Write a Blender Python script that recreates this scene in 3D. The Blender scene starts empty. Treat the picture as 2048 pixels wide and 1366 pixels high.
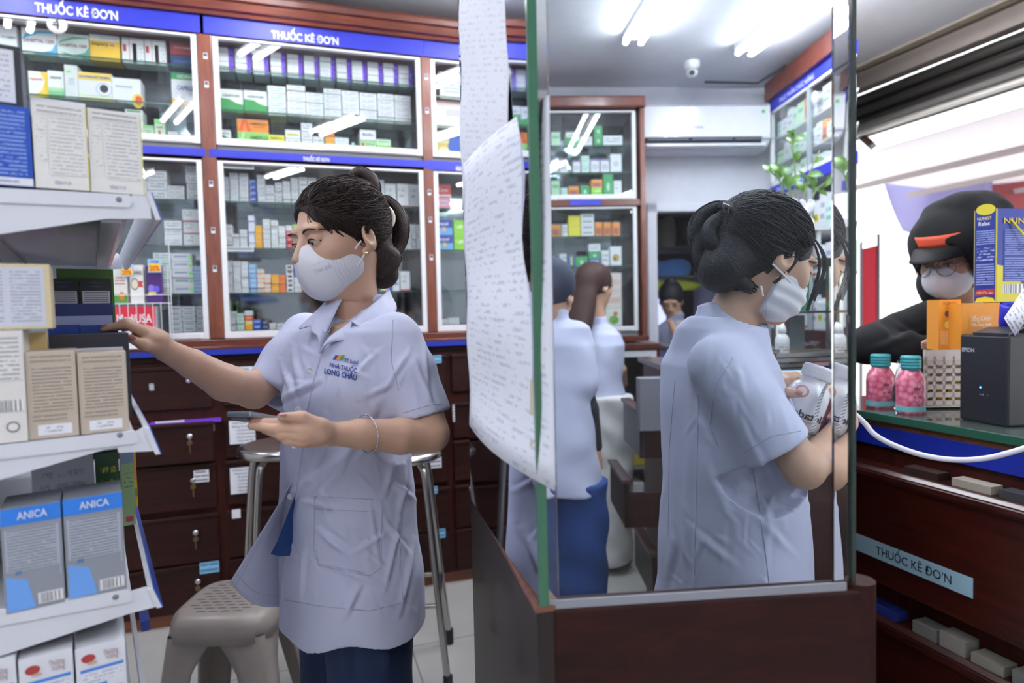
import bpy, math, random
import numpy as np
from mathutils import Vector, Matrix, noise
from mathutils.bvhtree import BVHTree
random.seed(7)
SC = bpy.context.scene
COL = SC.collection
PI = math.pi

# ---------------------------------------------------------------- camera
FPX, CX, CY, EYE = 1270.0, 1024.0, 683.0, 1.33
_y, _p, _r = math.radians(18.3), math.radians(2.61), math.radians(1.346)
FW = Vector((math.sin(_y)*math.cos(_p), math.cos(_y)*math.cos(_p), -math.sin(_p)))
_rh = Vector((math.cos(_y), -math.sin(_y), 0)); _uh = _rh.cross(FW)
RT = math.cos(_r)*_rh - math.sin(_r)*_uh
UP = math.cos(_r)*_uh + math.sin(_r)*_rh
E0 = Vector((0, 0, EYE))
cd = bpy.data.cameras.new('camera'); cam = bpy.data.objects.new('camera', cd); COL.objects.link(cam)
m = Matrix((RT, UP, -FW)).transposed().to_4x4(); m.translation = E0
cam.matrix_world = m
cd.sensor_width = 36; cd.lens = FPX/2048*36; cd.clip_start = .05; cd.clip_end = 200
cd.dof.use_dof = True; cd.dof.focus_distance = 1.27; cd.dof.aperture_fstop = 2.8
SC.camera = cam

# ---------------------------------------------------------------- world and exposure
SC.view_settings.view_transform = 'Standard'; SC.view_settings.look = 'None'
SC.view_settings.exposure = .9; SC.view_settings.gamma = 1.0; SC.view_settings.use_curve_mapping = False
w = bpy.data.worlds.new('overcast_sky'); SC.world = w; w.use_nodes = True
bg = w.node_tree.nodes['Background']; bg.inputs[0].default_value = (.93, .97, 1, 1); bg.inputs[1].default_value = 1.3
TUBE_EMIT = 33.0
SC.cycles.use_denoising = True
SC.cycles.max_bounces = 10; SC.cycles.transparent_max_bounces = 24; SC.cycles.sample_clamp_indirect = 4.0
SC.cycles.caustics_reflective = False; SC.cycles.caustics_refractive = False

def ray(x, y): return FW + RT*((x-CX)/FPX) + UP*((CY-y)/FPX)
def at(x, y, d): return E0 + ray(x, y)*d                      # a photo pixel at a depth
def onp(x, y, p, n):                                            # a photo pixel on a plane
    r = ray(x, y); return E0 + r*((p-E0).dot(n)/r.dot(n))
def onX(x, y, v): return onp(x, y, Vector((v, 0, 0)), Vector((1, 0, 0)))
def onY(x, y, v): return onp(x, y, Vector((0, v, 0)), Vector((0, 1, 0)))
def onZ(x, y, v): return onp(x, y, Vector((0, 0, v)), Vector((0, 0, 1)))
def px(p):
    v = Vector(p)-E0; z = v.dot(FW); return CX+FPX*v.dot(RT)/z, CY-FPX*v.dot(UP)/z, z
V = lambda *a: Vector(a)
ZV = V(0, 0, 1)

# ---------------------------------------------------------------- materials
MATS = {}
def srgb(h):
    if isinstance(h, (tuple, list)): c = h
    else: c = [int(h[i:i+2], 16)/255 for i in (0, 2, 4)]
    return tuple((x/12.92 if x <= .04045 else ((x+.055)/1.055)**2.4) for x in c)+(1,)
def newmat(name):
    m = bpy.data.materials.new(name); m.use_nodes = True; nt = m.node_tree
    b = nt.nodes['Principled BSDF']; MATS[name] = m; return m, nt, b
def N(nt, t, **k):
    n = nt.nodes.new(t)
    for a, b in k.items():
        if a in n.inputs: n.inputs[a].default_value = b
        else: setattr(n, a, b)
    return n
def plain(h, rough=.5, metal=0, spec=.5, name=None, emit=0, bump=0, bscale=200, coat=0, sss=0):
    """a colour, with a faint procedural variation so that nothing is perfectly flat"""
    key = name or 'm_%s_%s_%s_%s_%s' % (h, rough, metal, emit, bump)
    if key in MATS: return MATS[key]
    m, nt, b = newmat(key); c = srgb(h)
    b.inputs['Roughness'].default_value = rough; b.inputs['Metallic'].default_value = metal
    b.inputs['Specular IOR Level'].default_value = spec; b.inputs['Coat Weight'].default_value = coat
    tc = N(nt, 'ShaderNodeTexCoord'); nz = N(nt, 'ShaderNodeTexNoise', Scale=14.0, Detail=3.0)
    nt.links.new(tc.outputs['Object'], nz.inputs['Vector'])
    mx = N(nt, 'ShaderNodeMix', data_type='RGBA')
    mx.inputs['A'].default_value = tuple(x*.93 for x in c[:3])+(1,)
    mx.inputs['B'].default_value = tuple(min(1, x*1.06) for x in c[:3])+(1,)
    nt.links.new(nz.outputs['Fac'], mx.inputs['Factor']); nt.links.new(mx.outputs['Result'], b.inputs['Base Color'])
    if emit:
        b.inputs['Emission Color'].default_value = c; b.inputs['Emission Strength'].default_value = emit
    if bump:
        n2 = N(nt, 'ShaderNodeTexNoise', Scale=float(bscale), Detail=4.0); bp = N(nt, 'ShaderNodeBump', Strength=bump, Distance=.002)
        nt.links.new(tc.outputs['Object'], n2.inputs['Vector']); nt.links.new(n2.outputs['Fac'], bp.inputs['Height']); nt.links.new(bp.outputs['Normal'], b.inputs['Normal'])
    if sss:
        b.inputs['Subsurface Weight'].default_value = sss; b.inputs['Subsurface Radius'].default_value = (.012, .004, .002)
    return m
def wood(name, a, bcol, rough=.35, stretch=(1, 12, 12), coat=.3):
    m, nt, b = newmat(name)
    tc = N(nt, 'ShaderNodeTexCoord'); mp = N(nt, 'ShaderNodeMapping'); mp.inputs['Scale'].default_value = stretch
    nz = N(nt, 'ShaderNodeTexNoise', Scale=4.0, Detail=8.0, Roughness=.65); nz.inputs['Distortion'].default_value = .6
    cr = N(nt, 'ShaderNodeValToRGB'); cr.color_ramp.elements[0].position = .3; cr.color_ramp.elements[1].position = .72
    cr.color_ramp.elements[0].color = srgb(a); cr.color_ramp.elements[1].color = srgb(bcol)
    L = nt.links.new
    L(tc.outputs['Object'], mp.inputs[0]); L(mp.outputs[0], nz.inputs['Vector']); L(nz.outputs['Fac'], cr.inputs[0]); L(cr.outputs[0], b.inputs['Base Color'])
    b.inputs['Roughness'].default_value = rough; b.inputs['Coat Weight'].default_value = coat; b.inputs['Coat Roughness'].default_value = .15; b.inputs['Specular IOR Level'].default_value = .5 if coat > .2 else .22
    bp = N(nt, 'ShaderNodeBump', Strength=.12, Distance=.002); L(nz.outputs['Fac'], bp.inputs['Height']); L(bp.outputs[0], b.inputs['Normal'])
    return m
def printed(base, ink, rows=10, cols=9, dens=.5, rough=.5):
    """paper with rows of small print: words come from noise along each row of the UV square"""
    key = 'print_%s_%s_%s_%s_%s' % (base, ink, rows, cols, dens)
    if key in MATS: return MATS[key]
    m, nt, b = newmat(key); L = nt.links.new
    tc = N(nt, 'ShaderNodeTexCoord'); sp = N(nt, 'ShaderNodeSeparateXYZ'); L(tc.outputs['UV'], sp.inputs[0])
    def M(op, a, b2=None, c=None):
        n = N(nt, 'ShaderNodeMath', operation=op)
        for i, q in enumerate((a, b2, c)):
            if q is None: continue
            if isinstance(q, (int, float)): n.inputs[i].default_value = q
            else: L(q, n.inputs[i])
        return n.outputs[0]
    v = M('MULTIPLY', sp.outputs['Y'], float(rows)); fr = M('FRACT', v); fl = M('FLOOR', v)
    line = M('MULTIPLY', M('GREATER_THAN', fr, .3), M('LESS_THAN', fr, .78))
    cx = N(nt, 'ShaderNodeCombineXYZ'); L(M('MULTIPLY', sp.outputs['X'], float(cols)), cx.inputs[0]); L(M('MULTIPLY', fl, 7.31), cx.inputs[1]); L(M('MULTIPLY', fr, .8), cx.inputs[2])
    nz = N(nt, 'ShaderNodeTexNoise', Scale=1.0, Detail=3.0, Roughness=.8); L(cx.outputs[0], nz.inputs['Vector'])
    word = M('GREATER_THAN', nz.outputs['Fac'], 1-dens)
    edge = M('MULTIPLY', M('GREATER_THAN', sp.outputs['X'], .04), M('LESS_THAN', sp.outputs['X'], .96))
    fac = M('MULTIPLY', M('MULTIPLY', line, word), M('MULTIPLY', edge, .75))
    mx = N(nt, 'ShaderNodeMix', data_type='RGBA'); mx.inputs['A'].default_value = srgb(base); mx.inputs['B'].default_value = srgb(ink)
    L(fac, mx.inputs['Factor']); L(mx.outputs['Result'], b.inputs['Base Color']); b.inputs['Roughness'].default_value = rough
    return m
def barcode(base='f4f4f4', ink='202028'):
    key = 'barcode_'+base
    if key in MATS: return MATS[key]
    m, nt, b = newmat(key); L = nt.links.new
    tc = N(nt, 'ShaderNodeTexCoord'); sp = N(nt, 'ShaderNodeSeparateXYZ'); L(tc.outputs['UV'], sp.inputs[0])
    cx = N(nt, 'ShaderNodeCombineXYZ'); mu = N(nt, 'ShaderNodeMath', operation='MULTIPLY'); mu.inputs[1].default_value = 26; L(sp.outputs['X'], mu.inputs[0]); L(mu.outputs[0], cx.inputs[0])
    nz = N(nt, 'ShaderNodeTexNoise', Scale=1.0, Detail=0.0); L(cx.outputs[0], nz.inputs['Vector'])
    gt = N(nt, 'ShaderNodeMath', operation='GREATER_THAN'); gt.inputs[1].default_value = .5; L(nz.outputs['Fac'], gt.inputs[0])
    mx = N(nt, 'ShaderNodeMix', data_type='RGBA'); mx.inputs['A'].default_value = srgb(base); mx.inputs['B'].default_value = srgb(ink)
    L(gt.outputs[0], mx.inputs['Factor']); L(mx.outputs['Result'], b.inputs['Base Color']); return m
def sheet_glass(name, tint='eef6f3', ior=1.5, refl='ffffff', boost=1.0, rough=0.0):
    m, nt, b = newmat(name); nt.nodes.remove(b); L = nt.links.new
    t = N(nt, 'ShaderNodeBsdfTransparent'); t.inputs[0].default_value = srgb(tint)
    g = N(nt, 'ShaderNodeBsdfGlossy'); g.inputs['Color'].default_value = srgb(refl); g.inputs['Roughness'].default_value = rough
    fr = N(nt, 'ShaderNodeFresnel', IOR=ior); gm = N(nt, 'ShaderNodeNewGeometry'); ma = N(nt, 'ShaderNodeMath', operation='MULTIPLY_ADD'); ma.inputs[1].default_value = 1/ior-ior; ma.inputs[2].default_value = ior; L(gm.outputs['Backfacing'], ma.inputs[0]); L(ma.outputs[0], fr.inputs['IOR'])
    mu = N(nt, 'ShaderNodeMath', operation='MULTIPLY', use_clamp=True); mu.inputs[1].default_value = boost
    mx = N(nt, 'ShaderNodeMixShader'); L(fr.outputs[0], mu.inputs[0]); L(mu.outputs[0], mx.inputs[0]); L(t.outputs[0], mx.inputs[1]); L(g.outputs[0], mx.inputs[2])
    L(mx.outputs[0], nt.nodes['Material Output'].inputs[0]); return m

RED_WOOD = wood('mahogany_polished', '43180d', '74321e')
DARK_WOOD = wood('mahogany_dark', '1a0a08', '35140f', rough=.5, coat=.04)
DARK_WOOD_V = wood('mahogany_dark_upright', '28100c', '4a1d15', rough=.5, stretch=(12, 12, 1), coat=.04)
POST_WOOD = wood('mahogany_post', '54261a', '84462e', stretch=(14, 14, 1.5))
COUNTER_WOOD = wood('mahogany_counter', '230c08', '48190f', rough=.35, stretch=(12, 1, 12))
PANEL_WOOD = wood('mahogany_panel', '1c0907', '34110c', rough=.6, coat=.02)
WHITE_ALU = plain('e9ebee', .4, name='white_aluminium')
WHITE_STEEL = plain('dfe2ea', .42, name='white_enamel_steel')
BLUE_BAND = plain('2b33b4', .45, name='blue_vinyl_band')
BLUE_TRIM = plain('1b2f9c', .4, name='blue_trim')
GLASS = sheet_glass('cabinet_glass', 'fcfefd', 1.5, boost=1.1)
SHELF_GLASS = sheet_glass('shelf_glass', 'f0f8f5', 1.45)
GREEN_EDGE = plain('2c5a4a', .2, name='green_glass_edge')
STEEL = plain('b9b7b2', .22, 1, name='stainless_steel')
BLACK = plain('17171b', .5, name='black_plastic')
CHROME = plain('d0d0d4', .12, 1, name='chrome')
WHITE_WALL = plain('dcdde6', .7, name='white_paint', bump=.05, bscale=60)
PAPER = plain('eceef5', .7, name='paper')

# ---------------------------------------------------------------- mesh builder (world coordinates)
class MB:
    def __init__(s): s.v = []; s.f = []; s.mi = []; s.mats = []; s.uv = []; s.sm = []
    def mat(s, m):
        if m not in s.mats: s.mats.append(m)
        return s.mats.index(m)
    def add(s, vs, fs, m, uvs=None, smooth=False):
        b = len(s.v); k = s.mat(m); s.v.extend(Vector(v) for v in vs)
        for i, f in enumerate(fs):
            s.f.append([b+j for j in f]); s.mi.append(k); s.sm.append(smooth)
            s.uv.append(uvs[i] if uvs else ([(0, 0), (1, 0), (1, 1), (0, 1)] if len(f) == 4 else [(0, 0)]*len(f)))
        return s
    def quad(s, a, b, c, d, m): return s.add([a, b, c, d], [(0, 1, 2, 3)], m)
    def obox(s, o, ux, uy, uz, m, front=None, top=None, side=None):
        """box from corner o with edge vectors; front = the face spanned by ux and uz at o"""
        o = Vector(o); p = [o, o+ux, o+ux+uy, o+uy]; q = [a+uz for a in p]; vs = p+q
        F = [(0, 1, 5, 4), (1, 2, 6, 5), (2, 3, 7, 6), (3, 0, 4, 7), (4, 5, 6, 7), (3, 2, 1, 0)]
        M = [front or m, side or m, m, side or m, top or m, m]
        b = len(s.v); s.v.extend(vs)
        for f, mm in zip(F, M):
            s.f.append([b+j for j in f]); s.mi.append(s.mat(mm)); s.sm.append(False); s.uv.append([(0, 0), (1, 0), (1, 1), (0, 1)])
        return s
    def box(s, lo, hi, m, **k):
        lo = Vector(lo); hi = Vector(hi); d = hi-lo
        return s.obox(lo, V(d.x, 0, 0), V(0, d.y, 0), V(0, 0, d.z), m, **k)
    def tube(s, pts, r, m, n=10, cap=True, flat=None):
        pts = [Vector(p) for p in pts]; k = len(pts); rs = r if isinstance(r, (list, tuple)) else [r]*k
        prev = None; vs = []
        for i, p in enumerate(pts):
            t = (pts[min(i+1, k-1)]-pts[max(i-1, 0)]).normalized()
            if prev is None:
                u = t.cross(ZV);
                if u.length < .1: u = t.cross(V(1, 0, 0))
            else: u = prev - t*prev.dot(t)
            u.normalize(); prev = u; w2 = t.cross(u)
            for j in range(n):
                a = 2*PI*j/n; vs.append(p+(u*math.cos(a)+w2*math.sin(a)*(flat or 1))*rs[i])
        fs = [(i*n+j, i*n+(j+1) % n, (i+1)*n+(j+1) % n, (i+1)*n+j) for i in range(k-1) for j in range(n)]
        s.add(vs, fs, m, smooth=True)
        if cap: s.add(vs[:n], [tuple(reversed(range(n)))], m); s.add(vs[-n:], [tuple(range(n))], m)
        return s
    def lathe(s, c, prof, m, n=28, M=None):
        """prof: (radius, height) pairs, about the z axis through c, or about M's"""
        c = Vector(c); M = M or Matrix.Identity(3); vs = []
        for r, z in prof:
            for j in range(n):
                a = 2*PI*j/n; vs.append(c+M@V(r*math.cos(a), r*math.sin(a), z))
        k = len(prof); ms = m if isinstance(m, list) else [m]*(k-1)
        b = len(s.v); s.v.extend(vs)
        for i in range(k-1):
            for j in range(n):
                s.f.append([b+i*n+j, b+i*n+(j+1) % n, b+(i+1)*n+(j+1) % n, b+(i+1)*n+j]); s.mi.append(s.mat(ms[i])); s.sm.append(True)
                u = j/n; s.uv.append([(u, i/(k-1)), (u+1/n, i/(k-1)), (u+1/n, (i+1)/(k-1)), (u, (i+1)/(k-1))])
        return s
    def prism(s, poly, d, m, m2=None):
        """a flat outline (3D points) given thickness d (vector)"""
        n = len(poly); a = [Vector(p) for p in poly]; b = [p+d for p in a]
        s.add(a+b, [tuple(range(n)), tuple(reversed(range(n, 2*n)))], m)
        s.add(a+b, [(i, (i+1) % n, n+(i+1) % n, n+i) for i in range(n)], m2 or m); return s
    def grid(s, rows, m, smooth=True, thick=None, closed=False):
        """a sheet from rows of points"""
        h = len(rows); w2 = len(rows[0]); vs = [Vector(p) for r in rows for p in r]
        fs = []; uvs = []
        for i in range(h-1):
            for j in range(w2 if closed else w2-1):
                j2 = (j+1) % w2; fs.append((i*w2+j, i*w2+j2, (i+1)*w2+j2, (i+1)*w2+j))
                uvs.append([(j/(w2-1), i/(h-1)), ((j+1)/(w2-1), i/(h-1)), ((j+1)/(w2-1), (i+1)/(h-1)), (j/(w2-1), (i+1)/(h-1))])
        s.add(vs, fs, m, uvs, smooth); return s
    def ellipsoid(s, c, r, m, n=14, M=None):
        c = Vector(c); r = V(r, r, r) if isinstance(r, (int, float)) else Vector(r); M = M or Matrix.Identity(3); rows = []
        for i in range(n+1):
            a = PI*i/n; rows.append([c+M@V(r.x*math.sin(a)*math.cos(b), r.y*math.sin(a)*math.sin(b), -r.z*math.cos(a)) for b in [2*PI*j/(2*n) for j in range(2*n)]])
        return s.grid(rows, m, closed=True)
    def text(s, body, o, ux, uz, h, m, align='c', bold=.0, width=None, serif=False, lift=.0006):
        """lettering of cap height about h on the plane spanned by ux, uz"""
        vs, fs, w2 = text_geo(body, bold); ux = Vector(ux).normalized(); uz = Vector(uz).normalized(); nn = ux.cross(uz)
        k = h/.7; kx = k if width is None else width/w2
        off = {'c': -w2/2, 'l': 0, 'r': -w2}[align]
        o = Vector(o)
        return s.add([o+ux*((x+off)*kx)+uz*(y*k)+nn*lift for x, y in vs], fs, m)
    def build(s, name, parent=None, solid=0, bevel=0, subsurf=0, kind=None, label=None, cat=None, group=None, smooth=None, loc=None):
        me = bpy.data.meshes.new(name)
        if parent is not None: inv = chain(parent).inverted(); vs = [inv@v for v in s.v]; o_loc = V(0, 0, 0)
        else:
            xs = [v.x for v in s.v]; ys = [v.y for v in s.v]; zs = [v.z for v in s.v]
            o_loc = Vector(loc) if loc is not None else V((min(xs)+max(xs))/2, (min(ys)+max(ys))/2, min(zs)); vs = [v-o_loc for v in s.v]
        me.from_pydata([tuple(v) for v in vs], [], s.f)
        for m in s.mats: me.materials.append(m)
        me.polygons.foreach_set('material_index', s.mi)
        me.polygons.foreach_set('use_smooth', s.sm if smooth is None else [smooth]*len(s.f))
        uvl = me.uv_layers.new(name='UVMap'); flat = []
        for u in s.uv:
            for a, b in u: flat += (a, b)
        if len(flat) == 2*len(me.loops): uvl.data.foreach_set('uv', flat)
        me.update()
        ob = bpy.data.objects.new(name, me); COL.objects.link(ob); ob.location = o_loc
        if parent is not None: ob.parent = parent
        if bevel:
            md = ob.modifiers.new('edge', 'BEVEL'); md.width = bevel; md.segments = 2; md.limit_method = 'ANGLE'; md.angle_limit = .6
        if solid:
            md = ob.modifiers.new('thickness', 'SOLIDIFY'); md.thickness = solid; md.offset = 0
        if subsurf:
            md = ob.modifiers.new('smooth', 'SUBSURF'); md.levels = md.render_levels = subsurf
        tag(ob, label, cat, group, kind); return ob
def chain(o):
    m = o.matrix_basis.copy() if o.parent else Matrix.LocRotScale(o.location, o.rotation_euler, None)
    return chain(o.parent)@m if o.parent else m
def tag(o, label=None, cat=None, group=None, kind=None):
    if label: o['label'] = label
    if cat: o['category'] = cat
    if group: o['group'] = group
    if kind: o['kind'] = kind
    return o
def thing(name, label, cat, loc, rz=0, group=None):
    o = bpy.data.objects.new(name, None); COL.objects.link(o); o.empty_display_size = .05
    o.location = Vector(loc); o.rotation_euler = (0, 0, rz); o.matrix_basis = Matrix.Translation(Vector(loc))@Matrix.Rotation(rz, 4, 'Z')
    return tag(o, label, cat, group)
_TG = {}
def text_geo(body, bold=0):
    if (body, bold) in _TG: return _TG[(body, bold)]
    c = bpy.data.curves.new('t', 'FONT'); c.body = body; c.size = 1; c.offset = bold; c.resolution_u = 3; c.fill_mode = 'FRONT'
    o = bpy.data.objects.new('t', c); COL.objects.link(o); bpy.context.view_layer.update()
    me = o.evaluated_get(bpy.context.evaluated_depsgraph_get()).to_mesh()
    vs = [(v.co.x, v.co.y) for v in me.vertices]; fs = [tuple(p.vertices) for p in me.polygons]
    o.evaluated_get(bpy.context.evaluated_depsgraph_get()).to_mesh_clear()
    bpy.data.objects.remove(o); bpy.data.curves.remove(c)
    mn = min((x for x, y in vs), default=0); mxx = max((x for x, y in vs), default=1)
    vs = [(x-mn, y) for x, y in vs]
    _TG[(body, bold)] = (vs, fs, mxx-mn); return _TG[(body, bold)]
def smoothstep(a, b, x):
    t = np.clip((x-a)/(b-a), 0, 1); return t*t*(3-2*t)
# ---------------------------------------------------------------- the room
CEIL = 2.79
def struct(mb, name, **k): return mb.build(name, kind='structure', **k)
def floor_mat():
    m, nt, b = newmat('floor_tiles'); L = nt.links.new
    tc = N(nt, 'ShaderNodeTexCoord'); br = N(nt, 'ShaderNodeTexBrick', Scale=1.0); br.offset = 0; br.inputs['Mortar Size'].default_value = .003
    br.inputs['Brick Width'].default_value = .6; br.inputs['Row Height'].default_value = .6
    br.inputs['Color1'].default_value = srgb('c3c1bd'); br.inputs['Color2'].default_value = srgb('bdbab5'); br.inputs['Mortar'].default_value = srgb('8d8a84')
    nz = N(nt, 'ShaderNodeTexNoise', Scale=5.0, Detail=6.0); mx = N(nt, 'ShaderNodeMix', data_type='RGBA', blend_type='MULTIPLY'); mx.inputs['Factor'].default_value = .18
    L(tc.outputs['Object'], br.inputs['Vector']); L(tc.outputs['Object'], nz.inputs['Vector']); L(br.outputs['Color'], mx.inputs['A']); L(nz.outputs['Fac'], mx.inputs['B'])
    L(mx.outputs['Result'], b.inputs['Base Color']); b.inputs['Roughness'].default_value = .22; return m
struct(MB().box((-2.6, -2.6, -.05), (3.34, 5.2, 0), floor_mat()), 'floor')
CEILM = plain('e0e2ea', .45, name='ceiling_panels', spec=.4)
struct(MB().box((-2.6, -2.6, CEIL), (3.34, 5.2, CEIL+.05), CEILM), 'ceiling')
GREY_WALL = plain('c9c9cc', .8, name='side_wall_paint')
struct(MB().box((-2.65, -2.6, 0), (-2.6, 5.2, CEIL), GREY_WALL), 'wall_left')
struct(MB().box((-2.6, -2.65, 0), (3.34, -2.6, CEIL), GREY_WALL), 'wall_front')
struct(MB().box((-2.6, 3.42, 0), (1.06, 3.5, CEIL), WHITE_WALL), 'wall_back')
struct(MB().box((1.06, 3.06, 0), (1.10, 4.6, CEIL), WHITE_WALL), 'wall_return')

# fluorescent battens under the ceiling
TUBE = None
ORD4 = ['first', 'second', 'third', 'fourth', 'fifth']
def batten(x, y, ang, length, where, n=2, gap=.085):
    global TUBE
    if TUBE is None:
        TUBE, nt, b = newmat('fluorescent_tube'); b.inputs['Base Color'].default_value = (1, 1, 1, 1)
        b.inputs['Emission Color'].default_value = (.93, .95, 1, 1); b.inputs['Emission Strength'].default_value = TUBE_EMIT
    d = V(math.sin(ang), math.cos(ang), 0); s = V(d.y, -d.x, 0)
    a = V(x, y, 0)
    t = thing('fluorescent_batten', where, 'ceiling light', (x+d.x*length/2, y+d.y*length/2, CEIL), 0, 'ceiling light battens')
    MB().obox(a-s*.055+V(0, 0, CEIL-.035), s*.11, d*length, V(0, 0, .034), WHITE_ALU).build('housing', t)
    for k in range(n):
        o = s*(gap*(k-.5)) if n > 1 else V(0, 0, 0)
        p = a+o+V(0, 0, CEIL-.055)
        mb = MB(); mb.tube([p+d*.02, p+d*(length-.02)], .013, TUBE, 10); mb.build('tube', t)
        for q in (p, p+d*(length-.02)): MB().tube([q, q+d*.02], .015, WHITE_ALU, 10).build('end_cap', t)
batten(-.23, 2.42, .52, .50, 'twin tube ceiling light above the dark haired woman, beside the shelf cornice')
batten(.15, 1.02, .52, .62, 'twin tube ceiling light over the standing woman with the phone')
batten(-.25, -.69, .52, .62, 'twin tube ceiling light behind the viewer, mirrored in the cabinet glass')
batten(-1.23, 2.50, .40, .45, 'twin tube ceiling light mirrored in the glass beside the number four disc')
batten(-.84, 1.09, .37, .62, 'twin tube ceiling light above the white metal shelf rack')
batten(.80, 2.25, .52, .50, 'twin tube ceiling light in front of the third glass cabinet')
batten(1.0, 1.0, .52, .62, 'twin tube ceiling light over the glass partition')
for i_, (x_, y_) in enumerate(((1.7, -.7), (-2.1, -.5), (-2.0, -1.8), (1.9, -1.9))): batten(x_, y_, .52, 1.45, ORD4[i_]+' added fill batten of the unseen rear row behind the viewer')  # unseen rear battens, added as frontal fill light on the box fronts
_a, _b = onZ(1265, 88, CEIL-.055), onZ(1486, 110, CEIL-.055)
batten(_a.x, _a.y, math.radians(193.6), 1.25, 'long twin tube light on the ceiling, the one further from the blue banded cabinet')
batten(_b.x, _b.y, math.radians(193.6-6), 1.25, 'long twin tube light on the ceiling close to the blue banded cabinet')

# ---------------------------------------------------------------- printed boxes
WHITE = 'e9ebf2'
def decals(mb, o, ux, uz, spec, lift=.0004):
    nn = ux.cross(uz).normalized(); o = Vector(o)
    P = lambda u, v, k=1: o+ux*u+uz*v+nn*(lift*k)
    for q in spec:
        k = q[0]
        if k == 'r':
            _, u0, u1, v0, v1, c = q; mb.quad(P(u0, v0), P(u1, v0), P(u1, v1), P(u0, v1), plain(c, .45))
        elif k == 'g':  # a polygon
            mb.add([P(u, v) for u, v in q[1]], [tuple(range(len(q[1])))], plain(q[2], .45))
        elif k == 'p':
            _, u0, u1, v0, v1, b, i, rows, cols, dens = q; mb.quad(P(u0, v0, 1.5), P(u1, v0, 1.5), P(u1, v1, 1.5), P(u0, v1, 1.5), printed(b, i, rows, cols, dens))
        elif k == 'b':
            _, u0, u1, v0, v1 = q; mb.quad(P(u0, v0, 2), P(u1, v0, 2), P(u1, v1, 2), P(u0, v1, 2), barcode())
        elif k == 'e':
            _, u, v, ru, rv, c = q[:6]; kk = q[6] if len(q) > 6 else 2
            mb.add([P(u+ru*math.cos(a), v+rv*math.sin(a), kk) for a in [2*PI*j/24 for j in range(24)]], [tuple(range(24))], plain(c, .45))
        elif k == 't':
            _, s, u, v, h, c = q[:6]; wd = q[6] if len(q) > 6 else None
            mb.text(s, P(u, v), ux, uz, h*uz.length, plain(c, .5), 'c', .015, None if wd is None else wd*ux.length, lift=lift*4)
PL = lambda b=WHITE, i='8a8f9c': [('p', .08, .92, .2, .8, b, i, 2, 5, .55)]
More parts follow.
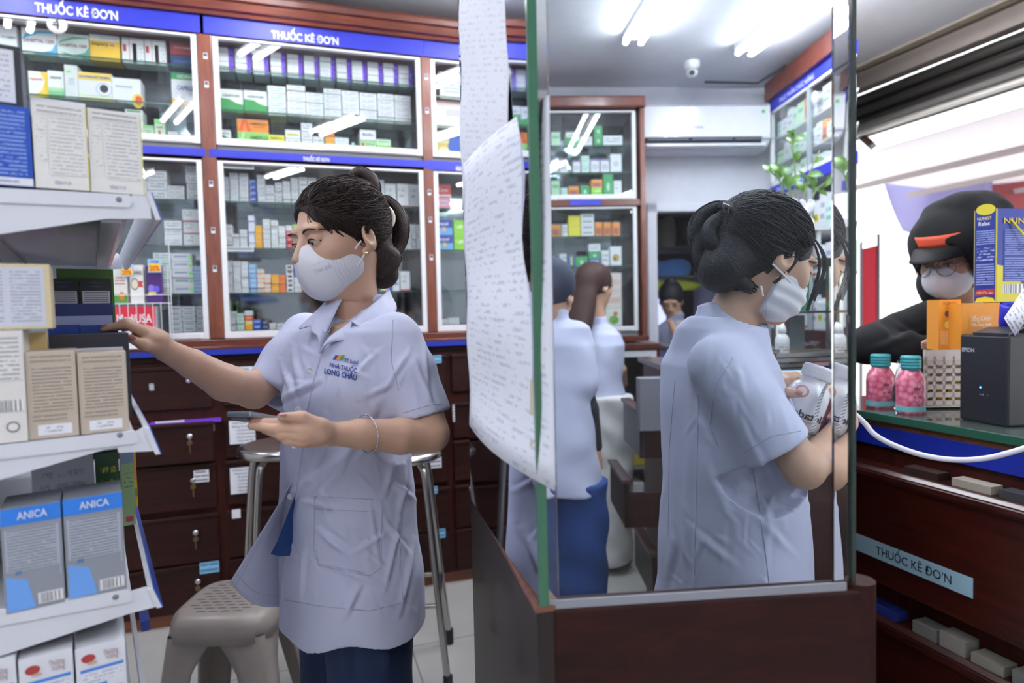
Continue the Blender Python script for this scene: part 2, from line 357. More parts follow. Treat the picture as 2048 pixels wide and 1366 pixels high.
STY = {
 'white': (WHITE, 'white', PL()), 'whiteb': (WHITE, 'white blue-lettered', PL(i='3c5fae')), 'whitek': (WHITE, 'white black-lettered', [('p', .12, .88, .3, .75, WHITE, '20222a', 1, 3, .8)]),
 'whitelb': (WHITE, 'white pale-blue-lettered', PL(i='8db4de')), 'whiter': (WHITE, 'white red-lined', [('p', .08, .6, .35, .85, WHITE, '8a8f9c', 2, 4, .5), ('r', .0, 1, .0, .08, 'b8404a')]),
 'whiteo': ('f2eeea', 'white orange-striped', [('r', 0, 1, .0, .22, 'ef8a3c'), ('p', .15, .85, .4, .8, 'f2eeea', 'b06a30', 1, 3, .7)]),
 'brownwin': (WHITE, 'white brown-panelled', [('r', .2, .8, .25, .78, '6b4632'), ('r', .3, .7, .42, .6, 'd9cfc6')]),
 'blue': ('2450b8', 'blue', [('p', .1, .9, .45, .85, '2450b8', 'e8eefa', 1, 3, .7), ('e', .2, .3, .1, .16, 'e8b84a')]), 'blue2': ('1f57c0', 'bright blue', [('p', .1, .9, .3, .8, '1f57c0', 'dfe8fa', 1, 3, .8)]),
 'navy': ('28375f', 'navy', [('p', .1, .9, .3, .8, '28375f', 'b8c4e0', 1, 3, .8)]), 'ltblue': ('7fb4e6', 'light blue', [('p', .1, .9, .3, .8, '7fb4e6', 'eef4fb', 2, 4, .6)]),
 'yellow': ('f4b221', 'yellow', [('p', .1, .9, .3, .75, 'f4b221', 'c98a10', 2, 3, .6)]), 'lyellow': ('efe09a', 'pale yellow', [('r', 0, 1, 0, .3, 'e8c95a')]),
 'orange': ('ee7a22', 'orange', [('p', .1, .9, .3, .75, 'ee7a22', 'b8501a', 2, 3, .6)]), 'redor': ('ee5c30', 'orange-red', [('p', .1, .9, .35, .75, 'ee5c30', 'f6d4c4', 1, 3, .6)]),
 'red': ('c6283c', 'red', [('p', .1, .9, .3, .8, 'c6283c', 'f0c4ca', 1, 3, .6)]), 'lime': ('8fd62c', 'lime green', [('p', .1, .9, .3, .8, '8fd62c', 'e8f6d0', 1, 3, .5)]),
 'green': ('86c83a', 'apple green', [('p', .1, .9, .3, .7, '86c83a', '4a8a1c', 1, 3, .5)]), 'mint': ('d9f0ea', 'mint', PL('d9f0ea', '6aa89a')), 'lilac': ('dfe2f6', 'lilac-edged white', [('r', 0, .06, 0, 1, '8a80d0')]),
 'grtag': (WHITE, 'white green-tagged', PL()+[('r', .0, .25, .35, .7, '6ae83a')]),
 'purple': (WHITE, 'white and purple', [('r', .72, 1, 0, 1, '6a2fd0'), ('p', .06, .66, .25, .75, WHITE, 'a9acbc', 2, 5, .4)]),
 'tommica': (WHITE, 'white blue-lettered', [('p', .1, .8, .35, .8, WHITE, '3d62a8', 1, 3, .8), ('r', .84, .98, .3, .75, '6ae83a')]),
 'bluestripe': ('bfd9ee', 'blue-striped', [('r', 0, 1, .35, .75, '4f93d6')]),
 'grid': (WHITE, 'white swirl-printed', [('p', .12, .85, .3, .75, WHITE, '24447c', 1, 2, .85)]),
 'green_white': (WHITE, 'white and green', [('g', [(0, 0), (1, 0), (1, .35), (.7, .42), (.4, .58), (0, .6)], '2f9a48'), ('t', 'CIDETUSS', .5, .68, .1, '2a5a44', .7)]),
 'teal': ('3fae9e', 'teal', [('p', .1, .9, .4, .8, '3fae9e', 'e8f6f4', 1, 3, .7)]), 'multi': (WHITE, 'white dot-printed', [('r', .1, .3, .1, .35, '58a84a'), ('r', .35, .6, .1, .35, 'e8c23a'), ('r', .65, .9, .1, .35, 'd8443a')]),
 'lgreen': ('c9ecc9', 'pale green', [('p', .1, .9, .4, .8, 'c9ecc9', '58a070', 1, 3, .7)]), 'gl': (WHITE, 'white green-lettered', PL(i='3f9a6a')),
 'ameo': ('f08d28', 'orange', [('g', [(.02, .02), (.16, .02), (.26, .9), (.18, .98)], 'e25a26'), ('g', [(.22, .98), (.3, .98), (.46, .02), (.32, .02)], 'e25a26'), ('t', 'AMEFLU', .68, .58, .17, '5a2c14', .56), ('p', .5, .9, .35, .5, 'f08d28', '7a3a14', 1, 3, .7)]),
 'ameg': ('8fd06a', 'light green', [('g', [(.05, .1), (.15, .1), (.24, .9), (.16, .95)], 'b9e29a'), ('t', 'AMEFLU', .68, .4, .3, '3a6a34', .56)]),
 'amey': ('e6e23a', 'yellow', [('t', 'AMEFLU', .5, .62, .16, '5a4a10', .8), ('r', .25, .75, .25, .4, 'c8b020')]),
 'bivflu': (WHITE, 'white', [('t', 'Bivflu', .5, .45, .2, '22305a', .65), ('r', 0, 1, 0, .06, 'b8b8c8')]),
 'gripe': ('a8dc9a', 'green and red', [('r', .1, .25, .3, .8, 'c8402a'), ('p', .3, .9, .3, .8, 'a8dc9a', '4a8a5a', 2, 3, .6)]),
 'yband': (WHITE, 'white yellow-banded', [('r', .1, .9, .3, .55, 'ecd83a'), ('t', 'HAPACOL', .5, .37, .12, '5a6a2a', .6)]),
 'ybot': ('f0a63a', 'orange and yellow', [('r', 0, 1, 0, .5, 'f2d428'), ('p', .1, .9, .1, .4, 'f2d428', '8a6a10', 1, 3, .6)]),
 'brownlow': ('b58a68', 'tan', [('r', 0, 1, 0, .6, 'e4dcd6')]),
 'pinkbox': ('f09ab4', 'pink', [('e', .5, .5, .4, .22, 'f6d0dc'), ('t', 'YumYum', .5, .45, .12, '3a5ab0', .6)]),
 'redw': ('d8303c', 'red', [('r', 0, 1, 0, .15, WHITE), ('t', 'Canxi', .5, .4, .3, 'f4e0e0', .6)]),
 'equal': ('2f48b0', 'two-tone blue', [('r', 0, 1, 0, .45, '6ab6ea'), ('e', .5, .35, .12, .14, 'f0c070'), ('t', 'equal', .45, .62, .2, 'e8ecfa', .6)]),
 'biggrey': ('e2dfe2', 'pale grey', [('p', .1, .6, .2, .7, 'e2dfe2', 'a8acb8', 4, 5, .6), ('r', .0, 1, .9, 1, 'd8b0b8')]),
 'pinkline': ('ecdfe0', 'pale pink', [('r', 0, 1, .93, 1, 'd07a80'), ('p', .3, .7, .45, .7, 'ecdfe0', '8a8f98', 3, 4, .7)]),
 'relax': ('e0c96a', 'yellow and blue', [('g', [(.55, 0), (1, 0), (1, 1), (.6, 1), (.5, .5)], '2a54b8'), ('t', 'Relax', .3, .62, .14, 'f6f2e0', .5), ('e', .35, .25, .2, .18, 'f2e6b8')]),
}
ORD = ['first', 'second', 'third', 'fourth', 'fifth', 'sixth', 'seventh', 'eighth', 'ninth', 'tenth', 'eleventh', 'twelfth', 'thirteenth', 'fourteenth', 'fifteenth', 'sixteenth', 'seventeenth', 'eighteenth', 'nineteenth', 'twentieth']
NBOX = [0]
def one_box(o, w, d, h, style, label, group, ux=None, uy=None, name='medicine_box', into=None):
    ux = (ux or V(1, 0, 0)); uy = (uy or V(0, 1, 0)); base, _, spec = STY[style] if isinstance(style, str) else style
    mb = into or MB(); o = Vector(o)
    mb.obox(o, ux*w, uy*d, ZV*h, plain(base, .45)); decals(mb, o, ux*w, ZV*h, spec)
    # the flap line on the top edge
    mb.quad(o+ux*(w*.02)-uy*.0003+ZV*(h-.0016), o+ux*(w*.98)-uy*.0003+ZV*(h-.0016), o+ux*(w*.98)-uy*.0003+ZV*(h-.0006), o+ux*(w*.02)-uy*.0003+ZV*(h-.0006), plain('b9bcc8', .6))
    if into is None:
        NBOX[0] += 1
        return mb.build(name, label=label, cat='box', group=group)
STUFF = MB()
def fill_shelf(zs, Yf, T, shelf, rows, depth=.11, name='medicine_box'):
    """rows: (x0, x1, ytop, n, style[, 's' for the mass]) in the picture's own measure mapped by T"""
    ox, oy, sc = T; grp = 'boxes on the '+shelf
    zpx = lambda X: px(V(X, Yf, zs))[1]
    for i, r in enumerate(rows):
        x0, x1, yt, n, st = r[:5]; mass = len(r) > 5 and r[5] == 's'
        a = onY(ox+x0/sc, oy+yt/sc, Yf); b = onY(ox+x1/sc, oy+yt/sc, Yf)
        if yt is None: continue
        X0, X1 = a.x+.0008, b.x-.0008; lim = min(q for q in (1.442, 1.645, 1.852, 2.02, 2.255, 2.437, 2.556) if q > zs+.03)
        if zs > 2.1 and -.33 < X0: lim = min(q for q in (2.259, 2.438, 2.556) if q > zs+.03)
        if X0 > .6 and zs > 2.1: lim = min(q for q in (2.254, 2.399, 2.556) if q > zs+.03)
        for lo_, hi_ in ((-1.355, -.39), (-.32, .582), (.639, 1.04)):
            if lo_-.3 < (X0+X1)/2 < hi_+.05 and X1 > lo_: X0, X1 = max(X0, lo_), min(X1, hi_); break
        H = min(lim-zs-.002, max(.012, (a.z+b.z)/2-zs)); h = H/n
        sts = st if isinstance(st, (list, tuple)) else [st]*n
        for k in range(n):
            j = random.uniform(-.0006, .0006); dy = random.uniform(0, .012); s_ = sts[k]
            o = V(X0+j, Yf+dy, zs+.0006+k*h)
            if mass: one_box(o, X1-X0-.0006, depth, h-.0012, s_, None, None, into=STUFF); continue
            up = ORD[k]+' up' if k < n-1 else 'topmost'
            dsc = STY[s_][1]
            lab = f'{dsc} box, {up}, {ORD[i]} stack from rack, {shelf}'
            if n == 1: lab = f'{dsc} box, {ORD[i]} along from rack, {shelf}'
            one_box(o, X1-X0-.0006, depth, h-.0012, s_, lab, grp, name=name)

# ---------------------------------------------------------------- the wall of glass cabinets
Y0 = 3.07
MIRROR_BACK, _nt, _b = newmat('mirrored_cabinet_back'); _b.inputs['Base Color'].default_value = srgb('8f979f'); _b.inputs['Metallic'].default_value = 1; _b.inputs['Roughness'].default_value = .06
def cabinet(x0, x1, z0, z1, shelves, label, sign=None, signpx=None, scale=.03, posts=(.03, .03), bandz=None, cornice=False, disc=None):
    t = thing('display_cabinet', label, 'cabinet', ((x0+x1)/2, Y0+.17, z0), 0, 'glass cabinets along the medicine wall')
    mb = MB()   # carcass
    mb.box((x0-.0305, Y0+.05, z0-.03), (x0, 3.41, z1-.001), RED_WOOD); mb.box((x1, Y0+.05, z0-.03), (x1+.0185, 3.41, z1-.001), RED_WOOD)
    mb.box((x0, Y0+.02, z1-.004), (x1, 3.41, z1+.002), RED_WOOD); mb.box((x0, Y0+.02, z0-.03), (x1, 3.41, z0-.001), plain('8f9499', .5))
    mb.build('carcass', t)
    MB().box((x0, 3.395, z0), (x1, 3.408, z1-.004), MIRROR_BACK).build('mirror_back', t)
    for i, zs in enumerate(shelves):
        mb = MB(); mb.box((x0+.004, Y0+.055, zs-.006), (x1-.004, 3.39, zs), SHELF_GLASS, front=GREEN_EDGE); mb.build('glass_shelf', t)
    fr = MB(); w = .022; y0, y1 = Y0+.004, Y0+.03
    fr.box((x0, y0, z0), (x0+w, y1, z1-.004), WHITE_ALU); fr.box((x1-w, y0, z0), (x1, y1, z1-.004), WHITE_ALU)
    fr.box((x0+w, y0, z1-.014), (x1-w, y1, z1-.004), WHITE_ALU); fr.box((x0+w, y0, z0), (x1-w, y1, z0+.03), WHITE_ALU)
    xm = (x0+x1)/2
    fr.box((xm, y0-.004, z0+.004), (x1-w*1.4, y0, z0+.026), WHITE_ALU)
    f = fr.build('door_frame', t, bevel=.0015)
    g = MB(); g.box((x0+w, Y0+.012, z0+.03), (xm+.03, Y0+.016, z1-.014), GLASS); g.build('sliding_pane', t)
    g = MB(); g.box((xm-.03, Y0+.021, z0+.03), (x1-w, Y0+.025, z1-.014), GLASS); g.build('sliding_pane', t)
    if bandz:
        b = MB(); b.box((x0-.03, Y0-.002, bandz[0]), (x1+.018, Y0-.0004, bandz[1]), BLUE_BAND); bo = b.build('sign_band', t)
        MB().box((x0+.002, Y0+.0, bandz[0]), (x1-.002, Y0+.018, bandz[1]), RED_WOOD).build('rail', t)
        for s in sign or []:
            p = onY(*s[1], Y0-.003); q = onY(*s[2], Y0-.003)
            tm = MB(); tm.text(s[0], V(p.x, Y0-.003, p.z), V(1, 0, 0), ZV, s[3], plain('eef0fa', .5, name='sign_white'), 'l', .03, width=q.x-p.x)
            lo = tm.build('lettering', t)
    return t
LET = 'THUỐC KÊ ĐO’N'
# posts
def post(x0, x1, label):
    t = MB(); t.box((x0, Y0, 1.245), (x1, Y0+.048, 2.565), POST_WOOD)
    o = t.build('wood_post', kind='thing', label=label, cat='post', bevel=.003, group='upright posts of the cabinet wall'); return o
post(-.386+.002, -.326, 'reddish wooden post between the number four cabinet and the centre cabinet')
post(.587, .634, 'reddish wooden post between the centre cabinet and the sweets cabinet')
for xx, ys in ((-.352, (100, 113, 170, 368, 385, 461, 538)), (.612, (155, 222, 385, 440, 515))):
    for y in ys:
        if xx < 0 and y not in (113, 170, 368, 461, 538): continue
        z = onY(px(V(xx, Y0, 2))[0], y, Y0).z
        tg = MB(); tg.box((xx-.008, Y0-.0015, z-.012), (xx+.008, Y0, z+.014), PAPER); tg.box((xx-.0065, Y0-.002, z-.002), (xx+.0065, Y0-.0015, z+.012), plain('4a4a50', .6))
        hgt = 'upper' if z > 2.05 else 'lower'
        tg.build('sticker', label='tiny square sticker on the %s wooden post, %s height %s' % ('first' if xx < 0 else 'second', hgt, ['low down', 'at chest level', 'at eye level', 'above eye level', 'near the cornice'][min(4, max(0, int((z-1.4)/.25)))]), cat='sticker', group='stickers on the posts')

cabinet(-1.36, -.386, 2.095, 2.565, (2.445, 2.273), 'upper glass cabinet with number four disc and blue prescription band', [(LET, (70, 23), (236, 37), .036)], bandz=(2.567, 2.64))
cabinet(-.324, .586, 2.095, 2.565, (2.446, 2.267), 'upper glass cabinet with rows of purple and white boxes under blue band', [(LET, (543, 76), (677, 88), .033)], bandz=(2.567, 2.64))
cabinet(.635, 1.045, 2.095, 2.565, (2.407, 2.262), 'upper glass cabinet beside the hanging papers, with pink-edged cartons', bandz=(2.567, 2.64))
cabinet(-1.36, -.386, 1.245, 2.03, (1.862, 1.661, 1.449), 'lower glass cabinet behind the white metal shelf rack', bandz=(2.04, 2.072))
cabinet(-.324, .586, 1.245, 2.03, (1.86, 1.652, 1.449), 'lower glass cabinet full of small coloured boxes behind the woman', [(LET, (606, 321), (659, 325), .016)], bandz=(2.04, 2.072))
cabinet(.635, 1.045, 1.245, 2.03, (1.858, 1.652, 1.449), 'lower glass cabinet with pink and blue packets beside the hanging papers', [('HÀNG HÓA', (912, 341), (930, 342), .02)], bandz=(2.03, 2.075))
# number disc
t = MB(); c = onY(114, 49, Y0+.008); t.lathe(c, [(0.0001, 0), (.036, 0), (.036, .002), (.0001, .002)], plain('f6f6fa', .5), M=Matrix(((1, 0, 0), (0, 0, -1), (0, 1, 0))).transposed())
t.text('4', c+V(-.003, -.004, -.02), V(1, 0, 0), ZV, .042, plain('1a1a20'), 'c', .0)
t.build('number_disc', label='white round disc numbered 4 stuck on the upper cabinet glass', cat='sign')
# cornice
cn = MB(); prof = [(3.05, 2.642), (3.045, 2.655), (3.03, 2.66), (3.02, 2.69), (3.005, 2.695), (3.0, 2.715), (3.0, 2.725), (3.42, 2.725), (3.42, 2.642)]
n = len(prof); A = [V(-2.5, y, z) for y, z in prof]; B = [V(1.058, y, z) for y, z in prof]
cn.add(A+B, [(i, (i+1) % n, n+(i+1) % n, n+i) for i in range(n)]+[tuple(range(n)), tuple(reversed(range(n, 2*n)))], wood('cornice_wood', '4e1c0e', '80381e', stretch=(1, 10, 10)))
cn.build('cornice', label='reddish wooden cornice running along the top of the cabinets', cat='cornice', kind='thing')

# ---- boxes: U1
Z1 = (0, 0, 3.416)
S1 = {
 'amin': (WHITE, 'white grey-lettered', [('t', 'VITAMIN', .6, .5, .1, '8a8f9c', .7)]),
 'dih': ('eef2f8', 'white and blue-swirled', [('g', [(.1, .12), (.4, .0), (1, 0), (1, .5), (.85, .2), (.5, .08)], '4aa6dc'), ('g', [(0, .55), (.5, .8), (.95, .85), (1, .92), (.5, .9), (.1, .75)], '5ab6e4'), ('t', 'DIHEPTAL 1200', .5, .45, .13, '9a4a5a', .88)]),
 'dih2': ('dfeae8', 'white and teal-swirled', [('g', [(.05, .25), (.4, .02), (1, 0), (1, .5), (.85, .25), (.5, .12)], '58a898'), ('g', [(0, .55), (.5, .78), (.95, .85), (1, .9), (.5, .88), (.1, .7)], '6ab4a4'), ('t', 'DIHEPTAL 1200', .5, .45, .12, '8a4a50', .88)]),
 'imp': ('f2c23a', 'yellow and white', [('r', 0, 1, .76, 1, 'f0f0f4'), ('r', .35, .95, .86, .88, '2a4a9a'), ('t', 'Impory', .35, .58, .13, '3a2a20', .55), ('e', .75, .62, .08, .03, '8a4ab0')]),
 'sr': (WHITE, 'white red-striped', [('r', .05, .2, .45, .72, 'b83a3a'), ('r', .32, .36, 0, 1, 'd89a90'), ('r', .46, .68, .0, .98, WHITE), ('r', .48, .66, .02, .78, 'b83438'), ('p', .74, .95, .1, .8, WHITE, 'b0a8a8', 5, 3, .5)]),
 'star': ('a02c34', 'dark red', [('t', 'STATAMIN', .5, .45, .2, 'e0c0b8', .7)]), 'dan': ('2b3f78', 'navy blue', [('t', 'DANLOTUS', .5, .42, .2, '5a8ad8', .7)]),
 'aug': ('f4cc2a', 'yellow and white', [('g', [(0, 0), (.2, .02), (.7, .3), (.85, .65), (.6, 1), (0, 1)], 'f2f0ee'), ('t', 'Augmentin', .4, .66, .09, 'c8502a', .7)]),
 'yed': ('eef0f4', 'white and green', [('r', 0, 1, 0, .12, '4aa05a'), ('r', 0, 1, .12, .25, '7ac088'), ('r', 0, 1, .25, .38, 'a8dab0'), ('t', 'YEDAVI', .48, .7, .09, '3a4048', .7)]),
 'tall': ('e6e8ec', 'tall plain white', [('r', .15, .5, .76, .84, '8ae860'), ('p', .25, .75, .4, .62, 'e6e8ec', '9aa0a8', 3, 3, .6)]),
 'dav': (WHITE, 'white-yellow', [('r', 0, 1, .72, 1, 'f0cf6a'), ('r', 0, 1, 0, .1, 'ecc85a'), ('r', 0, 1, .16, .19, 'b8dc50'), ('t', 'DAVINFORT 800MG', .5, .8, .08, '3a6ab8', .92), ('e', .76, .42, .24, .24, '6a8ae0'), ('e', .76, .42, .225, .225, WHITE, 3), ('e', .76, .45, .13, .15, '1c2030', 4), ('r', .7, .8, .22, .4, '1c2030')]),
 'alv': (WHITE, 'white sun-printed', [('e', .88, .1, .2, .3, 'f4d83a'), ('e', .92, .12, .13, .2, 'e24a3a', 3), ('t', 'Aleyrone', .4, .62, .08, '8a8f98', .6), ('g', [(.05, 0), (.2, 0), (.12, .15)], 'd8503a')]),
 'cap': (WHITE, 'green, white and amber', [('r', 0, 1, .8, 1, '3aa060'), ('r', 0, 1, 0, .3, 'ecb04a'), ('e', .5, .3, .5, .12, WHITE), ('t', 'NIDIPIN', .55, .84, .1, 'e8f4ec', .6), ('t', 'CAPRILES', .6, .5, .13, '5a6ab0', .75), ('e', .9, .08, .07, .06, '2a50b0')]),
 'prof': ('cfe8cf', 'green and white', [('r', 0, 1, .75, 1, '8ad08a'), ('t', 'CARIN', .5, .55, .1, '7a3a4a', .7), ('r', .35, .6, .1, .45, 'd06a5a')]),
 'hed': (WHITE, 'white red-lettered', [('t', 'Hedera', .5, .5, .2, 'c04a4a', .7), ('p', .1, .9, .1, .35, WHITE, '8a8fb0', 2, 4, .5), ('e', .9, .1, .06, .06, 'e8c83a')]),
 'sm': (WHITE, 'white green-topped', [('r', .1, .9, .7, .9, '6a9a6a')]),
}
STY.update(S1)
fill_shelf(2.445, 3.16, Z1, 'number four cabinet, top shelf', [(-40, 110, 165, 1, 'amin'), (140, 380, 168, 1, 'dih'), (385, 602, 228, 1, 'dih2'), (604, 812, 200, 1, 'imp'), (825, 980, 228, 1, 'sr'), (984, 1130, 246, 1, 'sr'), (1155, 1338, 218, 2, ['dan', 'star'])], .08)
fill_shelf(2.273, 3.16, Z1, 'number four cabinet, middle shelf', [(182, 318, 480, 1, 'aug'), (319, 432, 480, 1, 'yed'), (433, 526, 442, 1, 'tall'), (528, 760, 495, 1, 'dav'), (762, 960, 534, 1, 'alv'), (1163, 1335, 493, 1, 'cap')], .08)
fill_shelf(2.1255, 3.16, Z1, 'number four cabinet, bottom shelf', [(700, 845, 800, 2, 'gl'), (850, 972, 745, 3, 'sm'), (975, 1048, 852, 1, 'prof'), (1050, 1125, 812, 1, 'prof'), (1142, 1212, 893, 1, 'hed'), (1216, 1335, 915, 1, 'hed')], .08)
# ---- U2
Z2 = (400, 40, 3.793)
xs = [(112, 248), (258, 380), (390, 515), (528, 645), (655, 776), (782, 895), (903, 1022), (1030, 1142), (1148, 1262), (1268, 1382), (1388, 1498), (1503, 1612)]
tp = [170, 140, 150, 165, 180, 192, 205, 218, 230, 245, 262, 275]
fill_shelf(2.446, 3.16, Z2, 'centre upper cabinet, top shelf', [(a, b, tp[i], 5 if i else 5, 'purple') for i, (a, b) in enumerate(xs)], name='tablet_carton')
fill_shelf(2.267, 3.16, Z2, 'centre upper cabinet, middle shelf', [(140, 325, 520, 1, 'green_white'), (330, 508, 535, 1, 'green_white'), (510, 650, 497, 4, 'gl'), (655, 797, 492, 6, 'white'), (800, 933, 547, 5, 'white'), (935, 1070, 520, 6, 'white'), (1075, 1205, 533, 5, 'white'), (1210, 1340, 548, 5, 'white'), (1345, 1472, 558, 5, 'white'), (1476, 1600, 570, 5, 'white')])
fill_shelf(2.1255, 3.16, Z2, 'centre upper cabinet, bottom shelf', [(100, 232, 830, 1, 'green_white'), (278, 518, 750, 2, ['ameg', 'ameo']), (520, 642, 868, 1, 'amey'), (645, 762, 830, 2, ['white', 'yband']), (765, 852, 780, 3, 'white'), (856, 940, 880, 1, 'white'), (945, 1018, 785, 2, ['ybot', 'orange']), (1022, 1130, 888, 2, 'whitelb'), (1135, 1210, 948, 1, 'teal'), (1212, 1335, 828, 2, ['gripe', 'bivflu']), (1338, 1450, 900, 2, ['green', 'lgreen']), (1452, 1466, 960, 1, 'blue2'), (1470, 1590, 985, 1, 'brownlow')])
# ---- U3
fill_shelf(2.407, 3.16, Z2, 'upper cabinet beside papers, top shelf', [(1815, 2100, 400, 1, 'biggrey')])
fill_shelf(2.262, 3.16, Z2, 'upper cabinet beside papers, middle shelf', [(1768, 2080, 600, 1, 'pinkline')])
fill_shelf(2.1255, 3.16, Z2, 'upper cabinet beside papers, bottom', [(1778, 1985, 870, 1, 'relax'), (1990, 2140, 870, 1, 'equal')])
# ---- L1
Z3 = (200, 300, 3.252)
fill_shelf(1.862, 3.16, Z3, 'rack-side lower cabinet, top', [(120, 205, 130, 3, 'white'), (208, 300, 132, 3, 'white'), (303, 432, 134, 3, 'white'), (436, 548, 230, 3, 'white'), (552, 640, 82, 4, 'white')])
fill_shelf(1.661, 3.16, Z3, 'rack-side lower cabinet, second shelf', [(412, 528, 457, 3, 'white'), (532, 645, 384, 3, 'whiter')])
fill_shelf(1.449, 3.16, Z3, 'rack-side lower cabinet, third shelf', [(340, 460, 665, 5, 'gl'), (462, 598, 670, 5, 'tommica'), (602, 668, 752, 8, 'bluestripe', 's')])
fill_shelf(1.277, 3.16, Z3, 'rack-side lower cabinet, bottom', [(440, 528, 1015, 5, 'grid'), (530, 618, 1015, 5, 'grid'), (621, 672, 1015, 5, 'grid')])
# ---- L2
Z8 = (420, 330, 3.902)
fill_shelf(1.86, 3.16, Z8, 'centre lower cabinet, top shelf', [(75, 145, 85, 4, 'whitelb'), (148, 220, 58, 5, 'whitelb'), (223, 295, 60, 6, 'white'), (298, 358, 110, 4, 'blue'), (362, 428, 72, 5, 'white'), (431, 500, 155, 4, 'white'), (503, 561, 135, 5, 'whitek'), (564, 625, 125, 5, 'white'), (628, 688, 100, 5, 'white'), (691, 760, 92, 5, 'whitek'), (763, 830, 95, 5, 'whitek'), (833, 895, 130, 4, 'white', 's'), (1230, 1300, 60, 6, 'white', 's'), (1303, 1362, 112, 5, 'whitelb', 's'), (1366, 1455, 143, 1, 'whiter'), (1458, 1550, 145, 1, 'whiter'), (1553, 1645, 148, 1, 'whiter')], name='small_medicine_box')
fill_shelf(1.652, 3.16, Z8, 'centre lower cabinet, second shelf', [(76, 112, 460, 6, 'white', 's'), (114, 172, 462, 7, 'white'), (175, 228, 537, 4, 'white'), (230, 289, 502, 5, 'white'), (292, 346, 392, 6, 'lilac'), (349, 405, 468, 4, 'yellow'), (408, 467, 420, 6, 'white'), (471, 528, 430, 5, 'grtag'), (531, 587, 472, 4, 'grtag'), (590, 640, 468, 4, ['red', 'red', 'red', 'whiter']), (643, 702, 460, 5, 'lime'), (704, 760, 470, 5, 'white', 's')]+[(1425+i*37, 1460+i*37, 458+i, 7, 'white', 's') for i in range(6)], name='small_medicine_box')
fill_shelf(1.449, 3.16, Z8, 'centre lower cabinet, third shelf', [(80, 114, 710, 8, 'white', 's'), (117, 172, 742, 8, 'white', 's'), (175, 236, 748, 6, 'white'), (239, 295, 750, 6, 'white'), (298, 360, 772, 6, 'ltblue'), (363, 417, 812, 5, 'whiteo'), (420, 473, 850, 4, 'whiteo'), (476, 537, 852, 4, 'yellow'), (539, 589, 858, 2, 'orange'), (591, 648, 780, 6, 'brownwin'), (651, 710, 757, 6, ['white', 'white', 'white', 'blue2', 'blue2', 'blue2']), (713, 772, 757, 6, 'redor'), (776, 835, 872, 3, 'whiteo'), (1250, 1290, 830, 4, 'yellow', 's'), (1328, 1383, 770, 6, 'multi', 's'), (1386, 1420, 880, 1, 'blue2'), (1423, 1480, 822, 1, 'whiteb'), (1484, 1563, 828, 1, 'whiter')], name='small_medicine_box')
fill_shelf(1.277, 3.16, Z8, 'centre lower cabinet, bottom', [(95, 147, 1045, 4, 'green'), (149, 200, 1140, 6, 'white'), (203, 264, 1155, 5, 'mint'), (267, 330, 1135, 4, ['yellow', 'lyellow', 'redor', 'white']), (333, 397, 1205, 2, 'blue2'), (401, 458, 1215, 2, 'navy'), (462, 514, 1232, 2, 'white'), (519, 580, 1234, 2, 'white'), (1395, 1480, 1180, 2, 'white'), (1484, 1560, 1210, 2, 'white')], name='small_medicine_box')
# ---- L3
fill_shelf(1.858, 3.16, Z8, 'lower cabinet beside papers, top', [(1755, 1880, 150, 2, ['pinkbox', 'redw'])])
fill_shelf(1.652, 3.16, Z8, 'lower cabinet beside papers, second shelf', [(1760, 1895, 420, 2, 'equal'), (1900, 1990, 430, 2, 'lime')])
fill_shelf(1.277, 3.16, Z8, 'lower cabinet beside papers, bottom', [(1770, 1860, 1200, 2, 'white'), (1864, 1950, 1190, 2, 'white')])
STUFF.build('small_boxes', kind='stuff', label='tightly packed small white medicine boxes filling the lower glass cabinets', cat='boxes')
# shelf strips
for i, (xy, s) in enumerate((((445, 336), 'top shelf'), ((445, 503), 'second shelf edge'))):
    p = onY(*xy, Y0+.03); t = MB(); t.quad(p, p+V(.13, 0, 0), p+V(.13, 0, .022), p+V(0, 0, .022), printed('eceef4', '60646e', 1, 6, .7))
    t.build('shelf_label', label='white paper strip label, %s of the centre lower cabinet' % s, cat='label', group='paper strip labels')

# ---------------------------------------------------------------- drawer base
DZ = [(.948, 1.134), (.72, .894), (.51, .708), (.274, .486), (.06, .268)]
t = thing('counter_base', 'dark wooden drawer base with blue edge strip under the glass cabinets', 'cabinet', (-.4, 3.2, 0))
mb = MB(); mb.box((-2.5, 3.045, .05), (1.058, 3.41, 1.15), DARK_WOOD_V); mb.build('carcass', t)
mb = MB(); mb.box((-2.5, 3.0, 1.2), (1.058, 3.41, 1.214), RED_WOOD); mb.box((-2.5, 3.01, 1.212), (1.058, 3.08, 1.243), RED_WOOD); mb.box((-2.5, 3.035, 1.15), (1.058, 3.4, 1.18), DARK_WOOD); mb.build('worktop', t, bevel=.003)
mb = MB(); mb.box((-2.5, 2.998, 1.178), (1.058, 3.03, 1.201), BLUE_TRIM); mb.build('blue_strip', t)
mb = MB(); mb.box((-2.5, 3.05, 0), (1.058, 3.07, .055), wood('kick_wood', '5a2a16', '8a4a28')); mb.build('kick_board', t)
BX = [(-1.19, -.79), (-.77, -.378), (-.337, .16), (.19, .657), (.6875, 1.04)]
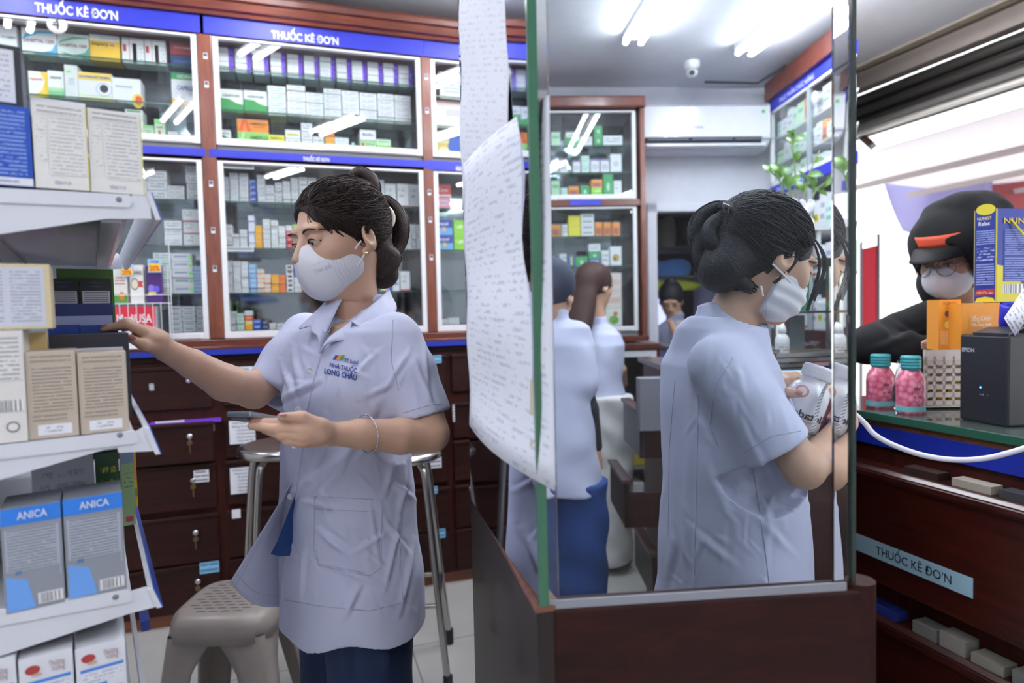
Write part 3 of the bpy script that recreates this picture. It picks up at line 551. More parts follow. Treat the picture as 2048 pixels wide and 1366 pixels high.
for ci, (x0, x1) in enumerate(BX):
    for ri, (z0, z1) in enumerate(DZ):
        d = MB(); y = 3.02 if not (ci == 1 and ri in (1,)) else 2.985
        d.box((x0, y, z0), (x1, 3.045, z1), DARK_WOOD); dd = d.build('drawer', t, bevel=.004)
        d = MB(); d.box((x0-.004, y-.008, z1-.016), (x1+.004, y+.01, z1), DARK_WOOD); d.build('drawer_lip', dd, bevel=.003)
        if ci == 1 or (ci == 2 and ri > 3):
            c = V(x1-.09, y, (z0+z1)/2+.03)
            k = MB(); k.lathe(c, [(.0001, -.012), (.011, -.012), (.011, 0)], CHROME, 14, M=Matrix(((1, 0, 0), (0, 0, -1), (0, 1, 0))).transposed()); k.build('lock', dd)
            if ri > 0:
                k = MB(); k.tube([c+V(0, -.015, 0), c+V(.002, -.018, -.02)], .0016, CHROME, 6); k.prism([c+V(-.009, -.017, -.018), c+V(.009, -.017, -.018), c+V(.011, -.017, -.034), c+V(-.01, -.017, -.036)], V(0, .0015, 0), plain('8a7048', .35, .9)); k.box(c+V(-.0025, -.018, -.07), c+V(.0025, -.0165, -.034), plain('8a7048', .35, .9)); k.build('key', dd)
def tagpaper(xy0, xy1, mat, label, name='paper_label', lines=None):
    a = onY(*xy0, 3.0); b = onY(*xy1, 3.0); yy = 3.0105
    mb = MB(); mb.quad(V(a.x, yy, b.z), V(b.x, yy, b.z), V(b.x, yy, a.z), V(a.x, yy, a.z), mat)
    for i, (s, fr) in enumerate(lines or []):
        H = a.z-b.z; n = len(lines); hh = H/(n+.6)
        mb.text(s, V(a.x+.012+(.012 if i > 1 else 0), yy, a.z-hh*(i+1)), V(1, 0, 0), ZV, hh*.58, plain('2a2c34'), 'l', .0, width=(b.x-a.x)*fr)
    return mb.build(name, label=label, cat='label', group='paper labels on the drawers')
tagpaper((457, 735), (507, 762), PAPER, 'white typed label on the top drawer under the centre cabinet', lines=[('THUỐC TIÊM', .7), ('Paracetamol', .6), ('NHÓM KHÁC', .6)])
tagpaper((457, 843), (511, 886), PAPER, 'white typed list label on the second centre drawer, beside the stool', lines=[('THẦN KINH', .55), ('(Động Kinh)', .6), ('- Carbamazepin', .75), ('- Chlorpromazin', .75), ('- Decarmazepin', .75), ('- Valproat Mg', .7)])
tagpaper((459, 938), (512, 985), PAPER, 'white typed list label on the third centre drawer, behind the stool legs', lines=[('KHÁNG UNG', .7), ('- Anastrozol', .6), ('- Bicalutamid', .65), ('- Hydroxy', .55), ('- Letrozol', .55), ('- Methotrexat', .65), ('- Mycophen', .6)])
tagpaper((463, 1021), (481, 1037), PAPER, 'small white label on the fourth centre drawer', )
tagpaper((378, 851), (428, 862), printed('eceef4', '50545e', 2, 5, .6), 'white strip label on the second rack-side drawer')
tagpaper((386, 943), (418, 964), printed('eceef4', '50545e', 3, 4, .6), 'small white label on the third rack-side drawer')
tagpaper((398, 1128), (438, 1145), printed('8ec9ea', '3a6a94', 2, 4, .6), 'pale blue label on the lowest rack-side drawer')
tagpaper((297, 768), (307, 781), printed('d8d8dc', '404048', 3, 3, .7), 'tiny square sticker on the top rack-side drawer')
tagpaper((850, 712), (884, 726), printed('8ec9ea', '3a6a94', 2, 4, .6), 'pale blue label on the top drawer beyond the woman')
tagpaper((838, 915), (884, 936), printed('eceef4', '50545e', 3, 5, .6), 'white label on the third drawer behind the metal stool')
tagpaper((858, 975), (876, 988), printed('8ec9ea', '3a6a94', 2, 4, .6), 'pale blue label half hidden by the metal stool leg')
tagpaper((860, 1062), (892, 1076), printed('8ec9ea', '3a6a94', 2, 4, .6), 'pale blue label low down behind the metal stool')
tagpaper((906, 810), (911, 844), printed('eceef4', '50545e', 6, 2, .6), 'narrow upright white label beside the hanging papers')
# purple packets sticking out of the open drawer
a = onY(300, 829, 3.0); mb = MB(); mb.box((a.x, 2.99, .889), (a.x+.27, 3.02, .903), plain('7a3ad0', .5)); mb.box((a.x+.02, 2.988, .899), (a.x+.13, 2.992, .906), PAPER)
mb.build('packet', label='purple flat packets sticking out of the slightly open drawer', cat='packet')
# ---------------------------------------------------------------- glass partition on dark wooden panels
PH = .963
C0, C1, C2 = onZ(1075, 1222, PH), onZ(1735, 1180, PH), onZ(940, 978, PH)
uf = (C1-C0).normalized(); us = (C2-C0).normalized()
nf = V(uf.y, -uf.x, 0)            # towards the viewer
ns = V(-us.y, us.x, 0)            # towards the woman with the phone
lf, ls = (C1-C0).length, (C2-C0).length
t = thing('glass_partition', 'waist high dark wooden partition corner with clear glass for mirror above, papers on its side', 'partition', V(C0.x, C0.y, 0))
G0 = V(C0.x, C0.y, 0)
mb = MB(); mb.obox(G0-nf*.04+uf*.02, uf*(lf-.008), nf*.04, V(0, 0, PH), PANEL_WOOD); mb.build('front_panel', t, bevel=.004)
mb = MB(); mb.obox(G0-ns*.03-us*.0, us*ls, ns*.03, V(0, 0, PH), plain('241b1a', .4, name='side_panel_laminate', coat=.1, spec=.3)); mb.build('side_panel', t, bevel=.004)
mb = MB(); mb.obox(G0-ns*.031+V(0, 0, PH-.004), us*ls, ns*.034, V(0, 0, .010), wood('edge_wood', '5a3426', '8a5a44')); mb.build('side_rail', t, bevel=.002)
mb = MB(); mb.tube([G0+uf*lf-nf*.018, G0+uf*lf-nf*.018+V(0, 0, PH+.006)], .02, PANEL_WOOD, 16); mb.build('end_post', t)
PT = 2.3
# front pane: clear sheet in place of a mirror, bevelled strips at both ends
FG = sheet_glass('partition_glass', 'f4f8fa', 1.45, boost=.35)
mb = MB(); p = G0+V(0, 0, PH+.0)-nf*.014; bw = .028
mb.obox(p+uf*bw, uf*(lf-2*bw-.012), nf*.006, V(0, 0, PT-PH), FG, side=FG); mb.build('front_pane', t)
MB().obox(G0+V(0, 0, PH-.001)-nf*.006+uf*.004, uf*(lf-.03), nf*.003, ZV*.011, plain('8d9098', .4, name='painted_pane_reflection')).build('pane_reflection_strip', t)  # pale strip painted in for the reflection along the foot of the pane
RG, nt_, b_ = newmat('bevelled_glass'); b_.inputs['Base Color'].default_value = (.97, 1, .99, 1); b_.inputs['Transmission Weight'].default_value = 1; b_.inputs['Roughness'].default_value = 0.02; b_.inputs['IOR'].default_value = 1.5
for a, sgn in ((G0+uf*(bw+.0005), -1), (G0+uf*(lf-bw-.0115), 1)):
    q = a-nf*.014; d = uf*sgn; poly = [q, q+nf*.0052, q+nf*.0015+d*(bw-.006), q+d*(bw-.006)]
    poly = [v+V(0, 0, PH) for v in poly]
    if sgn < 0: poly = poly[::-1]
    MB().prism(poly, V(0, 0, PT-PH), RG).build('bevelled_strip', t)
GE2 = plain('1c3a30', .15, name='thick_glass_edge', spec=.8)
mb = MB(); mb.obox(G0+uf*(lf-.0155)-nf*.02+V(0, 0, PH), uf*.005, nf*.012, V(0, 0, PT-PH), plain('26332f', .2, name='dark_glass_edge')); mb.build('pane_edge', t)
MIR, _nt, _b = newmat('side_pane_mirror'); _b.inputs['Base Color'].default_value = srgb('c2c8da'); _b.inputs['Metallic'].default_value = 1; _b.inputs['Roughness'].default_value = .03
_um = (Matrix.Rotation(math.radians(2.0), 3, 'Z')@us); _nm = V(-_um.y, _um.x, 0); mb = MB(); mb.obox(G0-_nm*.012+_um*.004+V(0, 0, PH+.006), _um*(ls-.10), _nm*.008, V(0, 0, PT-PH), MIR); mb.build('side_pane', t)
mb = MB(); mb.obox(G0-ns*.014+V(0, 0, PH+.006)-us*.003, us*.006, ns*.012, V(0, 0, PT-PH), plain('3c6a52', .2, name='green_pane_end')); mb.build('side_pane_edge', t)

def wavy(rows_px, mat, name, label, nseg=20):
    """rows_px: (left pixel x, left depth, right pixel x, right depth, y left, y right, bulge)"""
    rows = []
    for (xl, zl, xr, zr, yl, yr, bu) in rows_px:
        r = []
        for j in range(nseg+1):
            f = j/nseg; a = at(xl, yl, zl); b = at(xr, yr, zr); p = a.lerp(b, f)+ns*(bu*math.sin(PI*f))
            r.append(p)
        rows.append(r)
    mb = MB(); mb.grid(rows[::-1], mat); return mb.build(name, label=label, cat='paper', solid=.0006, group='papers stuck on the partition')
pm = printed('e3e6f0', 'ccd0dc', 46, 14, .46, .8)
wavy([(919+3*math.sin(i*1.3)+ (i/12)*4, 1.02, 1018-2*math.sin(i), .84, -120+i*45, -140+i*48, .004) for i in range(13)], pm, 'notice_sheet', 'upper white paper notice taped to the side of the glass partition')
rb = []
for i in range(16):
    f = i/15; xl = 926+14*f+2*math.sin(i*1.1); zl = .98-.03*f; yl = 330+f*520
    xr = 1098+12*f; zr = .755-.01*f; yr = 190+f*792
    if i > 12: yl = 330+f*520
    rb.append((xl, zl, xr, zr, yl, yr, .010+.006*math.sin(i*.9)))
wavy(rb, printed('e1e5f0', 'b9bece', 44, 12, .46, .8), 'notice_sheet', 'lower curling white paper notice with printed lines, hanging over the partition corner')
for k, (y0, y1) in enumerate(((385, 520), (600, 690), (760, 830), (880, 950))):
    mb = MB(); a = at(1062, y0, .80); b = at(1072, y1, .79)
    mb.quad(at(1060, y0, .785), at(1074, y0, .775), at(1074, y1, .775), at(1060, y1, .785), plain('c6bfae', .4, name='old_tape'))
    mb.build('tape_strip', label='yellowed strip of tape on the hanging notice, %s one down' % ORD[k], cat='tape', group='tape strips', solid=.0004)

# ---------------------------------------------------------------- white metal shelf rack beside the viewer
LD = V(-.262, .965, 0); BD = V(-.965, -.262, 0); RP = at(320, 905, .85)
def g(x, y, t_=0.0): return onp(x, y, RP+LD*t_, LD)
rack = thing('shelf_rack', 'white metal shop rack with bracketed shelves full of cartons, right by the viewer', 'shelf rack', V(g(100, 900).x, g(100, 900).y, 0))
RACKLEN = .95
WS2 = WHITE_STEEL
levels = []
def rack_shelf(flange, plate, hole, rail, deck_px, under):
    zt = g(*deck_px).z
    for te, nm in ((0, 'end_bracket'), (RACKLEN, 'end_bracket')):
        sh = LD*te
        mb = MB(); mb.prism([g(*p)+sh for p in flange], LD*.006, WS2); o = mb.build(nm, rack, bevel=.0015)
        mb = MB(); mb.prism([g(*p)+sh+LD*.003 for p in plate], LD*.002, WS2); mb.build('bracket_web', o)
        mb = MB(); c = g(*hole)+sh; mb.lathe(c-LD*.0006, [(.0001, 0), (.0035, 0), (.0035, .001), (.0001, .001)], plain('7d828c', .4), 14, M=Matrix((V(0, 0, 1).cross(LD), ZV, LD)).transposed()); mb.build('rivet', o)
    a = g(*rail[0]); b = g(*rail[1])
    mb = MB(); mb.prism([a, b, b+BD*.006, a+BD*.006], LD*(RACKLEN+.01), WS2); mb.build('price_rail', rack)
    mb = MB(); off = -BD*.0015; mb.prism([a+off-ZV*.0, b+off, b, a], LD*(RACKLEN+.01), plain('3357b8', .3, name='blue_price_strip')); mb.build('price_strip', rack)
    # the deck and the ribs under it
    fx = g(flange[1][0], flange[1][1]); d0 = V(fx.x, fx.y, zt-.022)
    mb = MB(); mb.obox(d0+LD*.006, BD*.42, LD*(RACKLEN-.006), ZV*.020, WS2); mb.build('shelf_deck', rack)
    mb = MB(); mb.obox(d0+LD*.012-ZV*.002, BD*.41, LD*(RACKLEN-.02), ZV*.0015, plain('5c6064', .18, .8, name='zinc_underside')); mb.build('deck_underside', rack)
    if under:
        for s_ in (.01, .17, .33):
            mb = MB(); mb.obox(d0+LD*.01+BD*s_-ZV*.014, BD*.022, LD*(RACKLEN-.02), ZV*.013, plain('aab0b6', .3, .4, name='galvanised_rib')); mb.build('deck_rib', rack)
    levels.append(zt); return zt
z_1 = rack_shelf([(-260, 362), (258, 389), (264, 396), (264, 408), (258, 415), (-260, 395)], [(-260, 370), (262, 392), (284, 372), (300, 388), (303, 437), (212, 437), (-260, 505)], (238, 399), [(302, 385), (322, 440)], (262, 389), True)
z_2 = rack_shelf([(-260, 918), (268, 861), (276, 868), (276, 880), (268, 887), (-260, 950)], [(-260, 925), (272, 863), (286, 855), (299, 856), (316, 898), (304, 903), (237, 906), (234, 893), (-260, 1035)], (240, 870), [(299, 856), (321, 908)], (268, 861), False)
z_3 = rack_shelf([(-260, 1262), (256, 1178), (264, 1185), (264, 1198), (256, 1205), (-260, 1300)], [(-260, 1265), (262, 1184), (290, 1176), (306, 1177), (322, 1213), (262, 1228), (-260, 1400)], (231, 1194), [(306, 1177), (324, 1214)], (256, 1178), False)
z_4 = g(250, 1440).z
mb = MB(); fx = g(256, 1178); mb.obox(V(fx.x, fx.y, z_4-.022)+LD*.006, BD*.42, LD*(RACKLEN-.006), ZV*.02, WS2); mb.build('shelf_deck', rack)
a = g(300, 1430); mb = MB(); mb.prism([a, a-ZV*.03, a-ZV*.03+BD*.006, a+BD*.006], LD*RACKLEN, WS2); mb.build('price_rail', rack)
mb = MB(); mb.obox(V(fx.x, fx.y, 0)+BD*.42+LD*.0, BD*.03, LD*RACKLEN, ZV*1.95, WS2); mb.build('back_panel', rack)
for te in (.012, RACKLEN-.03):
    mb = MB(); mb.obox(V(fx.x, fx.y, 0)+BD*.36+LD*te, BD*.06, LD*.03, ZV*1.95, WS2); mb.build('upright', rack)
mb = MB(); mb.obox(V(fx.x, fx.y, 0)+BD*.0+LD*.006, BD*.42, LD*(RACKLEN-.01), ZV*.10, WS2); mb.build('plinth', rack)

CRM = 'e9e8e4'
cream = (CRM, 'cream', [('p', .05, .95, .86, .97, CRM, '8a8e98', 2, 8, .6), ('p', .28, .95, .16, .84, CRM, 'aeb0b6', 15, 9, .55), ('p', .05, .24, .3, .82, CRM, 'a2a5ac', 12, 2, .45), ('t', 'CÔNG TY CP', .5, .05, .035, '7a80a8', .3), ('r', .985, 1, 0, 1, 'e8e23a')])
GR = {
 'cream': cream,
 'bluebk': ('1c4cb0', 'blue', [('p', .05, .95, .12, .95, '1c4cb0', '8fa8dc', 16, 6, .55), ('r', 0, 1, 0, .1, 'e4e8f4'), ('p', .2, .8, .02, .08, 'e4e8f4', '8a8fa8', 1, 5, .6)]),
 'notedark': ('23252e', 'dark edged', [('r', .05, .86, .06, .92, 'dfe2ec'), ('p', .1, .8, .12, .86, 'dfe2ec', '9aa0ae', 9, 5, .5)]),
 'beige': ('c4b6a6', 'beige', [('p', .06, .94, .86, .96, 'c4b6a6', '7a7068', 2, 8, .6), ('p', .08, .94, .3, .82, 'c4b6a6', '6e655e', 13, 8, .6), ('p', .06, .8, .19, .28, 'c4b6a6', '6e655e', 2, 6, .6), ('r', .18, .86, .04, .16, 'eceef4'), ('p', .3, .7, .06, .14, 'eceef4', '8a8fa0', 2, 4, .5)]),
 'whitebig': ('e6e4e0', 'white', [('p', .3, .95, .55, .95, 'e6e4e0', '8a8e98', 10, 5, .55), ('b', .5, .95, .28, .38), ('e', .75, .14, .12, .05, '7a7f88'), ('e', .75, .14, .09, .035, 'e6e4e0', 3)]),
 'cardframe': ('d9c9a0', 'cream', [('r', .0, .93, .04, .95, 'cfd3de'), ('p', .03, .45, .1, .9, 'cfd3de', '8f97a8', 16, 4, .55), ('p', .5, .9, .1, .9, 'cfd3de', '8f97a8', 16, 4, .55)]),
 'tan': ('d9bf86', 'tan', []),
 'navylab': ('22242e', 'dark navy', [('r', .28, .92, .55, .84, 'dfe4f2'), ('p', .32, .9, .58, .82, 'dfe4f2', '5a6490', 4, 8, .5)]),
 'omega': ('15161c', 'black', [('t', 'OMEGA', .5, .78, .1, '4a4438', .6), ('e', .5, .68, .2, .04, '1e3a5a'), ('r', .06, .94, 0, .5, 'c9ccd2'), ('p', .08, .92, .05, .48, 'c9ccd2', '24262c', 6, 10, .75)]),
 'bluelab': ('22356e', 'navy edged', [('r', .02, .98, .03, .88, 'b4bcdc'), ('p', .05, .48, .1, .8, 'b4bcdc', '5a648c', 6, 8, .6), ('p', .52, .95, .1, .8, 'b4bcdc', '5a648c', 6, 8, .6)]),
 'bluefl': ('1c3f94', 'blue', [('r', 0, 1, 0, .2, 'e0c83a')]), 'greenbk': ('4a7a2c', 'green', [('p', .1, .9, .1, .9, '4a7a2c', '7aa84a', 6, 6, .5)]),
 'anica': ('8f949e', 'grey and blue', [('r', 0, 1, .84, 1, '2f7fe0'), ('t', 'ANICA', .52, .89, .07, 'dfe8f6', .5), ('p', .05, .93, .4, .8, 'aab0bc', '666c78', 14, 8, .6), ('r', .93, .95, .3, .8, 'aab0bc'), ('g', [(.03, .02), (.5, .02), (.38, .3), (.03, .36)], '6fa6ee'), ('g', [(.18, .36), (.3, .36), (.27, .5)], '5a7ba6'), ('r', .54, .97, .04, .15, 'd9dce4'), ('b', .58, .94, .05, .14)]),
 'greywh': ('b4b8c4', 'pale grey', [('p', .1, .9, .1, .9, 'b4b8c4', '8a90a0', 8, 6, .5)]), 'dkgreen': ('1f4a2c', 'dark green', [('p', .2, .9, .2, .9, '1f4a2c', 'c8c83a', 6, 3, .5)]),
 'ltgreen': ('9fc08a', 'light green', [('r', .0, 1, .85, 1, '7fa0b8'), ('p', .1, .9, .5, .8, '9fc08a', '5f8058', 5, 4, .5), ('r', .2, .8, .05, .12, 'b84a5a')]),
 'heparin': ('e8eaf2', 'white red-leaf printed', [('e', .25, .86, .14, .05, 'a83a3a'), ('e', .32, .8, .1, .02, 'c9b8a0', 3), ('t', 'Thượng', .7, .86, .06, 'b09a9a', .3), ('t', 'Vương', .72, .8, .05, 'b09a9a', .25), ('r', .08, .95, .7, .735, '4a86e0'), ('r', .08, .6, .5, .535, '4a86e0'), ('p', .08, .95, .55, .68, 'e8eaf2', '9aa8c8', 3, 8, .5), ('p', .08, .95, .2, .48, 'e8eaf2', '9aa8c8', 6, 8, .5)]),
 'bluestand': ('1f3fa0', 'deep blue', [('r', .35, .95, .75, .92, 'e8ecf4'), ('p', .1, .9, .1, .7, '1f3fa0', 'b8c4e8', 5, 2, .5)]),
}
STY.update(GR)
def rbox(x0, x1, yt, zb, t_, depth, style, label, lift=0, name='carton', grp=None):
    """a carton on the rack: its end towards the viewer spans x0..x1 with its top at yt"""
    a = g(x0, (yt+900)/2 if False else yt, t_); b = g(x1, yt, t_); z0 = zb+lift+.0008
    wv = (b-a); wv.z = 0; o = V(a.x, a.y, z0); h = (a.z+b.z)/2-z0
    base, _, spec = STY[style]; mb = MB(); mb.obox(o, wv, LD*depth, ZV*h, plain(base, .42)); decals(mb, o, wv, ZV*h, spec)
    # a slightly open tuck flap
    f = MB(); f.prism([o+ZV*h, o+wv+ZV*h, o+wv*.97+ZV*(h+.0015)+LD*.01, o+wv*.03+ZV*(h+.0015)+LD*.01], ZV*.0005, plain(base, .42))
    mb.v += []; return mb.build(name, label=label, cat='box', group=grp, bevel=.0006), o, wv, h
rbox(-70, 58, 208, z_1, .0, .07, 'bluebk', 'blue carton with white small print at the end of the top rack shelf')
rbox(62, 171, 207, z_1, .0, .07, 'cream', 'cream carton of small print on the top rack shelf, beside the blue carton')
rbox(174, 281, 222, z_1, .002, .07, 'cream', 'cream carton of small print on the top rack shelf, at the open end')
_, o, wv, h = rbox(-70, 40, 85, g(0, 206).z, .012, .06, 'notedark', 'dark edged carton with white label, standing on the blue carton')
rbox(60, 170, 200, z_1, .09, .06, 'gl', 'white carton behind the cream cartons on the top rack shelf')
# second shelf
_, o1, w1, h1 = rbox(-75, 44, 662, z_2, .0, .1, 'whitebig', 'white carton with barcode on the second rack shelf')
rbox(48, 150, 702, z_2, .004, .085, 'beige', 'beige carton with white sticker, next to the white barcode carton')
rbox(153, 251, 704, z_2, .006, .085, 'beige', 'beige carton with white sticker at the open end of the second rack shelf')
rbox(-75, 98, 527, g(0, 661).z, .012, .09, 'cardframe', 'gold edged carton of pale small print, lying on the white barcode carton')
rbox(50, 92, 665, z_2, .10, .05, 'tan', 'plain tan carton behind the beige one')
rbox(98, 257, 668, z_2, .13, .1, 'navylab', 'dark navy carton with white label behind the beige cartons')
rbox(96, 158, 650, z_2, .26, .06, 'bluefl', 'blue and yellow carton under the fingertips, nearer the gold edged carton')
rbox(160, 236, 650, z_2, .26, .06, 'bluefl', 'blue and yellow carton right under the fingertips')
rbox(93, 226, 607, z_2, .34, .1, 'bluelab', 'navy edged carton with two columns of print below the black cartons')
zo = g(160, 608, .34).z
rbox(93, 156, 557, zo, .345, .06, 'omega', 'black carton with white label, the one nearer the gold edged carton')
rbox(159, 222, 557, zo, .345, .06, 'omega', 'black carton with white label beside the sale tagged packets')
rbox(112, 226, 538, z_2, .46, .08, 'greenbk', 'green carton standing behind the two black cartons')
# third shelf
rbox(-2, 121, 1012, z_3, .0, .075, 'anica', 'grey and blue carton of the pair on the third rack shelf, the inner one')
rbox(124, 244, 992, z_3, .0, .075, 'anica', 'grey and blue carton of the pair on the third rack shelf, by the price rail')
rbox(60, 186, 912, z_3, .10, .08, 'greywh', 'pale grey carton behind the pair of blue topped cartons')
rbox(188, 236, 905, z_3, .11, .07, 'dkgreen', 'dark green carton with yellow print behind the blue topped cartons')
rbox(240, 265, 905, z_3, .30, .06, 'ltgreen', 'light green packet at the far end of the third rack shelf')
rbox(266, 271, 905, z_3, .42, .06, 'ybot', 'thin orange and yellow carton beyond the light green packet')
# fourth shelf
rbox(-80, 31, 1325, z_4, .0, .08, 'heparin', 'white carton with red leaf on the lowest rack shelf, mostly cut off')
rbox(35, 145, 1308, z_4, .0, .08, 'heparin', 'white carton with red leaf on the lowest rack shelf, the middle one')
rbox(149, 250, 1287, z_4, .0, .08, 'heparin', 'white carton with red leaf on the lowest rack shelf, by the rail')
rbox(283, 301, 1262, z_4, .30, .06, 'bluestand', 'deep blue carton poking out beyond the lowest rack shelf')

# ---- packets on the ledge in front of the cabinets
LY = 2.99; LZ = 1.2145
def ledge(x0, x1, yt, yb, spec, label, d=.045, name='packet', y=LY, mat=.4):
    a = onY(x0, yt, y); b = onY(x1, yb, y); o = V(a.x, y, max(b.z, LZ)+.0005); w_ = V(b.x-a.x, 0, 0); h = a.z-o.z
    mb = MB(); mb.obox(o, w_, V(0, d, 0), ZV*h, plain(spec[0], mat)); decals(mb, o, w_, ZV*h, spec[2]); return mb.build(name, label=label, cat='packet' if name == 'packet' else 'box')
ledge(222, 314, 614, 700, ('e9e9ee', '', [('r', 0, 1, .5, 1, 'd42a42'), ('t', 'MediUSA', .52, .62, .2, 'f4f4f8', .8), ('p', .2, .9, .12, .42, 'e9e9ee', 'b8bcc8', 3, 6, .6)]), 'white and red carton in front of the cabinets, behind the reaching hand', name='carton')
wr = thing('wire_rack', 'white wire rack holding sale tagged packets in front of the cabinets', 'rack', V(-.7, LY, LZ))
xa, xb = onY(205, 600, LY).x, onY(338, 600, LY).x
for z in (onY(280, 590, LY).z, onY(280, 607, LY).z, LZ+.004):
    MB().tube([V(xa, LY-.006, z), V(xb, LY-.006, z), V(xb, LY+.05, z)], .0018, WHITE_ALU, 6).build('wire', wr)
for k in range(9):
    x = xa+(xb-xa)*k/8; MB().tube([V(x, LY-.006, LZ+.002), V(x, LY-.006, onY(280, 607 if k not in (0, 8) else 530, LY).z)], .0014, WHITE_ALU, 6).build('wire', wr)
MB().tube([V(xb, LY+.05, LZ+.002), V(xb, LY+.05, onY(338, 480, LY).z)], .002, WHITE_ALU, 6).build('wire', wr)
zr = onY(280, 600, LY).z
def hung(x0, x1, yt, spec, label):
    a = onY(x0, yt, LY+.012); b = onY(x1, 606, LY+.012); o = V(a.x, LY+.012, b.z); w_ = V(b.x-a.x, 0, 0); h = a.z-o.z
    mb = MB(); mb.obox(o, w_, V(0, .03, 0), ZV*h, plain(spec[0], .4)); decals(mb, o, w_, ZV*h, spec[2]); mb.build('packet', label=label, cat='packet', group='packets in the wire rack')
hung(224, 256, 535, ('e6e2dc', '', [('r', 0, 1, 0, .25, '4f8a3a'), ('e', .6, .2, .2, .12, 'd8843a', 3), ('p', .1, .9, .5, .75, 'e6e2dc', 'a85a4a', 3, 4, .6)]), 'white packet with green picture in the wire rack')
hung(258, 289, 530, ('ebe9e6', '', [('e', .35, .5, .3, .16, '8a7a6a'), ('e', .35, .5, .24, .12, 'e8e0c8', 3), ('g', [(.5, .42), (1, .42), (.9, .5), (1, .58), (.5, .58)], 'c8403a'), ('t', 'KHÁNG', .6, .75, .1, '5a4a44', .7)]), 'white packet with dial and red arrow in the wire rack')
hung(291, 326, 532, ('46206a', '', [('e', .3, .4, .2, .1, '8a7ae0'), ('e', .62, .38, .2, .09, '6a5ad0', 3), ('g', [(.1, .2), (.6, .22), (.6, .32), (.1, .3)], 'e6dc2a'), ('r', .1, .9, .82, .86, 'c8a060')]), 'dark purple packet with violet berries in the wire rack')
for x0, x1, y0, y1, s in ((240, 267, 528, 553, 'over the white packets'), (295, 323, 518, 545, 'over the purple packet')):
    a = onY(x0, y0, LY-.008); b = onY(x1, y1, LY-.008); mb = MB(); o = V(a.x, LY-.008, b.z); w_ = V(b.x-a.x, 0, 0); h = ZV*(a.z-b.z)
    mb.obox(o, w_, V(0, .0012, 0), h, plain('9cc8f0', .4)); decals(mb, o, w_, h, [('r', .06, .94, .06, .66, 'f6c82a'), ('t', '20%', .5, .14, .36, 'c43a2a', .75), ('t', 'GIẢM', .5, .7, .2, '2a4aa0', .6)])
    mb.build('sale_tag', label='pale blue and yellow sale tag '+s, cat='sale tag')
# clear plastic box beside
mb = MB(); a = onY(313, 606, LY); b = onY(341, 700, LY); mb.box((a.x, LY+.004, LZ+.003), (b.x, LY+.05, a.z), sheet_glass('clear_plastic', 'f2f6f8', 1.5, boost=1.6, rough=.08)); mb.build('plastic_box', label='clear plastic box on the ledge beside the red carton', cat='box')
# ---------------------------------------------------------------- service counter by the shop front
CW = COUNTER_WOOD
t = thing('service_counter', 'dark wooden drawer counter with thick glass top and blue band, facing the street', 'counter', V(1.9, .6, 0))
YA, YB = -1.2, 1.77
MB().box((1.66, YA, .0), (2.05, YB, .885), DARK_WOOD_V).build('carcass', t)
MB().box((1.66, YA, .885), (1.70, YB, .90), DARK_WOOD).build('rail', t)
MB().box((1.70, YA, .885), (2.05, YB, .958), DARK_WOOD).build('top_board', t)
MB().box((1.652, YA, .90), (1.70, YB, .958), BLUE_TRIM).build('blue_band', t)
MB().box((1.655, YA, .958), (2.05, YB, .975), wood('counter_lip', '5a3826', '7a5238')).build('wood_lip', t)
ctop = MB(); ctop.box((1.64, YA, .976), (2.07, YB, 1.0), plain('4a5450', .06, name='counter_glass_top', spec=.8), side=GREEN_EDGE, front=GREEN_EDGE); ctop.build('glass_top', t, bevel=.002)
for ri, (z0, z1) in enumerate(((.50, .848), (.10, .405))):
    for (y0, y1) in ((-.5, .66), (.68, 1.75)):
        y0_, y1_ = (y0, y1)
        mb = MB(); mb.box((1.60, y0_, z0), (1.66, y1_, z1-.03), CW); d = mb.build('drawer', t, bevel=.003)
        mb = MB(); prof = [(1.66, z1-.045), (1.598, z1-.045), (1.584, z1-.032), (1.584, z1-.012), (1.60, z1), (1.66, z1)]
        A = [V(x, y0_, z) for x, z in prof]; B = [V(x, y1_, z) for x, z in prof]; n = len(prof)
        mb.add(A+B, [(i, (i+1) % n, n+(i+1) % n, n+i) for i in range(n)]+[tuple(range(n)), tuple(reversed(range(n, 2*n)))], CW, smooth=False); mb.build('drawer_lip', d, bevel=.004)
# the label on the drawer
p0, p1 = onX(1731, 1066, 1.5985), onX(1946, 1146, 1.5985)
mb = MB(); mb.box((1.5975, p1.y, .574), (1.5995, p0.y+.06, .626), plain('a9d2e4', .5)); yl, yr = onX(1752, 1100, 1.597).y, onX(1903, 1140, 1.597).y
mb.text('THUỐC KÊ ĐO’N', V(1.5973, yl, .588), V(0, -1, 0), ZV, .024, plain('1c2030'), 'l', .006, width=abs(yl-yr)); mb.build('drawer_label', label='pale blue label with capitals on the big counter drawer', cat='label')
for i, (y, w_, c) in enumerate(((1.42, .10, '2a3a8a'), (1.28, .07, '8a8a84'), (1.2, .07, '9a9890'), (1.11, .08, '8f8c80'), (1.02, .06, '7a7a78'))):
    mb = MB(); mb.box((1.605, y-w_/2, .405), (1.655, y+w_/2, .43+.008*(i % 3)), plain(c, .5)); mb.build('drawer_carton', label='%s lying in the gap of the lower counter drawer, %s along' % (('blue carton', 'grey carton', 'cream carton', 'tan carton', 'pale carton')[i], ORD[i]), cat='box')
for i, (y, c) in enumerate(((1.3, '3a2a26'), (1.16, 'b8b0a0'), (1.04, '3c3f44'))):
    mb = MB(); mb.box((1.612, y-.05, .848), (1.655, y+.05, .868), plain(c, .5)); mb.build('drawer_carton', label='flat %s carton showing above the top counter drawer' % ('brown', 'beige', 'grey')[i], cat='box')

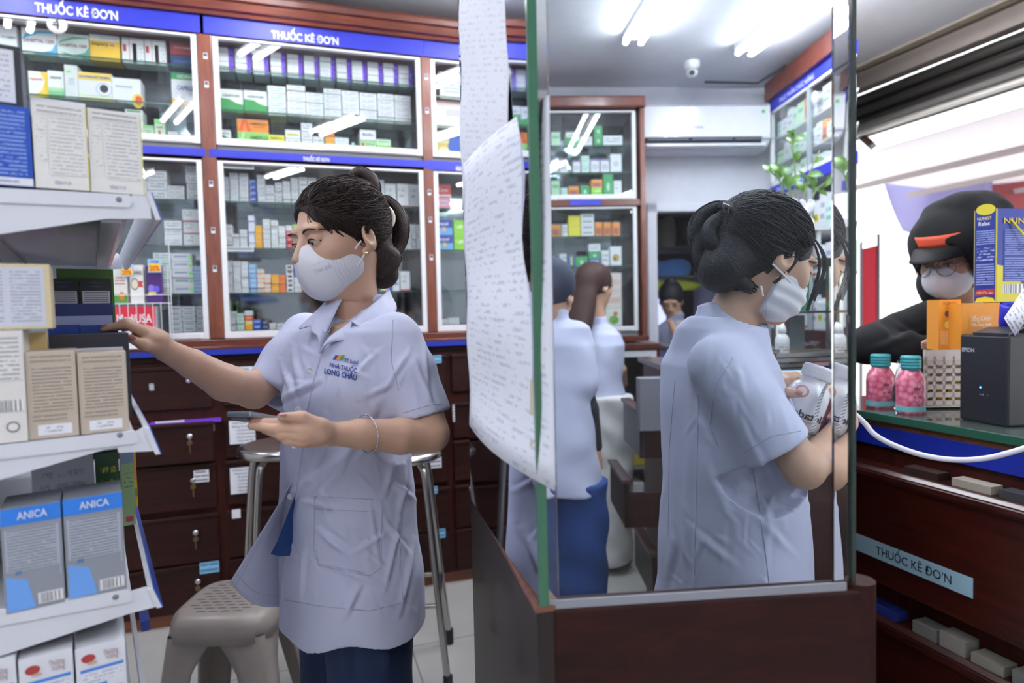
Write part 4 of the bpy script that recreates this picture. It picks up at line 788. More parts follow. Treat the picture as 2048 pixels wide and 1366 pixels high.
# printer
pa, pb = onZ(1918, 838, 1.0), onZ(2048, 862, 1.0); pd = (pb-pa).normalized(); pdep = V(-pd.y, pd.x, 0)
if pdep.x < 0: pdep = -pdep
t = thing('receipt_printer', 'black cube shaped receipt printer with small blue light on the counter', 'printer', V(pa.x, pa.y, 1.0))
H = at(1930, 668, (pa-E0).dot(FW)).z-1.0; BODY = plain('24262c', .38, name='printer_shell', bump=.15, bscale=900)
mb = MB(); mb.obox(V(pa.x, pa.y, 1.0005), pd*.145, pdep*.14, ZV*H, BODY); mb.build('housing', t, bevel=.006)
mb = MB(); mb.prism([V(pa.x, pa.y, 1.0005+H)+pd*.04, V(pa.x, pa.y, 1.0005+H)+pd*.145, V(pa.x, pa.y, 1.0005+H+.018)+pd*.135+pdep*.06, V(pa.x, pa.y, 1.0005+H+.014)+pd*.05+pdep*.04], ZV*.006, BODY); mb.build('lid', t, bevel=.002)
o = V(pa.x, pa.y, 1.0005)-pdep*.0006
mb = MB(); mb.text('EPSON', o+pd*.009+ZV*(H*.80), pd, ZV, .0105, plain('c8ccd4', .4), 'l', .02, width=.038); mb.build('lettering', t)
mb = MB(); q = o+pd*.0665+ZV*(H*.405); mb.tube([q, q-pdep*.0008], .0022, plain('4aa8ff', .4, name='blue_led', emit=3), 12); mb.build('power_light', t)
for k in range(3): mb = MB(); q = o+pd*(.0665+.008*k if k < 2 else .088)+ZV*(H*.325); mb.tube([q, q-pdep*.0003], .0024, plain('9a9ea8', .5), 3 if k == 2 else 12); mb.build('symbol', t)
# tall carton, orange cartons, marker, slip
def face_box(x0, x1, yt, yb, z, ang, dep, spec, name, label, cat='box', side=None, zbase=None):
    """a carton facing the viewer, turned by ang (degrees) about its near vertical edge"""
    a = at(x0, yb, z); fd = V(math.cos(math.radians(-18.3+ang)), math.sin(math.radians(-18.3+ang)), 0)
    b = onp(x1, yb, V(a.x, a.y, 0), V(-fd.y, fd.x, 0)); top = at(x0, yt, z).z
    z0 = zbase if zbase is not None else a.z
    w_ = V(b.x-a.x, b.y-a.y, 0); dd = V(-w_.y, w_.x, 0).normalized()*dep; o = V(a.x, a.y, z0); mb = MB(); h = ZV*(top-z0)
    mb.obox(o, w_, dd, h, plain(spec[0], .3)); decals(mb, o, w_, h, spec[2])
    if side: decals(mb, o+dd, -dd, h, side)
    return mb.build(name, label=label, cat=cat, bevel=.0004), o, w_, dd, h
NB = '1f3488'
K_ = at(1993, 604, 1.80); o = at(1947, 604, 1.84); o.z = K_.z; w_ = K_-o; h = ZV*(at(1993, 418, 1.80).z-K_.z); w2 = (R0 := V(RT.x, RT.y, 0).normalized())*.17+V(FW.x, FW.y, 0)*.035; dd = w2*.35
mb = MB(); mb.prism([o, K_, K_+w2, o+w2], h, plain(NB, .3)); decals(mb, o, w_, h, [('r', 0, .025, 0, 1, 'd8cc3a'), ('r', .94, 1, 0, 1, 'd8cc3a'), ('e', .5, 1, .42, .06, 'd8cc3a'), ('g', [(.05, 0), (.95, 0), (.85, .045), (.5, .06), (.15, .045)], 'd8cc3a'), ('t', 'NUNEST', .45, .89, .032, 'e8d9a0', .62), ('t', 'Relax', .45, .83, .042, 'f0f0f4', .5), ('p', .06, .92, .62, .78, NB, 'a8b4e0', 7, 6, .6), ('p', .06, .92, .44, .6, NB, 'c8d0ea', 5, 4, .5), ('p', .06, .92, .18, .42, NB, 'a8b4e0', 9, 6, .6), ('g', [(.06, .07), (.94, .08), (.9, .145), (.1, .135)], 'a02c34'), ('t', '12% Yến sào', .5, .09, .025, 'f0d8b0', .7)])
decals(mb, K_, w2, h, [('g', [(0, 0), (1, 0), (.9, .05), (.6, .12), (.35, .3), (.2, .38), (0, .4)], 'd8cc3a'), ('t', 'NUNEST', .48, .84, .06, 'e0c060', .72), ('p', .12, .95, .5, .78, NB, '9aa6d8', 12, 9, .6), ('p', .12, .95, .22, .48, NB, '9aa6d8', 10, 9, .6), ('b', .12, .6, .09, .19)])
mb.build('gift_carton', label='dark blue and gold gift carton standing behind the printer', cat='box')
mb = MB(); _f = V(FW.x, FW.y, 0)*.012; q = K_+w2*.25+h*.88-_f*.3; mb.tube([q, q+w2*.15-h*.14-_f, q+w2*.32-h*.28-_f, q+w2*.7-h*.4-_f], .0028, plain('e6dc2a', .6), 8); mb.build('cord_handle', label='yellow cord handle hanging on the wide blue gift carton', cat='handle')
OR = 'e8993a'
face_box(1876, 1921, 600, 700, 1.84, 0, .05, (OR, '', [('t', 'NUNEST', .5, .9, .06, 'a8642a', .6), ('e', .4, .72, .12, .06, '7a4a5a', 2), ('e', .55, .66, .14, .06, 'c8703a', 3), ('e', .45, .5, .18, .08, 'f0dc6a', 3), ('p', .08, .92, .1, .38, OR, 'f4d8a8', 8, 7, .6)]), 'orange_carton', 'narrow upright orange carton standing behind the plastic basket')
face_box(1923, 1999, 607, 700, 1.79, 4, .06, (OR, '', [('r', .2, .8, .2, .75, 'ea9f46'), ('t', 'Sống XANH', .5, .62, .09, 'f6e6c8', .5), ('t', 'Tiêu dùng sạch', .5, .5, .07, 'f6e6c8', .5), ('e', .35, .3, .06, .1, 'f2c890', 3), ('e', .62, .3, .06, .1, 'f2c890', 3), ('e', .5, .22, .22, .03, 'f2c890', 3)]), 'orange_carton', 'broad orange carton with pale lettering behind the printer')
mb = MB(); a = at(2018, 650, 1.72); b = at(2022, 609, 1.70); d = (b-a).normalized(); mb.tube([a-d*.04, a, a+(b-a)*.15, b-d*.003, b], [.022, .023, .0245, .0245, .021], plain('2a2ab0', .35, name='marker_blue'), 24)
mb.tube([b, b+d*.001], .009, plain('1c1c80', .4), 16); mb.build('marker_cap', label='thick deep blue round cap standing behind the printer', cat='marker')
mb = MB(); a, b, c, d = at(2008, 636, 1.66), at(2052, 570, 1.68), at(2075, 610, 1.66), at(2030, 672, 1.64); mb.grid([[a, d], [b, c]], printed('e6e8f2', '6a7088', 8, 5, .5)); mb.build('paper_slip', label='tilted white paper slip propped behind the printer', cat='paper', solid=.0005)
# basket
t = None
ba = onZ(1850, 802, 1.0); bb = onZ(1935, 812, 1.0); bd = V(1, .35, 0).normalized()
def basket():
    a = at(1849, 797, 1.97); a.z = 1.0; z1 = at(1845, 700, 1.97).z; u = V(math.cos(math.radians(-18.3-4)), math.sin(math.radians(-18.3-4)), 0); v = V(-u.y, u.x, 0); v = (v*.8+u*.62).normalized()
    W_, D_, Hh = .17, .10, z1-1.0
    t = thing('plastic_basket', 'cream perforated plastic basket on the counter between bottles and printer', 'basket', a)
    PLA = plain('dcd0c8', .4, name='basket_plastic')
    def wall(o, d, n_, nm):
        mb = MB(); L_ = n_; bars = max(3, int(L_/.026)); o2 = o
        for k in range(6):
            z = .012+k*(Hh-.045)/5.6; mb.obox(o+ZV*z, d*L_, V(-d.y, d.x, 0)*.003, ZV*((Hh-.05)/9), PLA)
        for k in range(bars+1):
            mb.obox(o+d*(L_*k/bars-.003 if k else 0)+ZV*.01, d*.008, V(-d.y, d.x, 0)*.0032, ZV*(Hh-.03), PLA)
        mb.obox(o+ZV*(Hh-.032), d*L_, V(-d.y, d.x, 0)*.0045, ZV*.032, plain('e9e2de', .35, name='basket_rim'))
        mb.build(nm, t)
    tp = .012
    wall(a, u, W_, 'side_wall'); wall(a+v*D_, u, W_, 'side_wall'); wall(a, v, D_, 'side_wall'); wall(a+u*W_, v, D_, 'side_wall')
    mb = MB(); mb.obox(a+ZV*.006, u*W_, v*D_, ZV*.004, PLA); mb.build('bottom', t)
    mb = MB()
    for k, c in enumerate(('e8a42a', 'e0b83a', '8a7a9a')): MB().obox(a+u*(.02+.045*k)+v*.03+ZV*.011, u*.04, v*.05, ZV*(.05+.015*k), plain(c, .5)).build('candy_packet', label='%s packet inside the plastic basket' % ('orange', 'yellow', 'mauve')[k], cat='packet')
basket()
# sweet bottles
def sweets_mat():
    if 'pink_sweets' in MATS: return MATS['pink_sweets']
    m, nt, b = newmat('pink_sweets'); L = nt.links.new; tc = N(nt, 'ShaderNodeTexCoord'); vo = N(nt, 'ShaderNodeTexVoronoi', Scale=62.0); cr = N(nt, 'ShaderNodeValToRGB'); cr.color_ramp.elements[0].color = srgb('fba4ba'); cr.color_ramp.elements[1].color = srgb('c83a68'); cr.color_ramp.elements[0].position = .25; cr.color_ramp.elements[1].position = .85
    L(tc.outputs['Object'], vo.inputs['Vector']); L(vo.outputs['Distance'], cr.inputs[0]); L(cr.outputs[0], b.inputs['Base Color']); b.inputs['Roughness'].default_value = .3; b.inputs['Coat Weight'].default_value = .8; b.inputs['Coat Roughness'].default_value = .08; return m
def sweet_bottle(xc, yb, yt, z, ang, label):
    c = at(xc, yb, z); c.z = 1.0005; h = at(xc, yt, z).z-c.z; r = 25*z/FPX
    t = thing('sweets_bottle', label, 'bottle', c, 0, 'pink sweets bottles on the counter')
    M = Matrix.Rotation(ang, 3, 'Z')
    def ring(rr, z_, sq=.0): return [c+M@V(rr*math.copysign(abs(math.cos(a))**.6, math.cos(a)), rr*.72*math.copysign(abs(math.sin(a))**.6, math.sin(a)), z_) for a in [2*PI*j/36 for j in range(36)]]
    body = MB(); rows = [ring(r*.9, 0), ring(r, h*.03), ring(r, h*.22), ring(r, h*.5), ring(r*.97, h*.6), ring(r*.8, h*.69), ring(r*.66, h*.74), ring(r*.6, h*.77)]
    body.grid(rows, sweets_mat(), closed=True); body.add(rows[0], [tuple(reversed(range(36)))], plain('c03a5a', .3)); body.build('body', t)
    lb = MB(); lb.grid([[p+(p-V(c.x, c.y, p.z)).normalized()*.0006 for p in ring(r, h*k)] for k in (.05, .12, .14)], plain('7fd0d4', .4), closed=True); lb.build('label_band', t)
    fv = M@V(0, -1, 0); fr = c+fv*(r*.73+.0035)
    ux = M@V(1, 0, 0)
    fc = MB(); K = plain('3a1a2a', .4); fc.text('play', fr+ZV*(h*.43), ux, ZV, .0085, K, 'c', .03)
    for sx in (-1, 1): fc.add([fr+ux*(sx*.0075+.0025*math.cos(a))+ZV*(h*.30+.0022*math.sin(a))+fv*.0006 for a in [2*PI*j/14 for j in range(14)]], [tuple(range(14))], K)
    fc.tube([fr+ux*(.006*math.cos(a))+ZV*(h*.245+.005*math.sin(a))+fv*.001 for a in [PI+PI*j/8 for j in range(9)]], .0007, K, 5)
    fc.build('face_print', t)
    cp = MB(); pr = [(.0001, h), (r*.66, h), (r*.7, h*.985)]
    for k in range(4): zz = h*(.97-.05*k); pr += [(r*.73, zz), (r*.73, zz-h*.03), (r*.68, zz-h*.038)]
    pr += [(r*.62, h*.755)]; cp.lathe(c, pr[::-1], plain('3fa0a8', .35), 30); cp.build('cap', t)
sweet_bottle(1761, 800, 708, 2.02, -.32, 'pink sweets bottle with teal cap, next to the metal trays')
sweet_bottle(1821, 810, 711, 1.90, -.30, 'pink sweets bottle with teal cap, next to the plastic basket')
mb = MB(); a = at(1786, 805, 1.99); rows = [[at(1782, 800, 1.98), at(1800, 805, 1.99)], [at(1790, 750, 2.0), at(1806, 750, 2.0)], [at(1795, 718, 2.02), at(1815, 712, 2.03)], [at(1808, 706, 2.04), at(1828, 705, 2.05)]]
mb.grid(rows, sheet_glass('crinkled_film', 'e8eaf4', 1.6, boost=2.2, rough=.15)); mb.build('plastic_bag', label='clear crinkled plastic bag between the two pink sweets bottles', cat='bag', solid=.0006)
mb = MB(); a = at(1846, 760, 2.06); mb.box((a.x-.01, a.y, 1.0005), (a.x+.012, a.y+.05, 1.08), plain('5a2a80', .4)); mb.build('purple_packet', label='small purple packet standing between sweets bottle and basket', cat='packet')
# white cable
pts = [(1700, 820, 1.50), (1728, 845, 1.50), (1748, 868, 1.49), (1780, 887, 1.48), (1830, 906, 1.46), (1880, 917, 1.44), (1930, 920, 1.42), (1975, 916, 1.40), (2010, 908, 1.38), (2060, 893, 1.36), (2120, 872, 1.34)]
def catmull(P, k=6):
    out = []
    for i in range(len(P)-1):
        p0, p1, p2, p3 = P[max(0, i-1)], P[i], P[i+1], P[min(len(P)-1, i+2)]
        for j in range(k):
            t_ = j/k; out.append(.5*((2*p1)+(p2-p0)*t_+(2*p0-5*p1+4*p2-p3)*t_*t_+(3*p1-p0-3*p2+p3)*t_**3))
    out.append(P[-1]); return out
mb = MB(); mb.tube(catmull([at(*p) for p in pts]+[V(1.635, .72, .985), V(1.66, .70, 1.008), V(1.74, .74, 1.008), V(1.80, .84, 1.008)]), .0062, plain('dcdce6', .45, name='white_cable'), 12); mb.build('cable', label='thick white cable sagging in front of the counter edge', cat='cable')

# ---------------------------------------------------------------- shop front and the street
struct(MB().box((3.34, -2.6, 2.665), (3.42, 5.2, CEIL), plain('a89d94', .8, name='soffit_plaster')), 'wall_right')
struct(MB().box((3.34, 3.3, 0), (3.42, 5.2, 2.665), WHITE_WALL), 'wall_right_end')
struct(MB().box((3.34, -2.6, 0), (3.42, -1.6, 2.665), WHITE_WALL), 'wall_right_near')
mb = MB(); mb.box((3.30, -2.6, CEIL-.03), (3.34, 5.2, CEIL), plain('6a6152', .6)); mb.box((3.285, -2.6, CEIL-.012), (3.30, 5.2, CEIL), plain('b8ab9c', .6)); struct(mb, 'trim_1')
sh = thing('roller_shutter', 'rolled up dark metal shutter above the shop opening', 'shutter', V(3.5, .8, 2.4))
MB().box((3.43, -2.2, 2.44), (3.62, 3.4, 2.66), plain('2a2826', .6)).build('housing', sh)
for k in range(3):
    MB().tube([V(3.42, -2.2, 2.62-.075*k), V(3.42, 3.4, 2.62-.075*k)], .03, plain('44413d', .5, .3), 12).build('rolled_slat', sh)
MB().box((3.40, -2.2, 2.405), (3.45, 3.4, 2.43), plain('e8e4dc', .5)).build('guide_rail', sh)
MB().box((3.36, -2.2, 2.43), (3.42, 3.4, 2.455), plain('6f6c68', .7)).build('dusty_ledge', sh)
struct(MB().box((3.34, -8, -.06), (16, 14, -.01), plain('d8d4ce', .8, name='street_paving')), 'ground')
c = onX(1738, 285, 3.5); t = thing('security_camera', 'small brown box camera under the shop front rail', 'camera', c)
mb = MB(); a, b = onX(1722, 272, 3.5), onX(1745, 292, 3.45); d = (b-a).normalized(); mb.tube([a, b], .028, plain('6a4a44', .5), 4); mb.build('housing', t); mb = MB(); mb.tube([b, b+d*.004], .018, plain('8f959c', .2), 16); mb.build('lens', t); MB().tube([a, a+V(0, 0, .09)], .006, BLACK, 8).build('bracket', t)
# awning canvas outside, light slats, tarpaulins, sign stand, tree
aw = thing('street_awning', 'bright translucent awning over the pavement', 'awning', V(5, 1, 2.3))
AWM, nt_, b_ = newmat('awning_sheet'); b_.inputs['Base Color'].default_value = srgb('f2eef0'); b_.inputs['Transmission Weight'].default_value = 0; b_.inputs['Roughness'].default_value = .8
tr = N(nt_, 'ShaderNodeBsdfTranslucent'); tr.inputs[0].default_value = srgb('f4f0f2'); mx = N(nt_, 'ShaderNodeMixShader'); mx.inputs[0].default_value = .6
nt_.links.new(b_.outputs[0], mx.inputs[1]); nt_.links.new(tr.outputs[0], mx.inputs[2]); nt_.links.new(mx.outputs[0], nt_.nodes['Material Output'].inputs[0])
MB().obox(V(3.7, -3, 2.36), V(2.2, 0, -.12), V(0, 7, 0), V(0, 0, .004), AWM).build('canvas', aw)
for x in (4.2, 4.8, 5.4): MB().box((x, -3, 2.26-(x-3.7)*.05), (x+.03, 4, 2.30-(x-3.7)*.05), plain('b8aca8', .5)).build('batten', aw)
def tarp(pts, c, name, label):
    mb = MB(); rows = []
    for i in range(9):
        f = i/8; L_ = at(*pts[0]).lerp(at(*pts[3]), f); R_ = at(*pts[1]).lerp(at(*pts[2]), f)
        rows.append([L_.lerp(R_, j/14)+FW*(.05*math.sin(j*.9+f*2)) for j in range(15)])
    mb.grid(rows, c); mb.build(name, label=label, cat='tarpaulin', solid=.002)
def cloth(h, name):
    m, nt, b = newmat(name); tr = N(nt, 'ShaderNodeBsdfTranslucent'); tr.inputs[0].default_value = srgb(h); mx = N(nt, 'ShaderNodeMixShader'); mx.inputs[0].default_value = .5
    b.inputs['Base Color'].default_value = srgb(h); nt.links.new(b.outputs[0], mx.inputs[1]); nt.links.new(tr.outputs[0], mx.inputs[2]); nt.links.new(mx.outputs[0], nt.nodes['Material Output'].inputs[0]); return m
tarp([(1768, 368, 5.6), (1990, 296, 5.0), (1990, 560, 5.0), (1812, 460, 5.5)], cloth('bdb9dc', 'violet_tarpaulin'), 'tarpaulin', 'pale violet tarpaulin hung up outside behind the hooded customer')
tarp([(1985, 290, 5.1), (2300, 190, 4.6), (2300, 560, 4.6), (1985, 560, 5.1)], cloth('c47a7c', 'red_tarpaulin'), 'tarpaulin', 'faded red tarpaulin hung up outside above the black hood')
st = thing('banner_stand', 'red banner board on a thin metal frame out on the pavement', 'banner', at(1740, 660, 5.2))
a, b, c, d = at(1722, 486, 5.2), at(1757, 468, 5.2), at(1757, 652, 5.2), at(1722, 668, 5.2)
MB().tube([V(d.x, d.y, -.009), d, a, b, c, V(c.x, c.y, -.009)], .012, plain('6a6870', .4, .5), 8).build('frame', st)
mb = MB(); mb.prism([a+V(0, 0, -.05), b+V(0, 0, -.09), c, d], FW*.01, cloth('c83a4a', 'red_banner')); mb.build('board', st)
# ---------------------------------------------------------------- the mirror's reflected room, built as an alcove behind the partition
_a = math.radians(15.0); AY = V(math.sin(_a), math.cos(_a), 0); AX = V(math.cos(_a), -math.sin(_a), 0)
W0 = at(1262, 172, 4.17); W0 = V(W0.x, W0.y, 0)
def A(u, v, z=0): return W0+AX*u-AY*v+ZV*z
def au(x, y, v=0.0):
    q = onp(x, y, A(0, v), AY); return (q-W0).dot(AX), q.z
def abox(mb, u0, u1, v0, v1, z0, z1, m): mb.obox(A(u0, v1, z0), AX*(u1-u0), AY*(v1-v0), ZV*(z1-z0), m); return mb
mb = MB(); abox(mb, -1.2, .155, -.08, -.004, 0, CEIL, WHITE_WALL); abox(mb, .155, .95, -.08, -.004, 1.975, CEIL, WHITE_WALL); abox(mb, .95, 1.45, -.08, -.004, 0, CEIL, WHITE_WALL); struct(mb, 'wall_alcove')
DF = plain('e4e5ee', .5, name='door_frame_paint')
mb = MB(); abox(mb, .095, .155, 0, .02, 0, 2.03, DF); abox(mb, .95, 1.0, 0, .02, 0, 2.03, DF); abox(mb, .095, 1.0, 0, .02, 1.975, 2.03, DF); struct(mb, 'trim_2')
# store room behind the doorway
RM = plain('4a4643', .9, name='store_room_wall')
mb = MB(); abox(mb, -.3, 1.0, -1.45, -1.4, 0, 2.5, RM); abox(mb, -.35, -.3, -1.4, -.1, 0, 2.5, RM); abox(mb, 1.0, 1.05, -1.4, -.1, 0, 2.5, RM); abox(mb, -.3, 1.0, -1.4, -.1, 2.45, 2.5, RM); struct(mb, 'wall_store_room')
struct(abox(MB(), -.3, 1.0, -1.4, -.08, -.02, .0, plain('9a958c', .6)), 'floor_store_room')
t = thing('storage_shelf', 'dark storage shelf in the room behind the doorway', 'shelf', A(.5, -.7))
for z in (1.58, 1.80, 2.1): abox(MB(), .0, .98, -.95, -.55, z-.02, z, plain('3a3532', .6)).build('board', t)
for u in (0.0, .95): abox(MB(), u, u+.03, -.95, -.55, 0, 2.1, plain('3a3532', .6)).build('side', t)
for k, (u0, u1, z0, h, c, l) in enumerate(((.06, .26, 1.58, .13, '2f5a9a', 'blue and white cloth bundle'), (.3, .62, 1.58, .12, '4a78b8', 'light blue cloth bundle'), (.10, .7, 1.47, .075, 'a8b23a', 'yellow green cloth roll'), (.1, .3, 1.8, .16, 'b88a3a', 'mustard yellow bag'), (.33, .5, 1.8, .22, '8a8078', 'grey plastic bag'), (.55, .9, 1.8, .2, '5a4a3a', 'brown paper bag'))):
    mb = MB(); rows = []
    for i in range(9):
        f = i/8; rows.append([A((u0+u1)/2+(u1-u0)/2*math.cos(a)*(.85+.15*math.sin(PI*f)), -.66+.07*math.sin(a), z0+.001+h*f+.01*math.sin(3*a+f*4)*f)*1 for a in [2*PI*j/20 for j in range(20)]])
    mb.grid(rows, plain(c, .8), closed=True); mb.add(rows[-1], [tuple(range(20))], plain(c, .8)); mb.add(rows[0], [tuple(range(20))], plain(c, .8)); mb.build('cloth_bundle' if k < 3 else 'storage_bag', label=l+' on the shelf in the store room', cat='bundle' if k < 3 else 'bag')
mb = MB(); abox(mb, .0, .7, -1.38, -1.36, .95, 1.42, plain('b9b8e8', .5, name='lit_screen', emit=1.1)); mb.build('lit_panel', label='pale lavender lit panel at the back of the store room', cat='screen')
# air conditioner
u0, _ = au(1278, 250, .2); u1, _ = au(1536, 250, .2); DZ_ = au(1400, 210, .2)[1]-2.675; V2 = lambda z: z+DZ_
t = thing('air_conditioner', 'white wall mounted air conditioner above the doorway', 'air conditioner', A((u0+u1)/2, 0, V2(2.4)))
prof = [(0, 2.675), (.20, 2.675), (.225, 2.66), (.225, 2.47), (.205, 2.435), (.15, 2.405), (0, 2.40)]
mb = MB(); P_ = [A(u0, v, V2(z)) for v, z in prof]; Q_ = [A(u1, v, V2(z)) for v, z in prof]; n = len(prof)
ACW = plain('e6e7f0', .22, name='ac_plastic', coat=.3)
mb.add(P_+Q_, [(i, (i+1) % n, n+(i+1) % n, n+i) for i in range(n)]+[tuple(range(n)), tuple(reversed(range(n, 2*n)))], ACW); mb.build('housing', t, bevel=.004)
mb = MB(); mb.add([A(u0+.03, .2275, V2(2.470)), A(u1-.05, .2275, V2(2.470)), A(u1-.05, .209, V2(2.432)), A(u0+.03, .209, V2(2.432))], [(0, 1, 2, 3)], plain('23262e', .5)); mb.build('air_slot', t)
mb = MB(); mb.obox(A(u0+.03, .245, V2(2.408)), AX*(u1-u0-.06), AY*.06, ZV*.018, ACW); mb.build('flap', t, bevel=.005)
for k in range(3): mb = MB(); mb.obox(A(u0+.05+.28*k, .226, V2(2.455)), AX*.26, AY*.004, ZV*.004, plain('9a9eac', .5)); mb.build('vane', t)
q = A(au(1398, 264, .226)[0], .2262, V2(2.523)); mb = MB(); mb.text('CASPER', q, AX, ZV, .012, plain('6a7080', .4), 'c', .02); mb.build('lettering', t)
mb = MB(); mb.obox(A(u1-.055, .2265, V2(2.60)), AX*.04, AY*.001, ZV*.055, plain('dfe8df', .5)); mb.obox(A(u1-.052, .2272, V2(2.615)), AX*.02, AY*.001, ZV*.02, plain('58b068', .5)); mb.build('sticker', t)
# dome camera on the ceiling
c = onZ(1384, 124, CEIL); t = thing('dome_camera', 'white dome security camera on the ceiling above the air conditioner', 'camera', c)
MB().lathe(V(c.x, c.y, CEIL-.045), [(.035, 0), (.045, .02), (.045, .045)], WHITE_ALU, 24).build('base', t)
MB().ellipsoid(V(c.x, c.y, CEIL-.06), (.034, .034, .032), WHITE_ALU, 12).build('dome', t)
q = V(c.x, c.y, CEIL-.062); dq = (E0-q).normalized(); MB().tube([q+dq*.02, q+dq*.036], .016, plain('4a5260', .2), 18).build('lens', t)
mb = MB(); q0, q1 = onZ(1410, 163, CEIL-.001), onZ(1515, 165, CEIL-.001); q2 = onZ(1570, 130, CEIL-.001); mb.tube([q0-ZV*.004, q1-ZV*.004, q2-ZV*.004], .008, plain('4a4c56', .5), 8); struct(mb, 'trim_3')
# alcove cabinets
KEEP = (Y0,)
ZA = [au(1180, y, .32)[1] for y in (220, 286, 341, 399)]; ZB = [au(1180, y, .32)[1] for y in (413, 470, 531, 664)]
c1 = cabinet(-5.0, -4.04, ZA[3], ZA[0], (ZA[1], ZA[2]), 'upper glass cabinet of health products at the end wall of the alcove', bandz=None)
c2 = cabinet(-5.0, -4.04, ZB[3], ZB[0], (ZB[1], ZB[2]), 'lower glass cabinet of health products at the end wall of the alcove', bandz=None)
for c, z in ((c1, ZA[3]), (c2, ZB[3])):
    L_ = A(-.537, .155, z); c.location = L_; c.rotation_euler = (0, 0, -_a); c['group'] = 'glass cabinets at the end wall of the alcove'
mb = MB(); abox(mb, -1.02, .0, .0, .36, ZA[0]+.005, ZA[0]+.075, RED_WOOD); mb.build('cornice', label='short reddish cornice on the alcove end cabinet', cat='cornice', bevel=.01)
mb = MB(); abox(mb, -.035, -.008, .0, .345, ZB[3]-.03, ZA[0], POST_WOOD); mb.build('wood_post', label='reddish wooden side post of the alcove end cabinet', cat='post')
mb = MB(); abox(mb, -1.02, -.036, .0, .33, ZB[0]+.002, ZA[3]-.002, RED_WOOD); abox(mb, -.47, -.28, .33, .334, ZB[0]+.006, ZA[3]-.006, BLUE_BAND); mb.build('cross_rail', label='wooden rail with blue strip between the alcove end cabinets', cat='rail')
mb = MB(); abox(mb, -1.02, .0, .0, .36, ZB[3]-.06, ZB[3]-.031, RED_WOOD); mb.build('ledge', label='reddish ledge under the alcove end cabinets', cat='ledge')
def fillA(zs, rows, shelf, T=(1080, 200, 2.732), v=.27):
    ox, oy, sc = T
    for i, (x0, x1, yt, n, st) in enumerate(rows):
        a = au(ox+x0/sc, oy+yt/sc, v); b = au(ox+x1/sc, oy+yt/sc, v); h = max(.03, a[1]-zs)/n
        for k in range(n):
            s_ = st if isinstance(st, str) else st[k]; up = (ORD[k]+' up, ') if n > 1 else ''
            one_box(A(a[0]+.001, v, zs+.001+k*h), b[0]-a[0]-.002, .08, h-.001, s_, f'{STY[s_][1]} box, {up}{ORD[i]} along, {shelf}', 'boxes on the '+shelf, AX, AY, name='health_carton')
STY.update({'jar': (WHITE, 'white purple-topped', [('r', 0, 1, .85, 1, '8a7ab0'), ('p', .1, .9, .2, .6, WHITE, '7a6a9a', 3, 4, .6)]), 'logo': (WHITE, 'white red-logo', [('e', .5, .45, .2, .12, 'b0604a'), ('e', .5, .45, .14, .08, WHITE, 3)]), 'yl': ('e8dc3a', 'lemon yellow', []), 'oran': ('e89a4a', 'orange and red', [('r', .1, .9, .1, .6, 'c85a3a'), ('e', .5, .3, .2, .15, '6a7a8a', 3)]),
 'gre': ('3aa060', 'green', [('e', .5, .4, .15, .2, 'c8e8d0')]), 'bly': ('3a62b0', 'blue and yellow', [('r', .4, .7, .1, .9, 'd8cc5a')]), 'pic': (WHITE, 'white fruit-pictured', [('e', .5, .4, .32, .2, 'c0a860'), ('e', .4, .35, .12, .1, '8a4a3a', 3)]), 'fru': ('eef0ea', 'white green-pictured', [('e', .5, .35, .3, .25, '7ab04a'), ('e', .6, .7, .15, .12, 'd8704a', 3)]), 'pk': ('ecdcd8', 'pale pink', [('r', .1, .9, .3, .6, 'e0c0b0')])})
fillA(ZA[1], [(60, 110, 175, 1, 'lgreen'), (140, 215, 175, 1, 'green_white'), (225, 285, 200, 1, 'white'), (295, 340, 140, 2, 'gre'), (345, 450, 195, 1, 'white')], 'alcove upper cabinet, top')
fillA(ZA[2], [(60, 100, 320, 1, 'jar'), (105, 150, 330, 1, 'white'), (180, 220, 330, 1, 'jar'), (224, 270, 305, 2, 'mint'), (275, 325, 322, 1, 'jar'), (330, 378, 322, 1, 'jar'), (383, 446, 295, 1, 'logo')], 'alcove upper cabinet, middle')
fillA(ZA[3]+.031, [(60, 108, 440, 1, 'lgreen'), (113, 150, 480, 1, 'mint'), (155, 212, 472, 1, 'oran'), (220, 272, 468, 1, 'gre'), (278, 340, 435, 2, ['lime', 'oran']), (345, 398, 405, 1, 'gre'), (402, 446, 440, 1, 'whiter')], 'alcove upper cabinet, bottom')
fillA(ZB[1], [(55, 115, 680, 1, 'oran'), (118, 150, 680, 1, 'white'), (153, 220, 632, 2, 'yl'), (222, 295, 622, 4, 'whitek'), (300, 340, 668, 1, 'oran'), (345, 388, 668, 1, 'oran'), (393, 437, 668, 1, 'oran')], 'alcove lower cabinet, top')
fillA(ZB[2], [(60, 100, 850, 1, 'bly'), (105, 145, 840, 1, 'white'), (150, 190, 850, 1, 'bly'), (192, 262, 855, 1, 'gre'), (265, 330, 787, 3, ['blue', 'gre', 'white']), (334, 378, 822, 1, 'white'), (382, 446, 800, 1, 'pic')], 'alcove lower cabinet, middle')
fillA(ZB[3]+.031, [(250, 350, 980, 2, 'pk'), (355, 445, 945, 3, ['fru', 'pk', 'pk'])], 'alcove lower cabinet, bottom')
